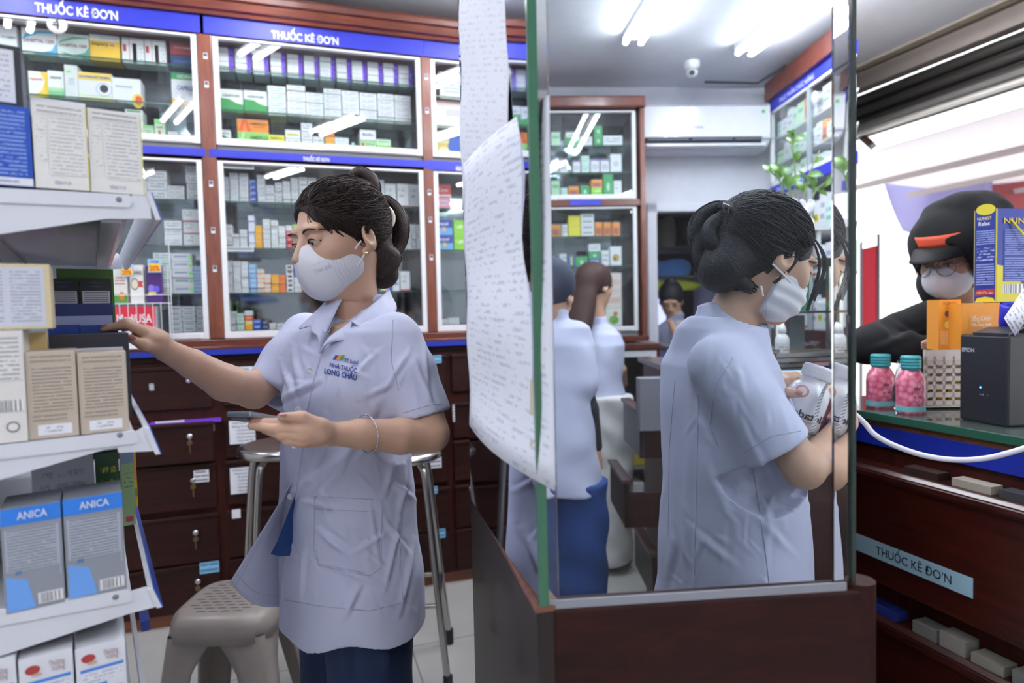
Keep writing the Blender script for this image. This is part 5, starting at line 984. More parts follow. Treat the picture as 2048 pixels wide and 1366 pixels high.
# lower white framed case by the wall and grey boxes
t = thing('low_showcase', 'low wooden showcase with white frame beside the doorway', 'cabinet', A(-.15, .3))
abox(MB(), -.9, .06, .0, .42, 1.09, 1.125, RED_WOOD).build('top', t, bevel=.004); abox(MB(), .03, .06, .0, .40, 0, 1.09, RED_WOOD).build('side', t); abox(MB(), -.9, .03, .0, .03, 0, 1.09, plain('2a2c2c', .6)).build('back', t)
abox(MB(), .0, .028, .40, .41, .05, 1.08, WHITE_ALU).build('frame', t); abox(MB(), -.9, .0, .40, .41, 1.045, 1.08, WHITE_ALU).build('frame', t)
for z in (.35, .62): abox(MB(), -.9, .0, .05, .38, z, z+.012, plain('8a9690', .3)).build('shelf', t)
for k, (u0, u1, z0, h, c, l) in enumerate(((-.14, -.02, .633, .09, 'e85a8a', 'pink plastic packet'), (-.30, -.16, .633, .22, '5a6a4a', 'olive bag'), (-.12, -.01, .363, .10, 'c8b03a', 'yellow box'), (-.12, -.04, .002, .26, 'e8e8ec', 'white and red detergent bottle'))):
    mb = MB(); abox(mb, u0, u1, .2, .36, z0, z0+h, plain(c, .4)); mb.build('packet', label=l+' inside the low showcase by the doorway', cat='packet', bevel=.012)
# side cabinet with angled end
_b2 = math.radians(16.5); CV = -V(math.sin(_b2), math.cos(_b2), 0); CU = V(math.cos(_b2), -math.sin(_b2), 0)
P0 = at(1541, 400, 4.08); P0 = V(P0.x, P0.y, 0)
def S(s, d, z): return P0+CV*s+CU*d+ZV*z
SL = .93; SB = .40
t = thing('angled_display_cabinet', 'tall glass cabinet with blue bands standing side-on beyond the plant', 'cabinet', S(.4, .2, 0))
def slab(z0, z1, m, o=0, s0=0, s1=SL, d1=.30, nm='board'):
    e = SB+.0; return MB().prism([S(s0, -o, z0), S(s1, -o, z0), S(e, d1, z0), S(s0, d1, z0)], ZV*(z1-z0), m).build(nm, t)
slab(2.63, 2.745, RED_WOOD, .035, nm='cornice'); slab(2.60, 2.63, RED_WOOD, nm='top_board')
MB().obox(S(0, -.004, 2.565), CV*SL, CU*.03, ZV*.066, BLUE_BAND).build('sign_band', t)
mbt = MB(); q = S(.14, -.0045, 2.58); q2 = S(.60, -.0045, 2.58); mbt.text('THỰC PHẨM CHỨC NĂNG', q, CV, ZV, .026, plain('c8ccf4', .5), 'l', .02, width=.42); mbt.build('lettering', t)
MB().obox(S(0, -.004, 2.03), CV*SL, CU*.03, ZV*.06, BLUE_BAND).build('sign_band', t)
mbt = MB(); mbt.text('THỰC PHẨM CHỨC NĂNG', S(.1, -.0045, 2.042), CV, ZV, .026, plain('c8ccf4', .5), 'l', .02, width=.42); mbt.build('lettering', t)
for z in (2.40, 2.235, 2.09, 1.75, 1.5, 1.2): slab(z-.012, z, plain('c9ced2', .4), -.03, nm='shelf')
slab(0, 1.19, DARK_WOOD_V, 0, nm='base')
MB().obox(S(0, .28, 1.19), CV*SB, CU*.02, ZV*1.41, plain('5a626a', .4)).build('back_panel', t)
MB().obox(S(0, 0, 1.19), CV*.022, CU*.02, ZV*1.38, WHITE_ALU).build('frame_stile', t); MB().obox(S(.47, 0, 1.19), CV*.022, CU*.02, ZV*1.38, plain('9aa4a8', .4)).build('frame_stile', t)
MB().obox(S(0, 0, 2.55), CV*SL, CU*.02, ZV*.014, WHITE_ALU).build('frame_rail', t); MB().obox(S(0, 0, 2.09), CV*SL, CU*.02, ZV*.03, WHITE_ALU).build('frame_rail', t)
MB().obox(S(.02, .008, 2.12), CV*(SL-.03), CU*.004, ZV*.43, GLASS).build('sliding_pane', t)
mb = MB(); q = S(.57, -.006, 2.47); M_ = Matrix((CV, ZV, -CU)).transposed(); mb.lathe(q, [(.0001, 0), (.034, 0), (.034, .002), (.0001, .002)], plain('f6f6fa', .5), 24, M=M_); mb.text('1', q-CU*.003-ZV*.02, CV, ZV, .04, plain('1a1a20'), 'c'); mb.build('number_disc', label='white round disc numbered 1 on the side-on glass cabinet', cat='sign')
random.seed(4)
SHN = {2.40: 'top', 2.235: 'second', 2.09: 'third', 1.75: 'fourth', 1.5: 'fifth', 1.2: 'lowest'}
for z, hs in ((2.40, .13), (2.235, .11), (2.09, .10), (1.75, .2), (1.5, .18), (1.2, .2)):
    s = .03; i = 0
    while s < SL-.13:
        w_ = random.uniform(.05, .095); h = hs*random.uniform(.65, 1); st = random.choice(['white', 'white', 'whiteb', 'whitelb', 'lgreen', 'gl', 'mint', 'blue', 'logo', 'yband', 'oran', 'whiter'])
        if s > .5 and st in ('blue',): st = 'gl'
        dep = max(.02, min(.10, .26*(SL-s-w_-.02)/(SL-SB)-.03))
        one_box(S(s, .035, z+.0008), w_-.003, dep, h, st, f'{STY[st][1]} box, {ORD[i]} along, {SHN[z]} shelf, side-on cabinet', 'boxes in the side-on glass cabinet', CV, CU, name='health_carton'); s += w_; i += 1
# angled counter inside the alcove
def CA(lat, z, h): p = V(0, 0, 0)+V(RT.x, RT.y, 0).normalized()*lat+V(FW.x, FW.y, 0).normalized()*z; return V(p.x, p.y, h)
t = thing('glass_counter', 'dark wooden counter with glass top, blue band and half open drawers behind the partition', 'counter', CA(1.0, 2.5, 0))
plan = [(.765, 1.55), (.83, 1.58), (.98, 2.0), (.99, 2.32), (1.32, 2.43), (1.42, 3.2), (1.42, 3.6), (.83, 3.6)]
def cpl(z0, z1, m, nm, ins=0): return MB().prism([CA(a+(ins if i in (0, 7) else -ins*.5), b+ins*.3, z0) for i, (a, b) in enumerate(plan)], ZV*(z1-z0), m).build(nm, t)
cpl(0, 1.04, DARK_WOOD_V, 'carcass', .03); cpl(1.04, 1.105, BLUE_TRIM, 'blue_band', .01); cpl(1.105, 1.13, plain('5a6462', .06, name='counter_glass_2', spec=.8), 'glass_top')
for i, (z0, y0, y1, out) in enumerate(((.84, 1.75, 2.3, .02), (.60, 1.75, 2.3, .16), (.36, 1.75, 2.3, .10), (.84, 2.95, 3.4, .02), (.60, 2.95, 3.4, .03))):
    a, b = CA(.79-out+.01, y0, z0), CA(.80-out+.01, y1, z0); dv = b-a; nv = V(dv.y, -dv.x, 0).normalized()
    mb = MB(); mb.obox(a, dv, nv*.02, ZV*.20, DARK_WOOD); d = mb.build('drawer', t, bevel=.003)
    MB().obox(a-nv*.006+ZV*.185, dv, nv*.03, ZV*.018, COUNTER_WOOD).build('drawer_lip', d, bevel=.003)
    if out > .05:
        MB().obox(a+nv*.02, dv, nv*(out-.01), ZV*.01, DARK_WOOD).build('drawer_bottom', d)
        for k in range(4):
            mb = MB(); q = a+nv*.03+dv*(.06+.2*k)+ZV*.011; mb.obox(q, dv*.14, nv*(out*.6), ZV*(.165+.01*(k % 2)), plain(('dcdce0', 'e8e4da', 'd0d4dc', 'e2e2e6')[k], .5)); mb.obox(q+ZV*(.166+.01*(k % 2))+nv*.01, dv*.08, nv*.02, ZV*.0006, plain('3a5aa8', .5)); mb.build('drawer_box', label='small white box in the %s half open drawer, %s from the viewer' % (('', 'upper', 'lower')[i], ORD[k]), cat='box')
# on that counter: riser case, plant, trays, bottles
t = thing('countertop_case', 'steel framed glass case standing on the alcove counter', 'display case', CA(1.1, 2.7, 1.131))
for la, zz in ((.98, 2.5), (1.25, 2.5), (.98, 3.0), (1.25, 3.0)): a = CA(la, zz, 1.131); MB().box(a, a+V(.018, .018, .35), STEEL).build('post', t)
a, b, c_, d = CA(.975, 2.49, 1.48), CA(1.28, 2.49, 1.48), CA(1.30, 3.02, 1.48), CA(.975, 3.02, 1.48)
MB().prism([a, b, c_, d], ZV*.035, STEEL).build('top_frame', t)
MB().prism([CA(.985, 2.5, 1.30), CA(1.26, 2.5, 1.30), CA(1.27, 3.0, 1.30), CA(.985, 3.0, 1.30)], ZV*.008, STEEL).build('inner_shelf', t)
MB().prism([CA(1.0, 2.495, 1.135), CA(1.25, 2.495, 1.135), CA(1.25, 2.495, 1.48), CA(1.0, 2.495, 1.48)], V(FW.x, FW.y, 0)*.004, GLASS).build('front_glass', t)
mb = MB(); mb.obox(CA(1.14, 2.6, 1.131), V(RT.x, RT.y, 0)*.06, V(FW.x, FW.y, 0)*.05, ZV*.16, plain('9aa0a8', .5)); mb.build('grey_carton', label='grey patterned carton inside the countertop case', cat='box')
mb = MB(); mb.obox(CA(1.13, 2.56, 1.309), V(RT.x, RT.y, 0)*.07, V(FW.x, FW.y, 0)*.05, ZV*.16, plain('3aa08e', .4)); mb.ellipsoid(CA(1.165, 2.555, 1.37), (.02, .004, .02), plain('d8843a', .4), 8); mb.ellipsoid(CA(1.165, 2.555, 1.335), (.026, .004, .01), plain('c8d83a', .4), 8); mb.build('teal_carton', label='teal carton with rainbow picture inside the countertop case', cat='box')
t = thing('white_riser', 'white plastic riser shelf on top of the countertop case', 'shelf', CA(1.15, 2.75, 1.516))
for la in (1.0, 1.26): a = CA(la, 2.62, 1.516); MB().box(a, a+V(.02, .02, .12), WHITE_ALU).build('leg', t)
for la in (1.0, 1.26): a = CA(la, 2.95, 1.516); MB().box(a, a+V(.02, .02, .12), WHITE_ALU).build('leg', t)
MB().prism([CA(.99, 2.60, 1.636), CA(1.30, 2.60, 1.636), CA(1.32, 2.99, 1.636), CA(.99, 2.99, 1.636)], ZV*.03, WHITE_ALU).build('top', t, bevel=.004)
# plant
pc = CA(1.19, 2.78, 1.667); t = thing('potted_plant', 'green potted plant with upright stems and glossy leaves, in a white pot', 'plant', pc)
MB().lathe(pc+ZV*.0005, [(.0001, 0), (.045, 0), (.05, .01), (.058, .11), (.06, .12), (.052, .12), (.05, .105), (.0001, .1)], plain('e8e6e2', .35), 30).build('pot', t)
LEAF = plain('557d30', .35, name='leaf_green'); STEM = plain('7a8a5a', .5, name='stem_green')
def leaf(mb, base, tip, wd, up=ZV):
    d = tip-base; L_ = d.length; d = d.normalized(); sd = d.cross(up).normalized() if d.cross(up).length > .05 else d.cross(V(1, 0, 0)).normalized(); nn = sd.cross(d); rows = []
    for i in range(9):
        f = i/8; w_ = wd*math.sin(PI*min(1, f**.8))**.8 if 0 < f < 1 else 0.0003
        c_ = base+d*(L_*f)+nn*(.12*L_*math.sin(PI*f)); rows.append([c_-sd*w_-nn*w_*-.2, c_, c_+sd*w_+nn*w_*.2])
    mb.grid(rows, LEAF)
zP = (pc-E0).dot(FW)
stems = [([(1598, 460), (1592, 410), (1590, 340), (1585, 300), (1584, 262)], [(1584, 270, 1592, 258), (1585, 285, 1612, 270), (1584, 280, 1572, 262), (1586, 292, 1572, 275), (1588, 320, 1604, 302)]),
         ([(1604, 460), (1608, 400), (1620, 345), (1640, 300)], [(1612, 370, 1596, 340), (1612, 372, 1640, 385), (1616, 350, 1648, 352), (1620, 345, 1634, 370), (1628, 325, 1650, 318), (1610, 385, 1590, 362)]),
         ([(1574, 465), (1572, 430), (1564, 372), (1550, 350), (1532, 342)], [(1548, 352, 1532, 342), (1540, 345, 1526, 330), (1560, 362, 1548, 345), (1560, 355, 1575, 332), (1566, 372, 1585, 345), (1558, 350, 1542, 328), (1565, 345, 1548, 326)]),
         ([(1610, 462), (1618, 420), (1632, 380), (1660, 362)], [(1640, 376, 1668, 362), (1636, 384, 1656, 392), (1630, 382, 1612, 350), (1650, 368, 1672, 352)]),
         ([(1590, 465), (1582, 410), (1580, 370)], [(1580, 372, 1560, 345), (1580, 372, 1600, 350), (1581, 385, 1566, 368)])]
for i, (st_, lv) in enumerate(stems):
    dz = [.0, .03, -.03, .04, -.02][i]
    P_ = [at(x, y, zP+dz*(k/len(st_))) for k, (x, y) in enumerate(st_)]; mb = MB(); mb.tube(catmull(P_, 4), .0035, STEM, 7); o = mb.build('stem', t)
    for k, (x0, y0, x1, y1) in enumerate(lv):
        mb = MB(); b_ = at(x0, y0, zP+dz); tp_ = at(x1, y1, zP+dz+(.03 if k % 2 else -.03)); leaf(mb, b_, tp_, .013+.004*(k % 3), (-FW*.8+ZV*.4)); mb.build('leaf', o)
# white glove-like ornament
q = CA(1.265, 2.72, 1.667); mb = MB()
for k in range(7):
    a = k*.9; mb.ellipsoid(q+V(.018*math.cos(a), .018*math.sin(a), .02+.011*k), (.016, .016, .018), plain('eceaf4', .5), 8)
for k in range(4): mb.tube([q+V(0, 0, .07), q+V(.03*math.cos(k*1.6), .02*math.sin(k*1.6), .11)], [.01, .007], plain('eceaf4', .5), 8)
mb.build('ornament', label='small white knobbly ornament beside the plant pot', cat='ornament')
for k in range(3):
    z0 = 1.1315+.017*k; a = CA(.80+.02*k, 2.02, z0); r_ = V(RT.x, RT.y, 0).normalized(); f_ = V(FW.x, FW.y, 0).normalized(); ang = .22-.05*k; r2 = r_*math.cos(ang)+f_*math.sin(ang); f2 = f_*math.cos(ang)-r_*math.sin(ang)
    mb = MB(); L_, D_ = .24, .17; mb.obox(a, r2*L_, f2*D_, ZV*.002, STEEL)
    for o2, e1, e2 in ((a, r2*L_, f2*.003), (a+f2*D_, r2*L_, f2*.003), (a, f2*D_, r2*.003), (a+r2*L_, f2*D_, r2*.003)): mb.obox(o2, e1, e2, ZV*.0145, STEEL)
    mb.obox(a-f2*.01+ZV*.0125, r2*L_, f2*.012, ZV*.002, STEEL)
    mb.build('steel_tray', label='shallow stainless steel pill tray, %s of the stack on the counter' % ('bottom', 'middle', 'top')[k], cat='tray', group='steel trays')
def dropper(lat, z, h, label):
    c_ = CA(lat, z, 1.1315); t = thing('dropper_bottle', label, 'bottle', c_)
    MB().lathe(c_, [(.0001, 0), (.022, 0), (.023, .006), (.023, h*.6), (.018, h*.68), (.009, h*.74)], plain('dfe2e4', .3), 20).build('body', t); MB().lathe(c_, [(.009, h*.74), (.014, h*.76), (.013, h*.86), (.005, h), (.0001, h)], WHITE_ALU, 16).build('cap', t)
    MB().lathe(c_, [(.0234, h*.15), (.0234, h*.5)], printed('d8dce0', '8a6a5a', 5, 6, .5), 20).build('label', t)
dropper(.945, 2.22, .14, 'white dropper bottle standing behind the steel trays')
dropper(1.02, 2.40, .13, 'white dropper bottle beside the countertop case post')
mb = MB(); mb.obox(CA(.80, 1.80, 1.1305), V(RT.x, RT.y, 0)*.12, V(FW.x, FW.y, 0)*.15, ZV*.001, plain('a8d4e8', .4)); mb.build('blue_mat', label='thin pale blue mat on the alcove counter', cat='mat')
mb = MB(); random.seed(2)
for k in range(5):
    q = CA(1.02+.02*k, 2.22+.02*k, 1.15+.006*k); mb.add([q+V(random.uniform(-.03, .03), random.uniform(-.03, .03), random.uniform(-.015, .03)) for _ in range(4)], [(0, 1, 2), (0, 2, 3), (1, 2, 3)], sheet_glass('crinkled_film', 'e8eaf4', 1.6, boost=2.2, rough=.15) if 'crinkled_film' not in MATS else MATS['crinkled_film'])
mb.build('crumpled_film', label='crumpled clear plastic wrapping on the steel trays', cat='wrapping')
# tape rolls, grey box and drawers at the inner side
q = at(1385, 668, 2.45); t = thing('tape_roll', 'brown packing tape roll with pale green core on a stack of rolls', 'tape', q)
def roll(c_, r0, r1, h, m1, m2, tt): MB().lathe(c_, [(r1, 0), (r0, 0), (r0, h), (r1, h), (r1, 0)], [m1, m1, m1, m2], 30).build('roll', tt)
roll(at(1385, 668, 2.45), .055, .04, .05, plain('b08a58', .35), plain('a8d060', .5), t)
t = thing('tape_roll', 'blue tape roll under the brown tape roll', 'tape', q-ZV*.06); roll(at(1378, 668, 2.45)-ZV*.056, .065, .045, .05, plain('2c2c9a', .35), plain('4a4ac0', .5), t)
t = thing('tape_roll', 'yellow tape roll at the bottom of the stack of rolls', 'tape', q-ZV*.12); roll(at(1378, 668, 2.45)-ZV*.112, .065, .045, .05, plain('e0b02a', .35), plain('c8a050', .5), t)
_t = at(1378, 668, 2.45)-ZV*.115; TZ = _t.z
t = thing('side_cabinet', 'dark wooden side cabinet with open drawers below the tape rolls', 'cabinet', V(_t.x, _t.y, 0))
R_ = V(RT.x, RT.y, 0).normalized(); F_ = V(FW.x, FW.y, 0).normalized(); o = V(_t.x, _t.y, 0)-R_*.10-F_*.12
MB().obox(o, R_*.17, F_*.5, ZV*(TZ-.02), DARK_WOOD_V).build('carcass', t); MB().obox(o-R_*.02-F_*.02+ZV*(TZ-.02), R_*.20, F_*.54, ZV*.019, COUNTER_WOOD).build('top', t, bevel=.003)
for k, (z, out) in enumerate(((.78, .12), (.52, .18), (.24, .08))):
    d = MB().obox(o-R_*out+ZV*z-F_*.0, R_*.02, F_*.34, ZV*.17, plain('5a5a62', .35) if k == 0 else DARK_WOOD).build('drawer', t, bevel=.003)
    MB().obox(o-R_*out+ZV*z, R_*out, F_*.012, ZV*.13, DARK_WOOD_V).build('drawer_side', d); MB().obox(o-R_*(out+.01)+ZV*(z+.165), R_*.04, F_*.34, ZV*.015, COUNTER_WOOD).build('drawer_lip', d, bevel=.003)
mb = MB(); q = at(1312, 770, 2.25); mb.obox(V(q.x, q.y, TZ-.22)-R_*.06, R_*.10, F_*.06, ZV*.19, plain('74747c', .4)); 
mb.build('grey_box', label='grey metal box with stickers beside the side cabinet', cat='box', bevel=.004)
# ---------------------------------------------------------------- smooth bodies: distance fields turned into meshes
def smin(a, b, k): h = np.maximum(k-np.abs(a-b), 0)/k; return np.minimum(a, b)-h*h*k*.25
def smax(a, b, k): return -smin(-a, -b, k)
def npv(v): return np.array(tuple(v), dtype=np.float32)
def ell(P, c, r, R=None):
    q = P-npv(c)
    if R is not None: q = q@np.array(R, dtype=np.float32)       # columns of R are the local axes
    r = npv(r); k0 = np.linalg.norm(q/r, axis=1); k1 = np.linalg.norm(q/(r*r), axis=1)+1e-9
    return k0*(k0-1)/k1
def cone(P, a, b, ra, rb):
    a = npv(a); b = npv(b); ba = b-a; q = P-a; h = np.clip(q@ba/(ba@ba+1e-12), 0, 1)
    return np.linalg.norm(q-h[:, None]*ba, axis=1)-(ra+(rb-ra)*h)
def chainf(P, pts, rs, k=.006):
    d = None
    for i in range(len(pts)-1):
        e = cone(P, pts[i], pts[i+1], rs[i], rs[i+1]); d = e if d is None else smin(d, e, k)
    return d
def surfnet(F, o, h):
    S = F < 0; n = np.array(F.shape)-1
    c = np.zeros(n, dtype=np.uint8); offs = [(i, j, k) for i in (0, 1) for j in (0, 1) for k in (0, 1)]
    for a in offs: c += S[a[0]:a[0]+n[0], a[1]:a[1]+n[1], a[2]:a[2]+n[2]]
    act = (c > 0) & (c < 8); ids = np.argwhere(act); idx = np.full(n, -1, dtype=np.int64); idx[act] = np.arange(len(ids))
    acc = np.zeros((len(ids), 3)); cnt = np.zeros(len(ids))
    for a in offs:
        for ax in range(3):
            if a[ax]: continue
            b = list(a); b[ax] = 1; fa = F[ids[:, 0]+a[0], ids[:, 1]+a[1], ids[:, 2]+a[2]]; fb = F[ids[:, 0]+b[0], ids[:, 1]+b[1], ids[:, 2]+b[2]]
            m = (fa < 0) != (fb < 0); t = np.where(m, fa/np.where(fa == fb, 1, fa-fb), 0); p = np.tile(np.array(a, dtype=float), (len(ids), 1)); p[:, ax] += t
            acc += p*m[:, None]; cnt += m
    vs = np.array(o)+h*(ids+acc/cnt[:, None]); faces = []
    for ax in range(3):
        u, v = (ax+1) % 3, (ax+2) % 3; sl = [slice(None)]*3; sl2 = [slice(None)]*3; sl[ax] = slice(0, -1); sl2[ax] = slice(1, None)
        A_, B_ = S[tuple(sl)], S[tuple(sl2)]; d = np.argwhere(A_ != B_)
        d = d[(d[:, u] > 0) & (d[:, v] > 0) & (d[:, u] < n[u]) & (d[:, v] < n[v])]
        if not len(d): continue
        def cell(du, dv): q = d.copy(); q[:, u] += du; q[:, v] += dv; return idx[q[:, 0], q[:, 1], q[:, 2]]
        f = np.stack([cell(-1, -1), cell(0, -1), cell(0, 0), cell(-1, 0)], 1)
        ins = A_[d[:, 0], d[:, 1], d[:, 2]]; f[~ins] = f[~ins][:, ::-1]; faces.append(f)
    return vs, np.concatenate(faces)
def sdf_arrays(fn, lo, hi, h, blk=12):
    lo = np.array(tuple(lo), dtype=float); hi = np.array(tuple(hi), dtype=float)
    nb = np.maximum(1, np.ceil((hi-lo)/(h*blk)).astype(int)); n = nb*blk+1
    F = np.ones(n, dtype=np.float32); g_ = np.stack(np.meshgrid(*[np.arange(k) for k in nb], indexing='ij'), -1).reshape(-1, 3)
    cen = lo+(g_+.5)*blk*h; d = fn(cen.astype(np.float32)); rad = blk*h*.866
    loc = np.stack(np.meshgrid(*[np.arange(blk+1)]*3, indexing='ij'), -1).reshape(-1, 3)
    near = np.abs(d) < rad*1.9+.004
    for k in np.where(~near & (d < 0))[0]:
        a = g_[k]*blk; F[a[0]:a[0]+blk+1, a[1]:a[1]+blk+1, a[2]:a[2]+blk+1] = -1
    nn = np.where(near)[0]
    for s in range(0, len(nn), 60):
        ks = nn[s:s+60]; base = g_[ks]*blk; P = (lo+(base[:, None, :]+loc[None])*h).reshape(-1, 3).astype(np.float32); v = fn(P).reshape(len(ks), blk+1, blk+1, blk+1)
        for i in range(len(ks)): a = base[i]; F[a[0]:a[0]+blk+1, a[1]:a[1]+blk+1, a[2]:a[2]+blk+1] = v[i]
    return surfnet(F, lo, h)
def relax(vs, fs, it=1, w=.5):
    for _ in range(it):
        acc = np.zeros_like(vs); cnt = np.zeros(len(vs))
        for a in range(4): b = (a+1) % 4; np.add.at(acc, fs[:, a], vs[fs[:, b]]); np.add.at(acc, fs[:, b], vs[fs[:, a]]); np.add.at(cnt, fs[:, a], 1); np.add.at(cnt, fs[:, b], 1)
        vs = vs*(1-w)+acc/cnt[:, None]*w
    return vs
def solid(fn, lo, hi, h, M=None, it=1):
    vs, fs = sdf_arrays(fn, lo, hi, h); vs = relax(vs, fs, it)
    if M is not None: m = np.array(M); vs = vs@m[:3, :3].T+m[:3, 3]
    return vs, fs
def body_obj(name, pieces, mat, parent, label=None, disp=None):
    """pieces: list of (verts, faces, material or None)"""
    me = bpy.data.meshes.new(name); V_ = []; F_l = []; mi = []; mats = [mat]; b = 0
    for q in pieces:
        vs, fs = q[0], q[1]; mm = q[2] if len(q) > 2 and q[2] else mat
        if mm not in mats: mats.append(mm)
        V_.append(vs); F_l.append(fs+b); mi += [mats.index(mm)]*len(fs); b += len(vs)
    vs = np.concatenate(V_); fs = np.concatenate(F_l)
    if disp is not None: vs = disp(vs, fs)
    inv = np.array(chain(parent).inverted()); vs = vs@inv[:3, :3].T+inv[:3, 3]
    me.vertices.add(len(vs)); me.vertices.foreach_set('co', vs.astype(np.float32).ravel())
    me.loops.add(len(fs)*4); me.loops.foreach_set('vertex_index', fs.astype(np.int32).ravel())
    me.polygons.add(len(fs)); me.polygons.foreach_set('loop_start', np.arange(0, len(fs)*4, 4, dtype=np.int32)); me.polygons.foreach_set('loop_total', np.full(len(fs), 4, dtype=np.int32))
    for m_ in mats: me.materials.append(m_)
    me.polygons.foreach_set('material_index', np.array(mi, dtype=np.int32)); me.polygons.foreach_set('use_smooth', np.ones(len(fs), dtype=bool)); me.update(calc_edges=True); me.validate()
    ob = bpy.data.objects.new(name, me); COL.objects.link(ob); ob.parent = parent
    if label: ob['label'] = label
    return ob
def bvh_of(vs, fs): return BVHTree.FromPolygons([tuple(v) for v in vs], [tuple(int(i) for i in f) for f in fs])
def drape(bvh, x, y, lift=.001, far=3.0):
    r = ray(x, y).normalized(); loc, n_, i, d = bvh.ray_cast(E0, r, far)
    if loc is None: return None
    return loc-r*lift
def normals(vs, fs):
    a, b, c = vs[fs[:, 0]], vs[fs[:, 1]], vs[fs[:, 2]]; d = vs[fs[:, 3]]; fn = np.cross(c-a, d-b); n = np.zeros_like(vs)
    for k in range(4): np.add.at(n, fs[:, k], fn)
    return n/(np.linalg.norm(n, axis=1)[:, None]+1e-12)
def project(vs):
    v = vs-np.array(tuple(E0)); z = v@np.array(tuple(FW)); return CX+FPX*(v@np.array(tuple(RT)))/z, CY-FPX*(v@np.array(tuple(UP)))/z
def creased(creases, amp_noise=.0012, seed=0):
    """real folds in the cloth: ridges along lines, plus soft unevenness"""
    def f(vs, fs):
        n = normals(vs, fs); X, Y = project(vs); front = (n@np.array(tuple(FW))) < .25; d = np.zeros(len(vs))
        for (x0, y0, x1, y1, w, a) in creases:
            dx, dy = x1-x0, y1-y0; L2 = dx*dx+dy*dy; t = np.clip(((X-x0)*dx+(Y-y0)*dy)/L2, 0, 1); sd = ((X-x0)*dy-(Y-y0)*dx)/math.sqrt(L2)
            ex = np.hypot(X-(x0+t*dx), Y-(y0+t*dy)); fall = np.exp(-(ex/w)**2)*np.sin(np.pi*np.clip(t, .08, .92))
            d += a*fall*(1-.0*sd)-a*.6*np.exp(-((ex-w*1.3)/(w*.8))**2)*np.sin(np.pi*np.clip(t, .08, .92))*(sd > 0)
        d *= front
        q = vs*7.0+seed
        d += amp_noise*(np.sin(q[:, 0]*3.1+2*np.sin(q[:, 2]*2.3))*np.sin(q[:, 1]*2.7+q[:, 2]*1.9)+.6*np.sin(q[:, 2]*5.3+q[:, 0]*4.1+np.sin(q[:, 1]*6)))
        return vs+n*d[:, None]
    return f
def small_folds(x0, x1, y0, y1, n, seed, a=.0016):
    r_ = random.Random(seed); out = []
    for _ in range(n):
        x, y = r_.uniform(x0, x1), r_.uniform(y0, y1); an = r_.gauss(1.2, .5)*r_.choice((1, -1)); L_ = r_.uniform(25, 75); out.append((x, y, x+L_*math.cos(an), y+L_*abs(math.sin(an)), r_.uniform(3.5, 6.5), a*r_.uniform(.5, 1.3)))
    return out
H_R = V(RT.x, RT.y, 0).normalized(); H_F = V(FW.x, FW.y, 0).normalized()
def heading(right, away): return (H_R*right+H_F*away).normalized()

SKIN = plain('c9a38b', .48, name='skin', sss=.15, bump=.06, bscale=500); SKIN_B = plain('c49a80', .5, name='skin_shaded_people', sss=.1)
LIPM = plain('b07068', .45, name='nail_polish', coat=.6)
def hair_mat(name, a, b, flow=None):
    flow = (flow or V(.6, -.2, -.75)).normalized(); e1 = flow.cross(V(.3, 1, .2)).normalized(); e2 = flow.cross(e1)
    m, nt, bs = newmat(name); L = nt.links.new
    tc = N(nt, 'ShaderNodeTexCoord'); cx = N(nt, 'ShaderNodeCombineXYZ'); nz = N(nt, 'ShaderNodeTexNoise', Scale=1.0, Detail=3.0)
    for i, (ax, k) in enumerate(((flow, 14), (e1, 420), (e2, 420))):
        dt = N(nt, 'ShaderNodeVectorMath', operation='DOT_PRODUCT'); dt.inputs[1].default_value = tuple(ax*k); L(tc.outputs['Object'], dt.inputs[0]); L(dt.outputs['Value'], cx.inputs[i])
    L(cx.outputs[0], nz.inputs['Vector']); bp = N(nt, 'ShaderNodeBump', Strength=.9, Distance=.0025); L(nz.outputs['Fac'], bp.inputs['Height']); L(bp.outputs[0], bs.inputs['Normal']); cr = N(nt, 'ShaderNodeMix', data_type='RGBA'); cr.inputs['A'].default_value = srgb(a); cr.inputs['B'].default_value = srgb(b)
    L(nz.outputs['Fac'], cr.inputs['Factor']); L(cr.outputs['Result'], bs.inputs['Base Color']); bs.inputs['Roughness'].default_value = .48; bs.inputs['Specular IOR Level'].default_value = .28; return m
HAIR1 = hair_mat('dark_brown_hair', '120d0c', '3a2823'); HAIR2 = hair_mat('black_hair', '0a0b10', '20212a'); HAIR3 = hair_mat('brown_hair', '2a1a16', '4a2e28')
COAT = plain('c3c7e0', .75, name='lab_coat_cloth', bump=.12, bscale=900); COAT_IN = plain('b4b8cf', .8, name='lab_coat_inside'); STITCH = plain('a9adc6', .8, name='stitching')
TUNIC = plain('143a74', .8, name='blue_tunic', bump=.1, bscale=700); TROU = plain('0e2244', .85, name='navy_trousers', bump=.1, bscale=700)
MASKM = plain('e6e7ee', .7, name='mask_cloth', bump=.08, bscale=600); EYEW = plain('d8d2ce', .2, name='eye_white'); IRIS = plain('1a1210', .12, name='iris_dark', coat=1); BROW = plain('4e3a33', .7, name='brow'); LASH = plain('171010', .6, name='lash')

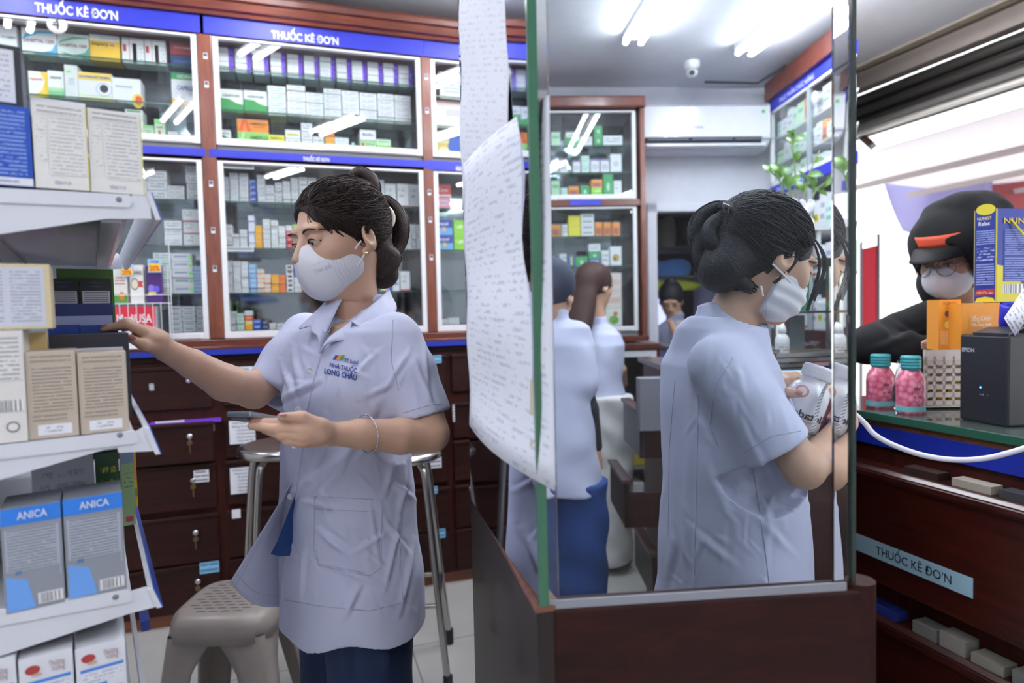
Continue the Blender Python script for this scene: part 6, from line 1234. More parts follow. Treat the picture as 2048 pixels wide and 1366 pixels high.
def head_frame(C, fwd, pitch, roll=0):
    """local x: across, y: where the face looks, z: up"""
    f = fwd.normalized(); sd = f.cross(ZV).normalized(); p = math.radians(pitch); f2 = f*math.cos(p)-ZV*math.sin(p); u2 = sd.cross(f2).normalized(); r = math.radians(roll)
    sd2 = sd*math.cos(r)+u2*math.sin(r); u3 = sd2.cross(f2).normalized(); M = Matrix((sd2, f2, u3)).transposed().to_4x4(); M.translation = C; return M
def head_fn(neck, eyes=True, ear=1.0):
    """neck: list of (local point, radius)"""
    def f(P):
        A_ = np.abs(P[:, 0]); Q = P.copy(); Q[:, 0] = A_
        d = ell(P, (0, -.014, .034), (.073, .093, .084)); d = smin(d, ell(P, (0, .022, -.02), (.063, .066, .078)), .03)
        d = smin(d, ell(P, (0, .048, -.056), (.046, .042, .048)), .03); d = smin(d, ell(P, (0, .072, -.090), (.019, .016, .015)), .025)
        d = smin(d, ell(Q, (.040, .055, -.018), (.022, .022, .022)), .02)         # cheekbones
        d = smin(d, ell(Q, (.026, .078, .026), (.026, .012, .010)), .012)         # brow ridge
        if eyes:
            d = smax(d, -ell(Q, (.031, .098, .006), (.019, .017, .011)), .012)   # sockets
        nose = smin(cone(P, (0, .086, .012), (0, .108, -.024), .0065, .0095), ell(Q, (.010, .098, -.029), (.008, .009, .007)), .006); d = smin(d, nose, .010)
        d = smin(d, ell(P, (0, .088, -.056), (.022, .010, .008)), .010)
        if eyes:
            ey = ell(Q, (.031, .0755, .005), (.0165, .0150, .0138)); sl = ell(Q, (.031, .094, .0022), (.0145, .017, .0042)); d = smin(d, smax(ey, -sl, .0015), .004)
        if ear:
            R = np.array(((.87, .35, -.1), (-.45, .88, .15), (0.1, -.1, 1)), dtype=np.float32)
            e = ell(Q, (.077, -.008, -.008), (.009, .017, .027), R); e = smax(e, -ell(Q, (.088, -.004, -.002), (.010, .011, .019), R), .004)
            e = smin(e, ell(Q, (.074, .004, -.034), (.006, .008, .009)), .008); d = smin(d, e, .008)
        if neck: d = smin(d, chainf(P, [n[0] for n in neck], [n[1] for n in neck]), .025)
        return d
    return f
def hair_strands(M, c, r, starts, end, parent, mat, n, seed, rad=.0011, jit=.004, name='hair_strands', lift=0.0):
    """strands laid over the cap from the hairline to where they are gathered"""
    rnd = random.Random(seed); mb = MB(); c = Vector(c)
    def surf(dv, k): d = dv.normalized(); q = 1/math.sqrt((d.x/r[0])**2+(d.y/r[1])**2+(d.z/r[2])**2); return c+d*(q+k)
    for i in range(n):
        f = rnd.random()*(len(starts)-1); a = int(f); s = Vector(starts[a]).lerp(Vector(starts[min(a+1, len(starts)-1)]), f-a)
        e = Vector(end)+V(rnd.gauss(0, jit*2), rnd.gauss(0, jit), rnd.gauss(0, jit*2.5)); d0 = (s-c); d1 = (e-c); P = []
        ph = rnd.uniform(0, 6); lf = rnd.uniform(0, .0022)+lift
        for k in range(15):
            t_ = k/14; dv = d0.normalized().lerp(d1.normalized(), t_); q = surf(dv, lf*math.sin(PI*min(1, t_*1.3+.05))+.0004); q += V(math.sin(ph+t_*5), 0, math.cos(ph+t_*4))*.0015*math.sin(PI*t_); P.append(M@q)
        mb.tube(P, [rad*(.4+.6*math.sin(PI*min(1, .15+k/14*.85))) for k in range(15)], mat, 3, cap=False)
    return mb.build(name, parent)
def face_y(fn, x, z):
    ys = np.linspace(.14, .02, 121); P = np.stack([np.full(121, x), ys, np.full(121, z)], 1).astype(np.float32); d = fn(P); i = np.argmax(d < 0); return ys[i]
def eyes_of(M, parent, fn, down=-.3, turn=0.0):
    for sx in (-1, 1):
        e = V(.031*sx, .0755, .004); mb = MB(); mb.ellipsoid(M@e, (.0128, .0128, .0118), EYEW, 10, M=M.to_3x3()); o = mb.build('eyeball', parent)
        d = V(turn, 1, down).normalized(); mb = MB(); mb.ellipsoid(M@(e+d*.0085), (.0068, .0056, .0068), IRIS, 8, M=M.to_3x3()); mb.build('iris', o)
        P = [M@V(sx*x, face_y(fn, sx*x, z)+.0006, z) for x, z in ((.0165, .001), (.023, .0062), (.031, .0078), (.039, .0068), (.0475, .0020))]; mb = MB(); mb.tube(catmull(P, 4), .0015, LASH, 5); mb.build('eyelashes', parent)
        P = [M@V(sx*x, face_y(fn, sx*x, z)+.0003, z) for x, z in ((.013, .0215), (.022, .0250), (.034, .0265), (.045, .0245), (.052, .0200))]; mb = MB(); cs = catmull(P, 4); mb.tube(cs, [.0036*math.sin(PI*(.12+.8*i/len(cs)))+.0005 for i in range(len(cs))], BROW, 6, flat=.5); mb.build('eyebrow', parent)
def finger(P, pts, rs): return chainf(P, pts, rs, .004)
def nail(mb, p, d, up, s=1.0):
    d = d.normalized(); sd = d.cross(up).normalized(); u = sd.cross(d); R = Matrix((sd, d, u)).transposed(); mb.ellipsoid(p, (.0048*s, .0075*s, .0016*s), LIPM, 6, M=R)
def draped_text(bvh, body, corners, mat, parent, name='lettering', bold=.0, lift=.0012, flip=False):
    """lettering printed on cloth: corners are pixel points bottom-left, bottom-right, top-right, top-left of the cap height"""
    vs, fs, w_ = text_geo(body, bold); (x0, y0), (x1, y1), (x2, y2), (x3, y3) = corners; out = []; ok = []
    for x, y in vs:
        u = x/w_; u = 1-u if flip else u; v = y/.7; xx = (x0*(1-u)+x1*u)*(1-v)+(x3*(1-u)+x2*u)*v; yy = (y0*(1-u)+y1*u)*(1-v)+(y3*(1-u)+y2*u)*v
        q = drape(bvh, xx, yy, lift); out.append(q or at(xx, yy, 1.2)); ok.append(q is not None)
    fs = [f for f in fs if all(ok[i] for i in f)]
    if not fs: return None
    mb = MB(); mb.add(out, fs, mat); return mb.build(name, parent)
def draped_poly(bvh, pts, mat, parent, name, lift=.0012, n=1):
    q = [drape(bvh, x, y, lift) for x, y in pts]
    if any(p is None for p in q): return None
    mb = MB(); mb.add(q, [tuple(range(len(q)))], mat); return mb.build(name, parent)
def seam(bvh, pts, parent, r=.0007, mat=None, name='seam', lift=.0002):
    P = []
    for i in range(len(pts)-1):
        for k in range(8):
            t_ = k/8; q = drape(bvh, pts[i][0]*(1-t_)+pts[i+1][0]*t_, pts[i][1]*(1-t_)+pts[i+1][1]*t_, lift)
            if q is not None: P.append(q)
    if len(P) < 3: return
    mb = MB(); mb.tube(P, r, mat or STITCH, 5); mb.build(name, parent)
def trunk(rings, s, f):
    """rings: (height, centre point, half breadth, half depth); s, f: side and forward directions"""
    zs = np.array([r[1].z for r in rings]); o = np.argsort(zs); zs = zs[o]; cx = np.array([tuple(rings[i][1])[:2] for i in o]); a_ = np.array([rings[i][2] for i in o]); b_ = np.array([rings[i][3] for i in o]); s_ = np.array(tuple(s)[:2]); f_ = np.array(tuple(f)[:2])
    def fn(P):
        z = P[:, 2]; X = P[:, 0]-np.interp(z, zs, cx[:, 0]); Y = P[:, 1]-np.interp(z, zs, cx[:, 1]); a = np.interp(z, zs, a_); b = np.interp(z, zs, b_)
        u = np.abs(X*s_[0]+Y*s_[1]); v = np.abs(X*f_[0]+Y*f_[1]); k = ((u/a)**2.3+(v/b)**2.3)**(1/2.3); return (k-1)*np.minimum(a, b)*.95
    return fn
# ---------------------------------------------------------------- the woman with the phone
Wf = heading(-.766, -.643); Wl = ZV.cross(Wf)                      # forward, her left
W1 = thing('person', 'woman in pale lavender coat and white mask holding a phone, other hand on a shelf', 'person', at(700, 1366, 1.3)*1)
W1.location = V(at(700, 900, 1.30).x, at(700, 900, 1.30).y, 0)
HC = at(687, 478, 1.26); HM = head_frame(HC, heading(-.70, -.715), 12, -2)
HI = HM.inverted()
nk = [(HI@(HC+V(0, 0, -.05)-Wf*.012), .050), (HI@at(707, 590, 1.27), .046), (HI@at(712, 640, 1.29), .060)]
hf = head_fn(nk)
head = solid(hf, (-.1, -.125, -.20), (.1, .13, .125), .0016, HM, 1)
# skin of chest, arms and hands
SH_L, EL_L, WR_L = at(806, 695, 1.18), at(862, 868, 1.15), at(662, 868, 1.035)
SH_R, EL_R, WR_R = at(606, 690, 1.40), at(508, 782, 1.26), at(330, 699, 1.07)
chest = trunk([(1.36, at(710, 640, 1.29), .055, .05), (1.32, at(706, 650, 1.29), .13, .075), (1.24, at(700, 700, 1.29), .15, .095), (1.0, at(700, 900, 1.29), .12, .09), (.92, at(700, 1000, 1.29), .12, .09)], Wl, Wf)
def phone_grip(P):
    d = chainf(P, [WR_L, at(640, 864, 1.015), at(612, 860, 1.0)], [.0185, .0215, .021], .006)
    d = smin(d, ell(P, at(620, 864, 1.005), (.030, .018, .022)), .010)
    fg = [([at(606, 846, .992), at(560, 846, .985), at(508, 843, .992)], [.0105, .0092, .0068]), ([at(604, 858, .99), at(555, 858, .978), at(502, 852, .985)], [.0105, .0092, .0068]),
          ([at(604, 872, .99), at(562, 870, .98), at(528, 860, .992)], [.0105, .009, .0066]), ([at(608, 885, .995), at(575, 882, .985), at(552, 868, .995)], [.0098, .0082, .0064]), ([at(640, 850, 1.0), at(606, 834, .985), at(563, 834, .972)], [.0125, .0105, .0078])]
    fd = np.minimum.reduce([finger(P, p_, np.array(r_)*.86) for p_, r_ in fg]); return smin(d, fd, .006)
def reach(P):
    d = chainf(P, [WR_R, at(312, 684, 1.05), at(290, 670, 1.038)], [.0185, .0185, .016], .006)
    d = smin(d, ell(P, at(300, 676, 1.045), (.026, .030, .014)), .010)
    fg = [([at(286, 664, 1.02), at(252, 648, 1.0), at(206, 657, .985)], [.0100, .0082, .0058]), ([at(284, 661, 1.035), at(254, 646, 1.02), at(219, 655, 1.008)], [.0100, .0082, .0058]),
          ([at(284, 660, 1.05), at(258, 648, 1.045), at(232, 656, 1.04)], [.0098, .008, .006]), ([at(288, 662, 1.065), at(266, 652, 1.065), at(247, 658, 1.062)], [.009, .0075, .0058]), ([at(312, 693, 1.04), at(288, 690, 1.015), at(262, 678, 1.0)], [.0125, .0105, .0072])]
    fd = np.minimum.reduce([finger(P, p_, np.array(r_)*.88) for p_, r_ in fg]); return smin(d, fd, .006)
def limbs(P):
    d = smin(chest(P), chainf(P, [nk_w0, nk_w1], [.048, .062]), .03)
    d = smin(d, chainf(P, [SH_L, at(842, 790, 1.165), EL_L], [.034, .034, .032], .004), .02)
    d = smin(d, chainf(P, [EL_L, at(800, 872, 1.115), at(720, 868, 1.07), WR_L], [.0315, .0315, .0250, .0185], .006), .010)
    d = smin(d, chainf(P, [SH_R, at(560, 740, 1.32), EL_R], [.038, .037, .034], .004), .02)
    d = smin(d, chainf(P, [EL_R, at(450, 765, 1.20), at(385, 728, 1.13), WR_R], [.034, .0345, .0255, .0185], .006), .010)
    return smin(smin(d, phone_grip(P), .006), reach(P), .006)
nk_w0, nk_w1 = at(707, 590, 1.27), at(710, 640, 1.29)
allp = [SH_L, EL_L, WR_L, SH_R, EL_R, WR_R, at(200, 640, .98), at(500, 860, .97), at(880, 910, 1.1), at(700, 980, 1.2), at(700, 900, 1.42)]
lo = [min(p[i] for p in allp)-.05 for i in range(3)]; hi = [max(p[i] for p in allp)+.05 for i in range(3)]; hi[2] = at(707, 612, 1.27).z
arms = solid(limbs, lo, hi, .0020, None, 1)
bo = body_obj('body', [head, arms], SKIN, W1)
eyes_of(HM, W1, hf, -.42, .0)
nl = MB(); nail(nl, at(510, 840, .984), H_R*-1, ZV*.3-H_F); nail(nl, at(565, 829, .964), H_R*-1, ZV); nail(nl, at(207, 652, .981), H_R*-1-ZV*.4, ZV-H_F*.3, .9); nail(nl, at(221, 651, 1.002), H_R*-1-ZV*.4, ZV, .9); nail(nl, at(263, 675, .992), H_R*-1+ZV*.3, -H_F+ZV*.4); nl.build('nail_polish', W1)
# mask
def mask_fn(P):
    A_ = np.abs(P[:, 0]); d = ell(P, (0, .032, -.046), (.065, .072, .059)); d = smin(d, ell(P, (0, .074, -.036), (.012, .036, .040)), .03); d = smin(d, ell(P, (0, .060, -.076), (.034, .036, .032)), .03)
    d = smax(d, P[:, 2]-(.000+.16*A_), .004); back = -(P[:, 1]-(.002+.14*np.abs(P[:, 2]+.045))); d = smax(d, back, .004)
    return d
mk = solid(mask_fn, (-.085, -.02, -.14), (.085, .14, .03), .0016, HM, 1); mo = body_obj('face_mask', [mk], MASKM, W1, 'white cup shaped face mask with faint script')
mb_ = bvh_of(*mk)
draped_text(mb_, 'Think Biết', [(629, 548), (665, 535), (662, 527), (626, 540)], plain('b4b6c2', .7), mo, 'print', 0, .0008)
seam(mb_, [(622, 533), (660, 516)], mo, .0003, plain('c4c5cf', .8, name='mask_line')); 
for k in range(4): seam(mb_, [(664+6*k, 515-4*k), (672+6*k, 545-4*k), (688+5*k, 572-8*k)], mo, .0003, MATS['mask_line'])
for a, b in (((709, 500), (722, 482)), ((716, 532), (731, 506))):
    P_ = [drape(mb_, a[0], a[1], .001) or at(a[0], a[1], 1.19), at((a[0]+b[0])/2, (a[1]+b[1])/2-1, 1.195), at(b[0], b[1], 1.20)]; mb = MB(); mb.tube(P_, .0016, MASKM, 8); mb.build('ear_loop', mo)
mb = MB(); mb.ellipsoid(at(732, 507, 1.19), .0038, plain('d8c49a', .2, 1), 8); mb.build('earring', W1)
# hair
def hair1(P):
    d = ell(P, (0, -.012, .034), (.0795, .0975, .088)); 
    d = smax(d, -ell(P, (.010, .125, -.010), (.068, .090, .090)), .006)
    d = smax(d, -ell(P, (0, .09, -.10), (.10, .10, .085)), .01)
    A_ = np.abs(P[:, 0]); d = smax(d, -(P[:, 2]+.012+.9*np.maximum(0, P[:, 1]*-1-.02)), .012) if False else d
    d = smin(d, ell(P, (0, -.062, -.045), (.056, .036, .050)), .02)
    d = smin(d, ell(P, (.0, -.072, -.085), (.040, .028, .030)), .015)
    return smax(d, -(ell(P, (-.080, .005, -.016), (.022, .026, .028))), .006)
hm = solid(hair1, (-.11, -.155, -.15), (.11, .12, .145), .0024, HM, 2)
ho = body_obj('hair', [hm], HAIR1, W1, 'dark brown hair parted in front and clipped up behind')
arc = [(-.074, .012, -.002), (-.076, .034, .016), (-.070, .052, .036), (-.052, .070, .060), (-.018, .080, .076), (.03, .078, .074), (.056, .064, .060), (.070, .052, .036), (.076, .034, .016), (.074, .012, -.002)]
hair_strands(HM, (0, -.012, .034), (.0803, .0983, .0890), arc, (0, -.125, .02), ho, HAIR1, 520, 3, .0011, .012)
hair_strands(HM, (0, -.012, .034), (.0803, .0983, .0890), arc[:5], (-.02, -.115, -.04), ho, HAIR1, 160, 5, .0011, .012)
# gathered loops of hair, one bunch of strands after another
def lock(pts, r, n, seed, parent, mat, name='lock', sp=1.0):
    rnd = random.Random(seed); mb = MB(); P = catmull([at(*p) for p in pts], 6)
    mb.tube(P, [r*(.55+.45*math.sin(PI*(.08+.84*i/(len(P)-1)))) for i in range(len(P))], mat, 12)
    for k in range(n):
        a = rnd.uniform(0, 2*PI); q = r*rnd.uniform(.8, 1.1)*sp; w_ = rnd.uniform(-1.5, 1.5); S_ = []
        for i, p in enumerate(P):
            t_ = i/(len(P)-1); e = q*(.55+.45*math.sin(PI*(.08+.84*t_))); ang = a+w_*t_; S_.append(p+H_R*(e*math.cos(ang))+ZV*(e*math.sin(ang))*.8-H_F*(e*.5*math.sin(ang)))
        mb.tube(S_, .0010, mat, 3, cap=False)
    mb.build(name, parent)
lock([(700, 378, 1.31), (705, 356, 1.30), (722, 346, 1.30), (742, 358, 1.30), (750, 382, 1.30), (748, 400, 1.31)], .014, 30, 1, ho, HAIR1)
lock([(712, 372, 1.32), (728, 362, 1.31), (744, 378, 1.31), (752, 402, 1.32)], .012, 20, 11, ho, HAIR1)
lock([(752, 400, 1.32), (776, 402, 1.32), (797, 425, 1.32), (806, 458, 1.32), (800, 492, 1.32), (786, 512, 1.31)], .013, 36, 2, ho, HAIR1)
lock([(757, 412, 1.33), (782, 420, 1.33), (794, 455, 1.33), (792, 490, 1.33), (780, 515, 1.32)], .011, 24, 12, ho, HAIR1)
lock([(745, 470, 1.27), (768, 500, 1.28), (784, 515, 1.29), (776, 535, 1.29), (755, 545, 1.29)], .019, 40, 4, ho, HAIR1)
lock([(740, 500, 1.27), (748, 525, 1.28), (750, 550, 1.29)], .016, 24, 5, ho, HAIR1)
lock([(690, 380, 1.27), (725, 400, 1.27), (752, 440, 1.27), (762, 480, 1.28)], .018, 30, 6, ho, HAIR1)
CLIP = plain('e2dccb', .25, name='cream_clip', coat=.5)
cl = MB(); cl.tube(catmull([at(747, 382, 1.27), at(754, 395, 1.265), at(760, 415, 1.265), at(764, 440, 1.27)], 5), [.003]*15+[.003], CLIP, 8); cl.tube(catmull([at(764, 425, 1.27), at(776, 418, 1.28), at(785, 432, 1.285), at(782, 449, 1.285), at(768, 450, 1.28), at(764, 432, 1.275)], 4), .006, CLIP, 10)
cl.build('hair_clip', W1)
# the coat
rg = [(1.385, at(716, 612, 1.29), .055, .050), (1.352, at(712, 630, 1.29), .085, .062), (1.325, at(710, 645, 1.29), .135, .080), (1.30, at(707, 660, 1.29), .160, .092), (1.25, at(703, 700, 1.29), .165, .108), (1.18, at(696, 770, 1.29), .162, .122), (1.10, at(692, 850, 1.29), .158, .118), (1.02, at(692, 930, 1.29), .158, .116), (.92, at(694, 1030, 1.30), .165, .122), (.82, at(700, 1130, 1.30), .172, .128), (.70, at(704, 1250, 1.30), .176, .130)]
tr1 = trunk(rg, Wl, Wf)
def hem1(P):
    X = (P[:, :3]-npv(E0))@npv(RT); return -(P[:, 2]-(.726+.010*np.sin(X*38)-.035*np.clip((-.36-X)*9, 0, 1)))
def coat1(P):
    d = tr1(P)
    d = smin(d, chainf(P, [at(788, 674, 1.19), at(824, 742, 1.17), at(847, 830, 1.165)], [.048, .046, .050], .01), .03)
    d = smin(d, chainf(P, [at(612, 676, 1.39), at(575, 725, 1.34), at(532, 782, 1.285)], [.055, .052, .047], .02), .035)
    d = smin(d, ell(P, at(640, 790, 1.20), (.055, .045, .05)), .06); d = smin(d, ell(P, at(735, 795, 1.17), (.055, .045, .05)), .06)
    # cuffs cut square
    a, b = at(824, 742, 1.17), at(847, 830, 1.165); ax = npv((b-a).normalized()); c = npv(at(848, 832, 1.165)); e = (P-c)@ax; near = np.linalg.norm(P-c, axis=1) < .11; cut = np.where(near, e, -1); d = smax(d, cut, .003)
    inner = cone(P, a, at(852, 850, 1.165), .040, .045); d = np.where(near, smax(d, -np.maximum(inner, -(e+.03)), .002), d)
    a, b = at(575, 725, 1.34), at(532, 782, 1.285); ax = npv((b-a).normalized()); c = npv(at(530, 786, 1.282)); e = (P-c)@ax; near = np.linalg.norm(P-c, axis=1) < .10; d = smax(d, np.where(near, e, -1), .003)
    inner = cone(P, a, at(520, 800, 1.27), .042, .042); d = np.where(near, smax(d, -np.maximum(inner, -(e+.03)), .002), d)
    d = smax(d, hem1(P), .003)
    # open neck
    vn = np.maximum(cone(P, at(650, 690, 1.17), at(702, 560, 1.22), .008, .058), -(P[:, 2]-1.255)); d = smax(d, -vn, .004)
    return smax(d, P[:, 2]-1.372, .004)
pts = [at(470, 640, 1.3), at(910, 860, 1.1), at(700, 1260, 1.1), at(700, 600, 1.48), at(560, 1260, 1.5), at(860, 1200, 1.45)]
lo = [min(p[i] for p in pts)-.03 for i in range(3)]; hi = [max(p[i] for p in pts)+.03 for i in range(3)]
ct = solid(coat1, lo, hi, .0038, None, 2)
CR1 = [(640, 760, 560, 800, 10, .004), (760, 800, 640, 1000, 16, .005), (780, 830, 700, 930, 12, .004), (800, 760, 720, 800, 9, .003), (820, 700, 770, 780, 8, .003), (650, 830, 620, 960, 12, .004), (700, 900, 560, 1010, 14, .004), (790, 905, 770, 990, 9, .004), (810, 930, 800, 1040, 8, .005), (770, 1040, 820, 1110, 8, .004), (640, 1060, 700, 1110, 10, .005), (660, 1130, 760, 1170, 9, .003), (800, 1040, 770, 1180, 8, .004), (830, 1080, 800, 1230, 9, .004), (720, 1170, 690, 1235, 9, .004), (610, 1080, 600, 1200, 8, .002), (850, 690, 860, 800, 7, .003), (830, 720, 870, 820, 7, .003), (560, 720, 590, 800, 8, .003), (585, 690, 600, 780, 9, .003), (760, 870, 660, 880, 8, .003), (740, 1010, 760, 1130, 7, .002), (600, 1000, 700, 1020, 8, .003), (700, 760, 760, 700, 8, .0025), (680, 730, 740, 760, 8, .002), (780, 960, 830, 1000, 8, .004), (700, 1110, 780, 1060, 8, .003)]
co = body_obj('coat', [ct], COAT, W1, disp=creased([c[:4]+(c[4]*.72, c[5]*1.55) for c in CR1]+small_folds(560, 840, 680, 1210, 60, 5), .0016, 1.0)); 
me_v = np.array([tuple(co.matrix_parent_inverse@v.co) for v in co.data.vertices]); Mw = np.array(chain(W1)); me_v = me_v@Mw[:3, :3].T+Mw[:3, 3]
cb1 = bvh_of(me_v, ct[1])
# swinging open front edge of the coat
def flap_pt(u, v):
    """u: 0 at the side seam, 1 at the free edge; v: 0 at the top, 1 at the hem"""
    top = at(612, 900, 1.27).lerp(at(606, 925, 1.21), u); b0 = at(590, 1222, 1.36); b1 = at(462, 1166, 1.20)
    x = b0.lerp(b1, u); p = top.lerp(x, v**1.15); p += Wf*(.020*math.sin(PI*u)*v)+H_F*(.05*(1-u)*v*math.sin(PI*v*.5)*.4); p += V(0, 0, -.012*math.sin(PI*u)*v*v); p += Wl*(.006*math.sin(u*7+v*4)*v); return p
mb = MB(); mb.grid([[flap_pt(j/22, i/30) for j in range(23)] for i in range(31)], COAT); fo = mb.build('open_front_panel', co, solid=.0016, smooth=True)
mb = MB()
for e in (.90, .955): mb.tube([flap_pt(e, i/24)-H_F*.0015 for i in range(3, 25)], .0005, STITCH, 4)
mb.tube([flap_pt(j/16, .93)-H_F*.0015 for j in range(17)], .0005, STITCH, 4); mb.build('seam', fo)
# blue tunic showing in the gap
mb = MB(); q = [(606, 925, 1.195), (590, 990, 1.19), (556, 1080, 1.185), (541, 1108, 1.185), (560, 1113, 1.20), (600, 1110, 1.22), (620, 1000, 1.22), (622, 925, 1.22)]; mb.prism([at(*p) for p in q], H_F*.004, TUNIC); mb.build('tunic', W1)
# placket edge, buttons, seams, pocket
seam(cb1, [(648, 692), (628, 760), (612, 830), (606, 900), (592, 990), (572, 1090), (560, 1216)], co, .0016, COAT_IN, 'placket_edge')
for (x, y) in ((620, 741), (597, 820), (588, 891), (581, 993), (568, 1079)):
    q = drape(cb1, x, y, .0018)
    if q is None: continue
    mb = MB(); n_ = (E0-q).normalized(); s_ = n_.cross(ZV).normalized(); mb.lathe(q, [(.0001, .0012), (.0035, .0012), (.0042, .0022), (.0058, .002), (.0062, .0008), (.006, 0)], plain('e8e8ee', .25, name='button'), 20, M=Matrix((s_, n_.cross(s_), n_)).transposed()); mb.build('button', co)
for P_ in ([(629, 993), (764, 999)], [(628, 1018), (764, 1024)], [(629, 993), (628, 1100), (637, 1131), (740, 1152), (762, 1135), (764, 999)], [(632, 1100), (638, 1128), (740, 1148)], [(786, 640), (782, 720), (800, 790)], [(805, 1030), (800, 1120), (806, 1210)], [(570, 1200), (640, 1212), (740, 1222), (826, 1200)], [(806, 826), (850, 812), (889, 806)], [(505, 742), (556, 790)]): seam(cb1, P_, co, .0008)
seam(cb1, [(806, 845), (850, 838), (888, 829)], co, .0022, TUNIC, 'tunic_cuff')
# collar and lapels lying on the coat
def sheet(px_a, px_b, lifts, name, n=14, m=8, mat=COAT, thick=.002):
    A_ = catmull([at(*p) for p in px_a], 5); B_ = catmull([at(*p) for p in px_b], 5)
    pick = lambda L_, t_: L_[min(len(L_)-1, int(round(t_*(len(L_)-1))))]
    rows = []
    for i in range(m+1):
        v = i/m; r = []
        for j in range(n+1):
            u = j/n; p = pick(A_, u).lerp(pick(B_, u), v); p = p-H_F*(lifts*math.sin(PI*v)); r.append(p)
        rows.append(r)
    mb = MB(); mb.grid(rows, mat); return mb.build(name, co, solid=thick, smooth=True)
# near collar: neck line, then outer edge
sheet([(777, 577, 1.34), (765, 592, 1.25), (741, 612, 1.205), (716, 634, 1.18), (704, 645, 1.172)], [(791, 607, 1.33), (792, 622, 1.235), (776, 648, 1.19), (757, 682, 1.165), (705, 641, 1.166)], .006, 'collar')
sheet([(711, 634, 1.184), (690, 652, 1.172), (664, 670, 1.162), (650, 686, 1.158), (640, 705, 1.158)], [(702, 650, 1.166), (703, 680, 1.155), (680, 682, 1.152), (656, 688, 1.152), (640, 706, 1.156)], .004, 'lapel')
sheet([(690, 590, 1.235), (678, 610, 1.205), (668, 632, 1.19), (660, 650, 1.18), (652, 664, 1.172)], [(655, 600, 1.27), (627, 628, 1.23), (598, 657, 1.20), (626, 652, 1.185), (650, 666, 1.168)], .005, 'collar')
sheet([(668, 630, 1.19), (660, 650, 1.18), (652, 668, 1.172), (645, 688, 1.165), (640, 706, 1.158)], [(632, 640, 1.185), (620, 658, 1.172), (634, 672, 1.16), (638, 690, 1.156), (639, 706, 1.156)], .004, 'lapel')
mb = MB(); mb.tube(catmull([at(668, 640, 1.20), at(655, 668, 1.185), at(648, 672, 1.18), at(646, 660, 1.19)], 5), .0008, CHROME, 6); mb.build('necklace', W1)
# logo on the breast
NV = plain('28408a', .7, name='logo_navy')
for k, (c, dx) in enumerate((('2a4a9a', 0), ('e8852c', 6.5), ('4a9a4a', 13))): draped_poly(cb1, [(665+dx, 719+k*.5), (671+dx, 719+k*.5), (677+dx, 711), (671+dx, 710)], plain(c, .6), co, 'logo_mark', .0016)
draped_text(cb1, 'FPT Retail', [(687, 724), (716, 729), (716, 721), (687, 716)], NV, co, 'lettering', .01, .0016)
draped_text(cb1, 'NHÀ THUỐC', [(659, 733), (713, 746), (714, 737), (660, 725)], NV, co, 'lettering', .025, .0016)
draped_text(cb1, 'LONG CHÂU', [(648, 746), (713, 761), (714, 750), (649, 736)], NV, co, 'lettering', .035, .0016)
# bracelet
mb = MB(); P_ = []
for k in range(25):
    a = 2*PI*k/24; ax = (at(720, 868, 1.07)-WR_L).normalized(); c = at(734, 868, 1.078); u = ax.cross(ZV).normalized(); v = ax.cross(u); P_.append(c+(u*math.cos(a)+v*math.sin(a))*.0325+ax*.006*math.sin(a+.5))
mb.tube(P_, .0011, CHROME, 6)
for k in range(0, 24, 2): mb.ellipsoid(P_[k], .0017, CHROME, 5)
mb.build('bracelet', W1)
# trousers
_unused = trunk([(.80, at(704, 1170, 1.30), .15, .10), (.60, at(704, 1366, 1.30), .14, .095), (.5, at(704, 1400, 1.30), .13, .09)], Wl, Wf)
Lg = [V(at(704, 1200, 1.30).x, at(704, 1200, 1.30).y, 0)+Wl*(.070*s_) for s_ in (1, -1)]
def trf(P):
    d = chainf(P, [Lg[0]+ZV*.78, Lg[0]+ZV*.45, Lg[0]+ZV*.06], [.086, .080, .072], .01); d = smin(d, chainf(P, [Lg[1]+ZV*.78, Lg[1]+ZV*.45, Lg[1]+ZV*.06], [.086, .080, .072], .01), .02); return smax(smax(d, P[:, 2]-.738, .004), -(P[:, 2]-.05), .004)
c_ = Lg[0].lerp(Lg[1], .5); tv = solid(trf, (c_.x-.22, c_.y-.22, .0), (c_.x+.22, c_.y+.22, .84), .007, None, 1); body_obj('trousers', [tv], TROU, W1, disp=creased([(690, 1260, 700, 1366, 10, .006), (780, 1260, 770, 1366, 12, .004)], .002, 2))
for q in Lg: mb = MB(); mb.ellipsoid(q+Wf*.04+ZV*.04, (.05, .12, .045), BLACK, 10, M=Matrix((Wl, Wf, ZV)).transposed()); mb.build('shoe', W1)
# phone
pc_, ps, pl = at(500, 822, .972), at(455, 824, 1.03), at(640, 846, 1.065)
ux = (pl-pc_).normalized()*.155; uy = (ps-pc_); uy = (uy-ux*(uy.dot(ux)/ux.dot(ux))).normalized()*.074; uz = ux.cross(uy).normalized()*.009
if uz.z < 0: uz = -uz
t = thing('smartphone', 'grey smartphone in a clear case held by the woman in front', 'phone', pc_)
MB().obox(pc_-uz, ux, uy, uz, plain('8e959c', .25, .5, name='phone_body')).build('body', t, bevel=.003)
MB().obox(pc_+ux*.02+uy*.03, ux*.96, uy*.94, uz*.06, plain('3a4148', .08, name='phone_screen')).build('screen', t)
MB().obox(pc_-uz*1.5+ux*.03+uy*.25, ux*.28, uy*.6, uz*.5, plain('6a7076', .2)).build('camera_bump', t, bevel=.0015)
for a in (.3, .48): MB().obox(pc_-uz*.7-uy*.012+ux*a, ux*.1, uy*.012, uz*.35, plain('b0b4b8', .2, .8)).build('side_button', t)

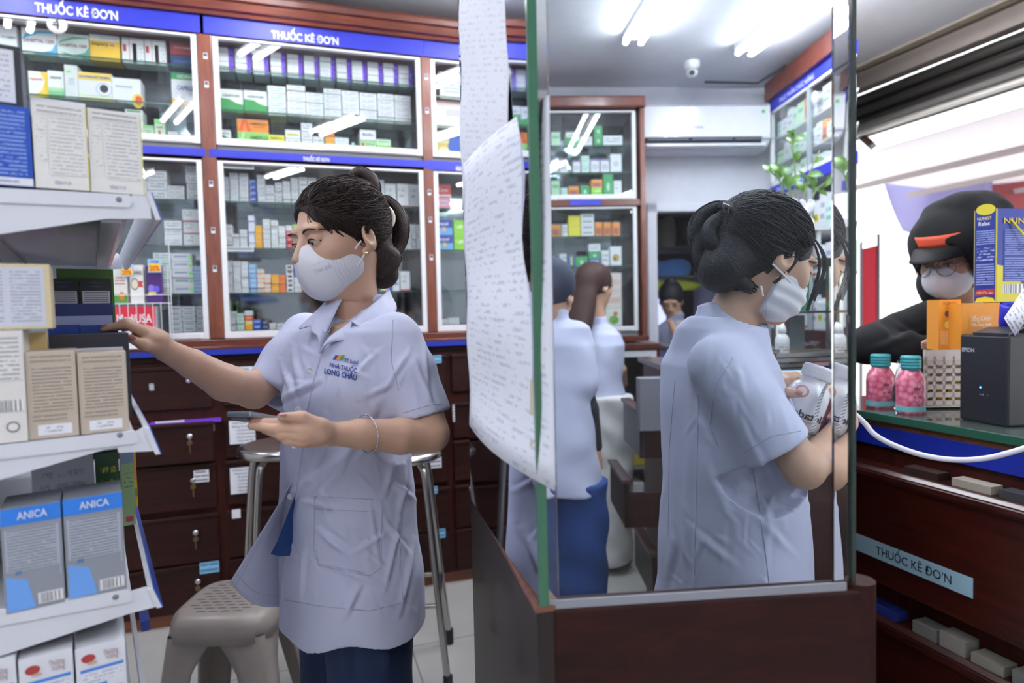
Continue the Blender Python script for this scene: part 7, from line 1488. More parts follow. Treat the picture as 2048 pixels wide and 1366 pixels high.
# ---------------------------------------------------------------- stools
t = thing('plastic_stool', 'grey brown plastic stool with slotted seat beside the woman', 'stool', at(470, 1200, 2.0)*1)
sc_ = at(468, 1186, 1.98); SZ = .475; sc_ = onZ(468, 1192, SZ); t.location = V(sc_.x, sc_.y, 0); t.matrix_basis = Matrix.Translation(t.location)
PST = plain('8f8681', .32, name='stool_plastic', bump=.05, bscale=120)
def sq(r, z, e=4.0, dx=0):
    r = r*.93; return [V(sc_.x, sc_.y, z)+(H_R*math.copysign(abs(math.cos(a))**(2/e), math.cos(a))+H_F*math.copysign(abs(math.sin(a))**(2/e), math.sin(a)))*r for a in [2*PI*j/48+PI/48 for j in range(48)]]
mb = MB(); mb.grid([sq(.001, SZ), sq(.125, SZ), sq(.142, SZ-.003), sq(.155, SZ-.012), sq(.163, SZ-.03), sq(.170, SZ-.075), sq(.164, SZ-.075), sq(.155, SZ-.03), sq(.140, SZ-.014), sq(.001, SZ-.012)], PST, closed=True); seat = mb.build('seat', t)
mb = MB(); SL_ = plain('3c3734', .7)
for i in range(-5, 6):
    for j in range(-3, 4):
        hw = .016; cx_ = .036*j+(.018 if i % 2 else 0); cy_ = .020*i
        if abs(cx_) > .105 or abs(cx_)+abs(cy_) > .17 or (i == 0 and j == 0): continue
        o = V(sc_.x, sc_.y, SZ+.0006)+H_R*cx_+H_F*cy_; mb.add([o+H_R*(hw*math.cos(a)+(hw*.0))+H_F*(.0028*math.sin(a)) for a in [2*PI*k/12 for k in range(12)]], [tuple(range(12))], SL_)
mb.add([V(sc_.x, sc_.y, SZ+.0007)+H_R*(.008*math.cos(a))+H_F*(.006*math.sin(a)) for a in [2*PI*k/14 for k in range(14)]], [tuple(range(14))], SL_); mb.build('slots', seat)
for (sx, sy) in ((-1, -1), (1, -1), (1, 1), (-1, 1)):
    rows = []
    for k in range(9):
        f = k/8; z = (SZ-.06)*(1-f); w_ = .070-.022*f; o = .118+.055*f; c = V(sc_.x, sc_.y, z)+H_R*(sx*o)+H_F*(sy*o); fl = 1+1.0*max(0, .22-f)*3
        # an L shaped section, wrapped round the corner
        a = c+H_R*(-sx*w_*fl)+H_F*(sy*.022); b = c+H_R*(sx*.010)+H_F*(sy*.022); b2 = c+H_R*(sx*.022)+H_F*(sy*.010); d = c+H_R*(sx*.022)+H_F*(-sy*w_*fl); th = .006
        rows.append([a, a.lerp(b, .5), b, b2, b2.lerp(d, .5), d, d-H_R*(sx*th*2), b2.lerp(d, .5)-H_R*(sx*th*2), c+H_R*(sx*.004)-H_F*(sy*.0)*0+H_F*(sy*.004), a.lerp(b, .5)-H_F*(sy*th*2), a-H_F*(sy*th*2)])
    mb = MB(); mb.grid(rows, PST, closed=True); mb.build('leg', t)
for (a, b) in (((-1, -1), (1, -1)), ((1, -1), (1, 1)), ((1, 1), (-1, 1)), ((-1, 1), (-1, -1))):
    continue
    p = V(sc_.x, sc_.y, SZ-.10)+H_R*(a[0]*.15)+H_F*(a[1]*.15); q = V(sc_.x, sc_.y, SZ-.10)+H_R*(b[0]*.15)+H_F*(b[1]*.15); P_ = [p.lerp(q, k/12)+ZV*(.045*math.sin(PI*k/12)**.5-.0) for k in range(13)]; mb = MB(); mb.tube(P_, .0045, PST, 7); mb.build('rim', seat)
def bar_stool(cx_, cy_, zt, d, label, rot):
    c = at(cx_, cy_, d); zt = c.z; t = thing('bar_stool', label, 'stool', V(c.x, c.y, 0), 0, 'metal bar stools')
    MB().lathe(V(c.x, c.y, zt-.035), [(.0001, 0), (.15, 0), (.162, .006), (.165, .018), (.158, .032), (.14, .036), (.0001, .036)], [STEEL]*5+[plain('4a3a36', .4)], 40).build('seat', t)
    for k in range(4):
        a = rot+k*PI/2; d_ = V(math.cos(a), math.sin(a), 0); P_ = catmull([V(c.x, c.y, zt-.03)+d_*.09, V(c.x, c.y, zt-.05)+d_*.125, V(c.x, c.y, zt-.12)+d_*.15, V(c.x, c.y, .3)+d_*.20, V(c.x, c.y, .03)+d_*.235], 5); mb = MB(); mb.tube(P_, .0125, STEEL, 12); o = mb.build('leg', t)
        mb = MB(); mb.tube([P_[-1]+ZV*.03, P_[-1]-ZV*.028], .017, BLACK, 12); mb.build('rubber_foot', o)
        a2 = a+PI/2; e = V(math.cos(a2), math.sin(a2), 0); z = .30; mb = MB(); mb.tube([V(c.x, c.y, z)+d_*.198, V(c.x, c.y, z)+e*.198], .009, STEEL, 8); mb.build('rung', t)
bar_stool(570, 886, 0, 2.30, 'chrome bar stool with round seat behind the woman, by the labelled drawers', .95)
bar_stool(795, 898, 0, 2.35, 'chrome bar stool behind the woman, nearer the hanging papers', .55)
# ---------------------------------------------------------------- the woman holding the pill bottle
Vf = heading(.93, .37); Vl = ZV.cross(Vf)
b0_ = at(1462, 900, 1.27); W2 = thing('person', 'woman in pale lavender coat with claw clipped bun and pleated mask, holding a white bottle', 'person', V(b0_.x, b0_.y, 0))
C2_ = at(1526, 520, 1.25); M2 = head_frame(C2_, heading(.97, .24), 24, 0); I2 = M2.inverted()
nk2 = [(I2@at(1500, 565, 1.255), .046), (I2@at(1462, 640, 1.265), .050), (I2@at(1450, 680, 1.27), .06)]
hf2 = head_fn(nk2); head2 = solid(hf2, (-.1, -.15, -.24), (.1, .13, .125), .0018, M2, 1)
SR, ER, WRr = at(1462, 735, 1.18), at(1608, 938, 1.10), at(1690, 846, 1.19)
SL2, EL2, WL2 = at(1470, 730, 1.38), at(1535, 870, 1.40), at(1556, 786, 1.30)
BC0, BC1 = at(1588, 868, 1.215), at(1637, 738, 1.205)      # bottle axis
def limbs2(P):
    d = chainf(P, [SR, ER], [.040, .034]); d = smin(d, chainf(P, [ER, at(1650, 905, 1.14), WRr], [.033, .031, .021]), .01)
    d = smin(d, chainf(P, [WRr, at(1684, 815, 1.19), at(1672, 795, 1.195)], [.020, .023, .020]), .008)
    for p_ in ([at(1676, 790, 1.21), at(1664, 778, 1.225), at(1650, 782, 1.215)], [at(1676, 800, 1.205), at(1660, 795, 1.215), at(1648, 800, 1.20)], [at(1678, 812, 1.20), at(1660, 812, 1.205), at(1648, 817, 1.19)], [at(1680, 822, 1.195), at(1664, 828, 1.195), at(1652, 832, 1.185)]): d = smin(d, finger(P, p_, [.0095, .008, .0062]), .005)
    e = chainf(P, [SL2, EL2], [.040, .034]); e = smin(e, chainf(P, [EL2, at(1556, 830, 1.36), WL2], [.033, .030, .021]), .01)
    e = smin(e, chainf(P, [WL2, at(1566, 770, 1.25), at(1572, 772, 1.225)], [.020, .022, .019]), .008)
    for p_ in ([at(1562, 782, 1.19), at(1578, 786, 1.155), at(1598, 788, 1.142)], [at(1568, 756, 1.25), at(1590, 752, 1.275), at(1616, 766, 1.272)], [at(1566, 772, 1.262), at(1590, 778, 1.28), at(1614, 790, 1.274)], [at(1560, 790, 1.262), at(1584, 800, 1.28), at(1606, 812, 1.274)], [at(1556, 806, 1.255), at(1578, 820, 1.275), at(1598, 832, 1.27)]): e = smin(e, finger(P, p_, [.0115, .0095, .0068]), .005)
    d = np.minimum(d, e)
    return smin(d, chainf(P, [at(1468, 630, 1.265), at(1455, 680, 1.27), at(1450, 760, 1.27)], [.048, .058, .08]), .02)
pp = [SR, ER, WRr, SL2, EL2, WL2, at(1440, 640, 1.3), at(1700, 960, 1.1), at(1620, 740, 1.15)]
lo = [min(p[i] for p in pp)-.06 for i in range(3)]; hi = [max(p[i] for p in pp)+.06 for i in range(3)]; hi[2] = at(1468, 640, 1.265).z
ar2 = solid(limbs2, lo, hi, .003, None, 1); body_obj('body', [head2, ar2], SKIN, W2); eyes_of(M2, W2, hf2, -.5)
nl = MB(); nail(nl, at(1598, 785, 1.136), H_R, -H_F+ZV*.2); nail(nl, at(1648, 783, 1.208), H_R*-1+ZV*-.3, -H_F); nail(nl, at(1647, 801, 1.194), H_R*-1+ZV*-.3, -H_F); nl.build('nail_polish', W2)
def mask2_fn(P):
    A_ = np.abs(P[:, 0]); d = ell(P, (0, .030, -.050), (.068, .078, .064)); pl = .0016*np.sin((P[:, 2]+.02)*260); d = d+pl
    d = smax(d, P[:, 2]-(.004-.34*np.clip(.07-P[:, 1], 0, .06)), .003); d = smax(d, -(P[:, 1]-(.004-.12*(P[:, 2]+.06))), .003); return d
mk2 = solid(mask2_fn, (-.085, -.05, -.14), (.085, .14, .03), .0018, M2, 0); mo2 = body_obj('face_mask', [mk2], MASKM, W2, 'white pleated surgical mask'); mb2 = bvh_of(*mk2)
for k in range(3): seam(mb2, [(1520+7*k, 590), (1516+7*k, 650)], mo2, .0004)
mb = MB(); mb.tube([at(1545, 528, 1.165), at(1566, 548, 1.168), at(1582, 566, 1.175)], .0018, MASKM, 8); mb.build('ear_loop', mo2); mb = MB(); mb.tube([at(1522, 572, 1.168), at(1526, 592, 1.172)], .0018, MASKM, 8); mb.build('ear_loop', mo2)
def hair2(P):
    d = ell(P, (0, -.020, .034), (.084, .102, .092)); d = smax(d, -ell(P, (0, .125, -.030), (.086, .088, .100)), .008)
    d = smin(d, ell(P, (0, -.075, -.045), (.060, .045, .055)), .03); d = smax(d, -(ell(P, (.080, .010, -.018), (.024, .026, .034))), .006); return smax(d, -(ell(P, (-.080, .010, -.018), (.024, .026, .034))), .006)
h2 = solid(hair2, (-.11, -.15, -.13), (.11, .12, .14), .0026, M2, 2); ho2 = body_obj('hair', [h2], HAIR2, W2, 'black hair gathered in a high bun')
arc2 = [(.074, .012, .0), (.076, .034, .02), (.066, .056, .05), (.040, .070, .080), (.0, .078, .088), (-.040, .070, .080), (-.066, .056, .05), (-.076, .03, .02)]
hair_strands(M2, (0, -.020, .034), (.085, .103, .093), arc2, (0, -.118, .05), ho2, HAIR2, 520, 8, .0011, .012)
hair_strands(M2, (0, -.020, .034), (.085, .103, .093), [(.06, -.05, -.08), (.076, -.02, -.03), (.07, 0, -.01)], (0, -.118, .04), ho2, HAIR2, 160, 9, .0011, .010)
# bun
bc = at(1446, 486, 1.28)
def bunf(P): return smin(smin(ell(P, at(1448, 465, 1.28), (.052, .05, .050)), ell(P, at(1440, 510, 1.285), (.046, .046, .048)), .03), ell(P, at(1462, 552, 1.275), (.042, .045, .040)), .03)
bn = solid(bunf, (bc.x-.13, bc.y-.12, bc.z-.15), (bc.x+.13, bc.y+.12, bc.z+.12), .004, None, 2); body_obj('bun', [bn], HAIR2, ho2)
rnd = random.Random(5); mb = MB()
bb_ = bvh_of(*bn)
for k in range(170):
    c_ = at(1447, 490, 1.20); a = rnd.uniform(0, 2*PI); b_ = rnd.uniform(.2, 1); P_ = []
    x0, y0 = 1480+rnd.gauss(0, 6), 445+rnd.gauss(0, 10); bx, by = 1385+rnd.uniform(0, 60), 440+rnd.uniform(0, 90); x1, y1 = 1440+rnd.uniform(0, 50), 540+rnd.uniform(0, 50)
    for i in range(13):
        t_ = i/12; x = x0*(1-t_)**2+2*bx*t_*(1-t_)+x1*t_**2; y = y0*(1-t_)**2+2*by*t_*(1-t_)+y1*t_**2; q = drape(bb_, x, y, .0012)
        if q is not None: P_.append(q)
    if len(P_) > 5: mb.tube(P_, .0010, HAIR2, 3, cap=False)
mb.build('bun_strands', ho2)
mb = MB()
for (pts_) in ([(1585, 440), (1620, 470), (1640, 500), (1645, 540), (1625, 600)], [(1590, 445), (1630, 480), (1650, 520), (1640, 560)], [(1600, 500), (1590, 520), (1570, 545), (1545, 565)], [(1595, 490), (1605, 500), (1600, 510), (1560, 520), (1530, 545)], [(1600, 450), (1628, 490), (1636, 540), (1612, 620)]):
    for k in range(4): P_ = catmull([at(x+k*1.5, y+k, 1.17+.004*k) for x, y in pts_], 5); mb.tube(P_, .0008, HAIR2, 4)
mb.build('loose_strands', ho2)
for k, pts_ in enumerate(([(1482, 440, 1.25), (1440, 418, 1.25), (1402, 440, 1.26), (1396, 480, 1.26), (1420, 505, 1.25), (1452, 500, 1.23)], [(1478, 455, 1.22), (1440, 440, 1.22), (1418, 465, 1.22), (1432, 492, 1.21), (1462, 488, 1.21)], [(1400, 470, 1.25), (1402, 520, 1.25), (1428, 555, 1.25), (1460, 570, 1.24), (1490, 560, 1.22)], [(1470, 470, 1.21), (1440, 520, 1.22), (1448, 555, 1.22), (1478, 570, 1.21)], [(1492, 480, 1.19), (1470, 520, 1.20), (1480, 560, 1.20), (1505, 578, 1.19)])): lock(pts_, (.020, .016, .020, .018, .016)[k], 46, 40+k, ho2, HAIR2)
t = MB(); a, b = at(1443, 404, 1.22), at(1482, 420, 1.22); dd_ = (b-a)
t.prism([at(1445, 400, 1.21), at(1474, 404, 1.21), at(1472, 414, 1.20), at(1447, 410, 1.20)], H_F*.05, BLACK); t.tube([at(1444, 410, 1.20), at(1480, 424, 1.20)], .0045, plain('222226', .15, name='clip_gloss', coat=.8), 10)
for k in range(4): t.tube([at(1447+10*k, 411+4*k, 1.198), at(1446+10*k, 424+4*k, 1.195), at(1451+10*k, 430+4*k, 1.20)], [.0035, .0028, .0012], MATS['clip_gloss'], 8)
t.build('claw_clip', W2, label='glossy black claw clip')
rg2 = [(1.40, at(1440, 632, 1.27), .058, .055), (1.36, at(1440, 655, 1.27), .10, .070), (1.325, at(1434, 700, 1.27), .120, .070), (1.28, at(1434, 730, 1.27), .140, .080), (1.20, at(1444, 800, 1.27), .150, .096), (1.10, at(1460, 880, 1.27), .152, .112), (1.0, at(1462, 960, 1.27), .150, .114), (.88, at(1462, 1060, 1.27), .156, .120), (.76, at(1464, 1180, 1.27), .164, .128), (.62, at(1464, 1300, 1.27), .185, .142)]
tr2 = trunk(rg2, Vl, Vf)
def coat2(P):
    d = tr2(P); a, b = at(1494, 805, 1.13), at(1553, 898, 1.12)
    d = smin(d, chainf(P, [at(1438, 728, 1.165), a, b], [.056, .055, .062]), .03); ax = npv((b-a).normalized()); c = npv(b); e = (P-c)@ax; near = np.linalg.norm(P-c, axis=1) < .12; d = smax(d, np.where(near, e, -1), .003)
    inner = cone(P, a, b+(b-a)*.3, .046, .052); d = np.where(near, smax(d, -np.maximum(inner, -(e+.04)), .002), d)
    d = smin(d, chainf(P, [at(1440, 740, 1.36), at(1480, 820, 1.38), at(1510, 870, 1.38)], [.048, .044, .042]), .03)
    d = smax(d, -cone(P, at(1500, 665, 1.22), at(1474, 600, 1.25), .030, .056), .004); return smax(smax(d, P[:, 2]-at(1440, 632, 1.27).z, .004), -(P[:, 2]-.66), .004)
pts = [at(1300, 640, 1.3), at(1640, 940, 1.05), at(1300, 900, 1.5), at(1640, 900, 1.5), at(1460, 900, 1.05)]; lo = [min(p[i] for p in pts)-.03 for i in range(3)]; hi = [max(p[i] for p in pts)+.03 for i in range(3)]; lo[2] = .64; hi[2] = at(1440, 625, 1.27).z+.02
c2 = solid(coat2, lo, hi, .004, None, 2)
CR2 = [c[:5]+(c[5]*.75,) for c in [(1380, 830, 1370, 1160, 8, .005), (1345, 900, 1350, 1150, 8, .004), (1450, 780, 1560, 1000, 9, .004), (1400, 900, 1480, 1080, 10, .004), (1380, 1060, 1470, 1130, 8, .004), (1500, 960, 1560, 1080, 8, .004), (1500, 1020, 1590, 1110, 8, .004), (1380, 790, 1420, 900, 9, .004), (1520, 890, 1500, 840, 6, .003), (1470, 720, 1490, 800, 8, .003), (1420, 680, 1400, 780, 10, .003), (1350, 1080, 1330, 1170, 8, .005), (1540, 1000, 1530, 1150, 8, .003), (1450, 1000, 1440, 1160, 9, .003), (1560, 800, 1580, 880, 8, .003), (1390, 720, 1380, 820, 8, .003)]]
co2 = body_obj('coat', [c2], COAT, W2, disp=creased(CR2+small_folds(1330, 1600, 700, 1160, 46, 8), .0018, 4.0)); v_ = np.array([tuple(v.co) for v in co2.data.vertices]); Mw = np.array(chain(W2)); v_ = v_@Mw[:3, :3].T+Mw[:3, 3]; cb2 = bvh_of(v_, c2[1])
for P_ in ([(1466, 715), (1432, 770), (1420, 850), (1440, 900)], [(1397, 790), (1394, 950), (1388, 1180)], [(1505, 930), (1528, 1080), (1540, 1180)], [(1487, 905), (1545, 872), (1610, 860)], [(1350, 760), (1338, 900), (1336, 1100)]): seam(cb2, P_, co2, .0009)
mb = MB(); Q0 = [(1396, 612, 1.30), (1420, 605, 1.255), (1450, 612, 1.235), (1478, 640, 1.222), (1505, 672, 1.215)]; Q1 = [(1390, 632, 1.32), (1420, 645, 1.235), (1452, 655, 1.215), (1484, 672, 1.205), (1510, 688, 1.205)]
A_ = catmull([at(*p) for p in Q0], 5); B_ = catmull([at(*p) for p in Q1], 5); mb.grid([[A_[j].lerp(B_[j], i/6)-H_F*(.006*math.sin(PI*i/6)) for j in range(len(A_))] for i in range(7)], COAT); mb.build('collar', co2, solid=.003, smooth=True)
mb = MB(); P_ = [at(1597, 1092, 1.20), at(1604, 1096, 1.20), at(1612, 1108, 1.20), at(1612, 1190, 1.20), at(1596, 1190, 1.20)]; mb.prism(P_, H_F*.04, COAT); mb.build('patch_pocket', co2)
Lg2 = [V(b0_.x, b0_.y, 0)+Vl*(.075*s_) for s_ in (1, -1)]
def tr2f(P): return smax(smax(smin(chainf(P, [Lg2[0]+ZV*.8, Lg2[0]+ZV*.06], [.085, .07]), chainf(P, [Lg2[1]+ZV*.8, Lg2[1]+ZV*.06], [.085, .07]), .02), P[:, 2]-.70, .004), -(P[:, 2]-.05), .004)
c_ = V(b0_.x, b0_.y, 0); body_obj('trousers', [solid(tr2f, (c_.x-.22, c_.y-.22, 0), (c_.x+.22, c_.y+.22, .75), .009)], TROU, W2)
for q in Lg2: mb = MB(); mb.ellipsoid(q+Vf*.04+ZV*.04, (.05, .12, .045), BLACK, 10, M=Matrix((Vl, Vf, ZV)).transposed()); mb.build('shoe', W2)
# bottle
t = thing('pill_bottle', 'white pill bottle with ribbed cap and maroon label in the hands of the masked woman', 'bottle', BC0)
ax_ = (BC1-BC0).normalized(); u_ = ax_.cross(H_F).normalized(); w_ = ax_.cross(u_); MB_ = Matrix((u_, w_, ax_)).transposed(); PW = plain('e8e8ee', .25, name='bottle_white')
Lb = (BC1-BC0).length; r_ = .044
body = MB(); prof = [(.0001, 0), (r_-.004, 0), (r_, .005), (r_, Lb*.60), (r_*.93, Lb*.66), (r_*.72, Lb*.745), (r_*.54, Lb*.79), (r_*.52, Lb*.88)]; body.lathe(BC0, prof, PW, 40, M=MB_); bo = body.build('body', t)
cap = MB(); cp_ = BC0+ax_*(Lb*.86); cr_ = .0265; cap.lathe(cp_, [(cr_*.96, 0), (cr_, .001), (cr_, .021), (cr_*.96, .024), (cr_*.9, .0245), (cr_*.85, .0235), (.0001, .0235)], PW, 40, M=MB_)
for k in range(48): a = 2*PI*k/48; d_ = u_*math.cos(a)+w_*math.sin(a); cap.tube([cp_+d_*cr_+ax_*.002, cp_+d_*cr_+ax_*.019], .0009, PW, 4, cap=False)
cap.build('cap', t)
vb = np.array([tuple(v) for v in body.v]); fb = np.array([f for f in body.f if len(f) == 4]); bbv = bvh_of(vb, fb)
MAR = plain('6a2440', .4); DK = plain('3a2a38', .4)
def cyl(u, h): d_ = -H_F*math.cos(u)+u_*math.sin(u)*-1; d_ = (d_-ax_*d_.dot(ax_)).normalized(); return BC0+d_*(r_+.0006)+ax_*h
sgn = 1 if (u_.dot(H_R) < 0) else -1
def cy(u, h):
    f_ = -H_F-ax_*(-H_F).dot(ax_); f_.normalize(); s_ = f_.cross(ax_).normalized(); s_ = s_ if s_.dot(H_R) > 0 else -s_; d_ = f_*math.cos(u)+s_*math.sin(u); return BC0+d_*(r_+.0006)+ax_*h
lb = MB()
for i in range(6): u0 = .42+.5*i/6*.0; 
rows = [[cy(.52+.40*j/5, .004+.088*i/10) for j in range(6)] for i in range(11)]; lb.grid(rows, MAR); lb.build('maroon_panel', t)
def cyl_text(s, u0, u1, h0, h1, mat, flip=True, bold=.01):
    vs, fs, wd = text_geo(s, bold); mb = MB(); q = []
    for x, y in vs: f = x/wd; f = 1-f if flip else f; q.append(cy(u0+(u1-u0)*f, h0+(h1-h0)*y/.7)+(E0-BC0).normalized()*.0008)
    mb.add(q, fs, mat); mb.build('lettering', t)
cyl_text('Glotadol', -.95, .80, .036, .050, DK, True, .02); cyl_text('500mg', -.35, .05, .029, .033, plain('d0663a', .4)); cyl_text('Hộp 1 chai', -.2, .4, .010, .015, DK)
mb = MB()
for rr in (.012, .010): mb.tube([cy(-.75+rr/r_*math.cos(a), .083+rr*.9*math.sin(a)) for a in [2*PI*k/24 for k in range(25)]], .0006, plain('e0705a', .4), 5)
mb.build('red_ring_mark', t)
lf = MB(); lf.grid([[at(1652, 766, 1.150).lerp(at(1661, 762, 1.155), j/3)+(at(1616, 868, 1.145)-at(1654, 764, 1.147))*(i/10)+H_F*.006*math.sin(i*.5) for j in range(4)] for i in range(11)], printed('c4c8d0', '4a4c58', 16, 2, .6)); lf.build('leaflet', label='folded printed leaflet held against the white pill bottle', cat='leaflet', solid=.0004)

# ---------------------------------------------------------------- the hooded customer
HOOD = plain('0e0e11', .95, name='black_hoodie', bump=.12, bscale=600); SLEEVE = HOOD
cz = 2.02; Cf = heading(-.86, -.5); Cl = ZV.cross(Cf); CU0 = at(1960, 900, 2.2); W3 = thing('person', 'customer in black hood, visor, round glasses and white mask leaning on the counter', 'person', V(CU0.x, CU0.y, 0))
C3 = at(1903, 522, cz); M3 = head_frame(C3, Cf, 12, 0); I3 = M3.inverted(); hf3 = head_fn([(I3@(C3-ZV*.06-Cf*.02), .05), (I3@at(1935, 640, 2.06), .055)])
hd3 = solid(hf3, (-.1, -.125, -.2), (.1, .13, .125), .0026, M3, 1)
def hand3(P):
    d = ell(P, at(1885, 690, 2.02), (.03, .04, .016))
    for dy, dz in ((0, 0), (5, .015), (-5, -.012), (8, .03)): d = smin(d, finger(P, [at(1882, 688+dy*.6, 2.0+dz), at(1862, 684+dy, 1.985+dz), at(1846, 691+dy, 1.975+dz)], [.009, .008, .006]), .004)
    return d
hq = at(1870, 690, 2.0); hd = solid(hand3, (hq.x-.08, hq.y-.1, hq.z-.06), (hq.x+.09, hq.y+.12, hq.z+.06), .003)
body_obj('body', [hd3, hd], SKIN_B, W3); eyes_of(M3, W3, hf3, -.3)
m3 = solid(lambda P: smax(smax(smin(ell(P, (0, .034, -.050), (.068, .078, .064)), ell(P, (0, .078, -.036), (.012, .036, .044)), .03), P[:, 2]-(-.006+.10*np.abs(P[:, 0])), .004), -(P[:, 1]-.004), .004), (-.085, -.02, -.14), (.085, .14, .03), .0026, M3, 1)
body_obj('face_mask', [m3], plain('eceaee', .75, name='mask_cloth_grey'), W3, 'white folded face mask')
hr3 = solid(lambda P: smax(ell(P, (0, -.018, .030), (.082, .10, .092)), -ell(P, (0, .125, -.020), (.075, .095, .105)), .008), (-.1, -.13, -.12), (.1, .1, .14), .004, M3, 1); body_obj('hair', [hr3], HAIR2, W3)
def hoodf(P):
    L_ = P; d = ell(P, (0, -.050, .045), (.130, .158, .145)); d = smin(d, ell(P, (0, -.13, .120), (.11, .12, .085)), .05); d = smin(d, ell(P, (.02, -.13, -.10), (.15, .12, .12)), .06)
    d = smin(d, ell(P, (-.03, -.03, .165), (.035, .045, .02)), .03)
    op = ell(P, (0, .13, -.035), (.088, .165, .115)); d = smax(d, -op, .012); return d
hv = solid(hoodf, (-.2, -.28, -.24), (.2, .13, .22), .005, M3, 2)
def torso3(P):
    d = trunk([(1.32, at(1965, 640, 2.2), .10, .08), (1.24, at(1975, 680, 2.22), .21, .13), (1.05, at(1975, 800, 2.25), .22, .15), (.6, at(1975, 1000, 2.3), .2, .15)], Cl, Cf)(P)
    d = smin(d, chainf(P, [at(1890, 640, 2.12), at(1800, 660, 2.15), at(1735, 690, 2.12)], [.085, .065, .055]), .05); d = smin(d, chainf(P, [at(1735, 690, 2.12), at(1800, 700, 2.05), at(1862, 695, 2.02)], [.055, .048, .036]), .04)
    d = smin(d, chainf(P, [at(2060, 660, 2.15), at(2110, 760, 2.1), at(1990, 740, 2.0)], [.09, .065, .05]), .05); d = smin(d, ell(P, at(1935, 640, 2.1), (.12, .1, .05)), .05)
    return smax(d, -(P[:, 2]-.62), .01)
p_ = [at(1700, 600, 2.2), at(2200, 900, 1.95), at(2180, 700, 2.5), at(1760, 1000, 2.5)]; lo = [min(p[i] for p in p_)-.06 for i in range(3)]; hi = [max(p[i] for p in p_)+.06 for i in range(3)]; lo[2] = .6; hi[2] = 1.42
lo[0] = min(lo[0], 1.5)
tv3 = solid(torso3, lo, hi, .008, None, 2)
body_obj('hoodie', [hv, tv3], HOOD, W3, disp=creased([(1810, 440, 1960, 370, 8, .008), (1900, 400, 1990, 380, 10, .008), (1940, 620, 1900, 700, 9, .008), (1740, 700, 1850, 660, 8, .008), (1780, 640, 1850, 690, 9, .008), (1860, 560, 1900, 470, 8, .006), (1990, 390, 2040, 430, 9, .01), (1740, 640, 1800, 690, 7, .006)], .003, 3))
for s_ in (1, -1):
    q = V(at(1975, 800, 2.27).x, at(1975, 800, 2.27).y, 0)+Cl*(.09*s_); body_obj('trouser_leg', [solid(lambda P, q=q: smax(smax(cone(P, q+ZV*.75, q+ZV*.05, .085, .06), P[:, 2]-.66, .004), -(P[:, 2]-.04), .004), (q.x-.12, q.y-.12, 0), (q.x+.12, q.y+.12, .72), .012)], TROU, W3)
    mb = MB(); mb.ellipsoid(q+Cf*.04+ZV*.038, (.05, .12, .04), BLACK, 8, M=Matrix((Cl, Cf, ZV)).transposed()); mb.build('shoe', W3)
# visor with orange band, glasses
def visor_pt(a, r, dz, dr=0): return M3@V((.088+dr)*math.sin(a), .005+(.105+r)*math.cos(a), .066+dz)
mb = MB(); mb.grid([[visor_pt(-1.25+2.5*j/24, (.085*math.cos((-1.25+2.5*j/24)*1.1)**.6 if abs(-1.25+2.5*j/24) < 1.3 else 0)*i/6*.95, -.004-.036*(i/6)**1.2) for j in range(25)] for i in range(7)], plain('0d0d10', .7, name='visor_brim', spec=.25)); mb.build('visor', W3, solid=.002, label='black visor brim with orange band')
mb = MB(); mb.grid([[visor_pt(-1.2+2.4*j/24, -.002, -.004+.034*i/3) for j in range(25)] for i in range(4)], plain('e0583a', .5, name='visor_band')); mb.build('visor_band', W3, solid=.002)
mb = MB()
for sx in (-1, 1):
    c_ = V(.033*sx, .112, -.004); P_ = [M3@(c_+V(.025*math.cos(a), -.010*abs(math.cos(a))*(1 if sx*math.cos(a) > 0 else 0), .024*math.sin(a))) for a in [2*PI*k/24 for k in range(25)]]; mb.tube(P_, .0013, plain('6f7274', .25, .8), 6)
    mb.tube([M3@V(.058*sx, .103, .002), M3@V(.076*sx, .03, .006), M3@V(.078*sx, -.01, .0)], .0011, plain('6f7274', .25, .8), 6)
mb.tube([M3@V(-.009, .113, .002), M3@V(0, .115, .005), M3@V(.009, .113, .002)], .0012, plain('6f7274', .25, .8), 6); gl_ = mb.build('glasses', W3, label='round thin metal glasses')
for sx in (-1, 1):
    mb = MB(); mb.add([M3@(V(.033*sx, .112, -.004)+V(.024*math.cos(a), 0, .023*math.sin(a))) for a in [2*PI*k/20 for k in range(20)]], [tuple(range(20))], sheet_glass('lens_glass', 'eef2f4', 1.4, boost=.8)); mb.build('lens', gl_)

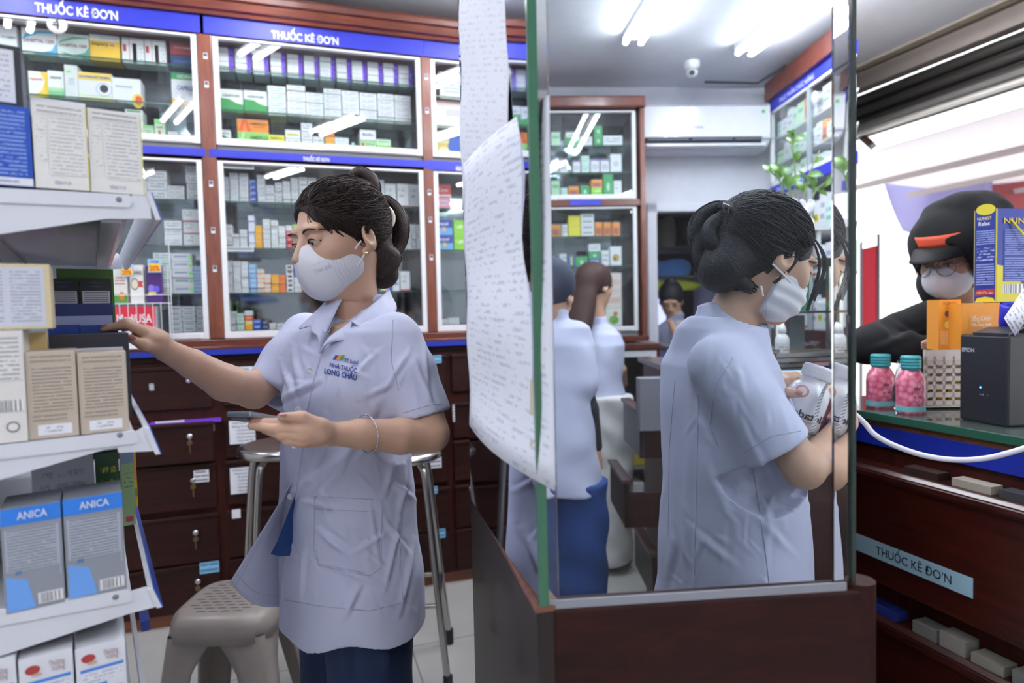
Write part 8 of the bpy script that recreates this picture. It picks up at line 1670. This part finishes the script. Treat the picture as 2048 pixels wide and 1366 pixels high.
# ---------------------------------------------------------------- people further back
def back_person(label, base, fwd, headC, pitch, hairf, hairm, coat_rings, arms, coatm, extra, legs, legm, shoem, h=.006):
    W = thing('person', label, 'person', V(base.x, base.y, 0)); L_ = ZV.cross(fwd); M_ = head_frame(headC, fwd, pitch); I_ = M_.inverted()
    nb = V(coat_rings[0][1].x, coat_rings[0][1].y, coat_rings[0][0]); hfx = head_fn([(I_@(headC-ZV*.06-fwd*.02), .045), (I_@nb, .05)]); hd = solid(hfx, (-.1, -.13, -.24), (.1, .13, .125), .004, M_, 1); pcs = [hd]
    for (pts, rs) in arms['skin']:
        lo = [min(p[i] for p in pts)-.06 for i in range(3)]; hi = [max(p[i] for p in pts)+.06 for i in range(3)]
        def fh(P, pts=pts, rs=rs):
            d = chainf(P, pts, rs)
            e = pts[-1]; dr = (pts[-1]-pts[-2]).normalized(); sd = dr.cross(fwd).normalized()
            for k in range(4): d = smin(d, cone(P, e+sd*(.008*(k-1.5)), e+dr*(.045-.004*abs(k-1.5))+sd*(.010*(k-1.5)), .008, .006), .004)
            return smin(d, cone(P, e, e+dr*.03+fwd*.03, .009, .007), .006)
        pcs.append(solid(fh, lo, hi, .005))
    body_obj('body', pcs, SKIN_B, W); eyes_of(M_, W, hfx, -.3)
    if hairf: body_obj('hair', [solid(hairf, (-.14, -.2, -.42), (.14, .14, .16), .005, M_, 1)], hairm, W)
    tk = trunk(coat_rings, L_, fwd); zs = [r[0] for r in coat_rings]
    def cf(P):
        d = tk(P)
        for pts, rs in arms['sleeve']:
            d = smin(d, chainf(P, pts, rs), .03)
        return smax(smax(d, P[:, 2]-max(zs), .004), -(P[:, 2]-min(zs)), .004)
    allc = [r[1] for r in coat_rings]+[p for pts, rs in arms['sleeve'] for p in pts]; lo = [min(p[i] for p in allc)-.24 for i in range(3)]; hi = [max(p[i] for p in allc)+.24 for i in range(3)]; lo[2] = min(zs)-.02; hi[2] = max(zs)+.02
    body_obj('coat', [solid(cf, lo, hi, h)], coatm, W, disp=lambda v, f: creased([], .004, base.x)(v, f))
    for mats_, pts, rs in extra:
        lo = [min(p[i] for p in pts)-max(rs)-.02 for i in range(3)]; hi = [max(p[i] for p in pts)+max(rs)+.02 for i in range(3)]; body_obj('sleeve', [solid(lambda P, pts=pts, rs=rs: chainf(P, pts, rs), lo, hi, .006)], mats_, W)
    c_ = V(base.x, base.y, 0); q = [c_+L_*(.085*s_) for s_ in (1, -1)]
    def lf(P):
        d = smin(cone(P, q[0]+ZV*(legs[0]), q[0]+ZV*.05, legs[1], legs[2]), cone(P, q[1]+ZV*(legs[0]), q[1]+ZV*.05, legs[1], legs[2]), .03); return smax(smax(d, P[:, 2]-legs[0], .004), -(P[:, 2]-.05), .004)
    body_obj('trousers', [solid(lf, (c_.x-.3, c_.y-.3, 0), (c_.x+.3, c_.y+.3, legs[0]+.05), .010)], legm, W, disp=lambda v, f: creased([], .005, base.y)(v, f))
    for p in q: mb = MB(); mb.ellipsoid(p+fwd*.05+ZV*.035, (.045, .12, .038), shoem, 10, M=Matrix((L_, fwd, ZV)).transposed()); mb.build('shoe', W)
    return W
# long haired girl
gz = 3.3; gf = heading(.75, .66); gb = at(1192, 800, gz)
def lh(P):
    d = ell(P, (0, -.02, .03), (.088, .106, .096)); d = smax(d, -ell(P, (0, .125, -.03), (.070, .085, .11)), .01); return smin(d, smin(ell(P, (0, -.075, -.14), (.085, .05, .20)), ell(P, (.0, -.08, -.27), (.07, .04, .12)), .05), .03)
back_person('woman with very long brown hair, white coat and white trousers, far behind the partition', gb, gf, at(1190, 573, gz), 15, lh, HAIR3,
  [(1.30, at(1192, 650, gz), .055, .05), (1.26, at(1192, 668, gz), .14, .09), (1.20, at(1190, 690, gz), .165, .11), (1.0, at(1188, 760, gz), .155, .12), (.84, at(1190, 840, gz), .175, .14)],
  {'skin': [([at(1222, 712, gz-.05), at(1228, 752, gz-.06), at(1243, 738, gz+.06), at(1246, 760, gz+.1)], [.036, .034, .026, .022])], 'sleeve': [([at(1212, 672, gz-.02), at(1220, 706, gz-.05)], [.055, .052])]}, COAT, [], (.9, .13, .11), plain('d9d8d6', .8, name='white_trousers', bump=.1, bscale=80), plain('e8e2d0', .6, name='cream_shoe'))
# capped woman close to the pane
wz = 2.25; wf = heading(.35, .93); wb = at(1108, 800, wz)
def ch(P): d = ell(P, (0, -.02, .04), (.092, .11, .095)); d = smax(d, -ell(P, (0, .13, -.02), (.075, .095, .10)), .01); return smin(d, ell(P, (0, -.09, -.01), (.05, .05, .05)), .03)
back_person('woman in dark cap and blue trousers seen from behind, close to the hanging notice', wb, wf, at(1100, 592, wz), 20, ch, plain('232a3e', .8, name='navy_cap'),
  [(1.34, at(1104, 640, wz), .06, .05), (1.30, at(1106, 655, wz), .12, .08), (1.22, at(1108, 690, wz), .145, .10), (1.0, at(1110, 800, wz), .14, .11), (.70, at(1116, 985, wz), .155, .12)],
  {'skin': [([at(1190, 895, wz-.02), at(1193, 915, wz-.02)], [.020, .020])], 'sleeve': [([at(1150, 672, wz-.02), at(1164, 765, wz-.06)], [.050, .050])]}, COAT, [(plain('1e2228', .8), [at(1162, 775, wz-.05), at(1176, 820, wz-.04), at(1190, 892, wz-.02)], [.040, .038, .026])], (.74, .10, .085), TUNIC, BLACK)
# seated worker in the store room
sz = 4.52; sf = heading(-.3, -.95); sb = at(1352, 700, sz)
def sh_(P): d = ell(P, (0, -.02, .035), (.088, .108, .10)); d = smax(d, -ell(P, (0, .13, -.035), (.072, .098, .10)), .01); return smin(d, ell(P, (0, -.05, .13), (.035, .035, .03)), .02)
back_person('worker with dark hair looking down, hand at the chin, inside the store room', sb, sf, at(1342, 600, sz), 30, sh_, HAIR2,
  [(1.30, at(1350, 640, sz), .06, .05), (1.24, at(1352, 655, sz), .15, .09), (1.1, at(1352, 690, sz), .16, .12), (.9, at(1352, 740, sz), .15, .12)],
  {'skin': [([at(1366, 690, sz-.12), at(1352, 668, sz-.2), at(1343, 650, sz-.17)], [.034, .028, .022])], 'sleeve': [([at(1374, 660, sz-.02), at(1370, 688, sz-.10)], [.052, .048])]}, plain('9a9cb4', .8, name='grey_lavender_cloth'), [], (.92, .10, .08), TROU, BLACK)
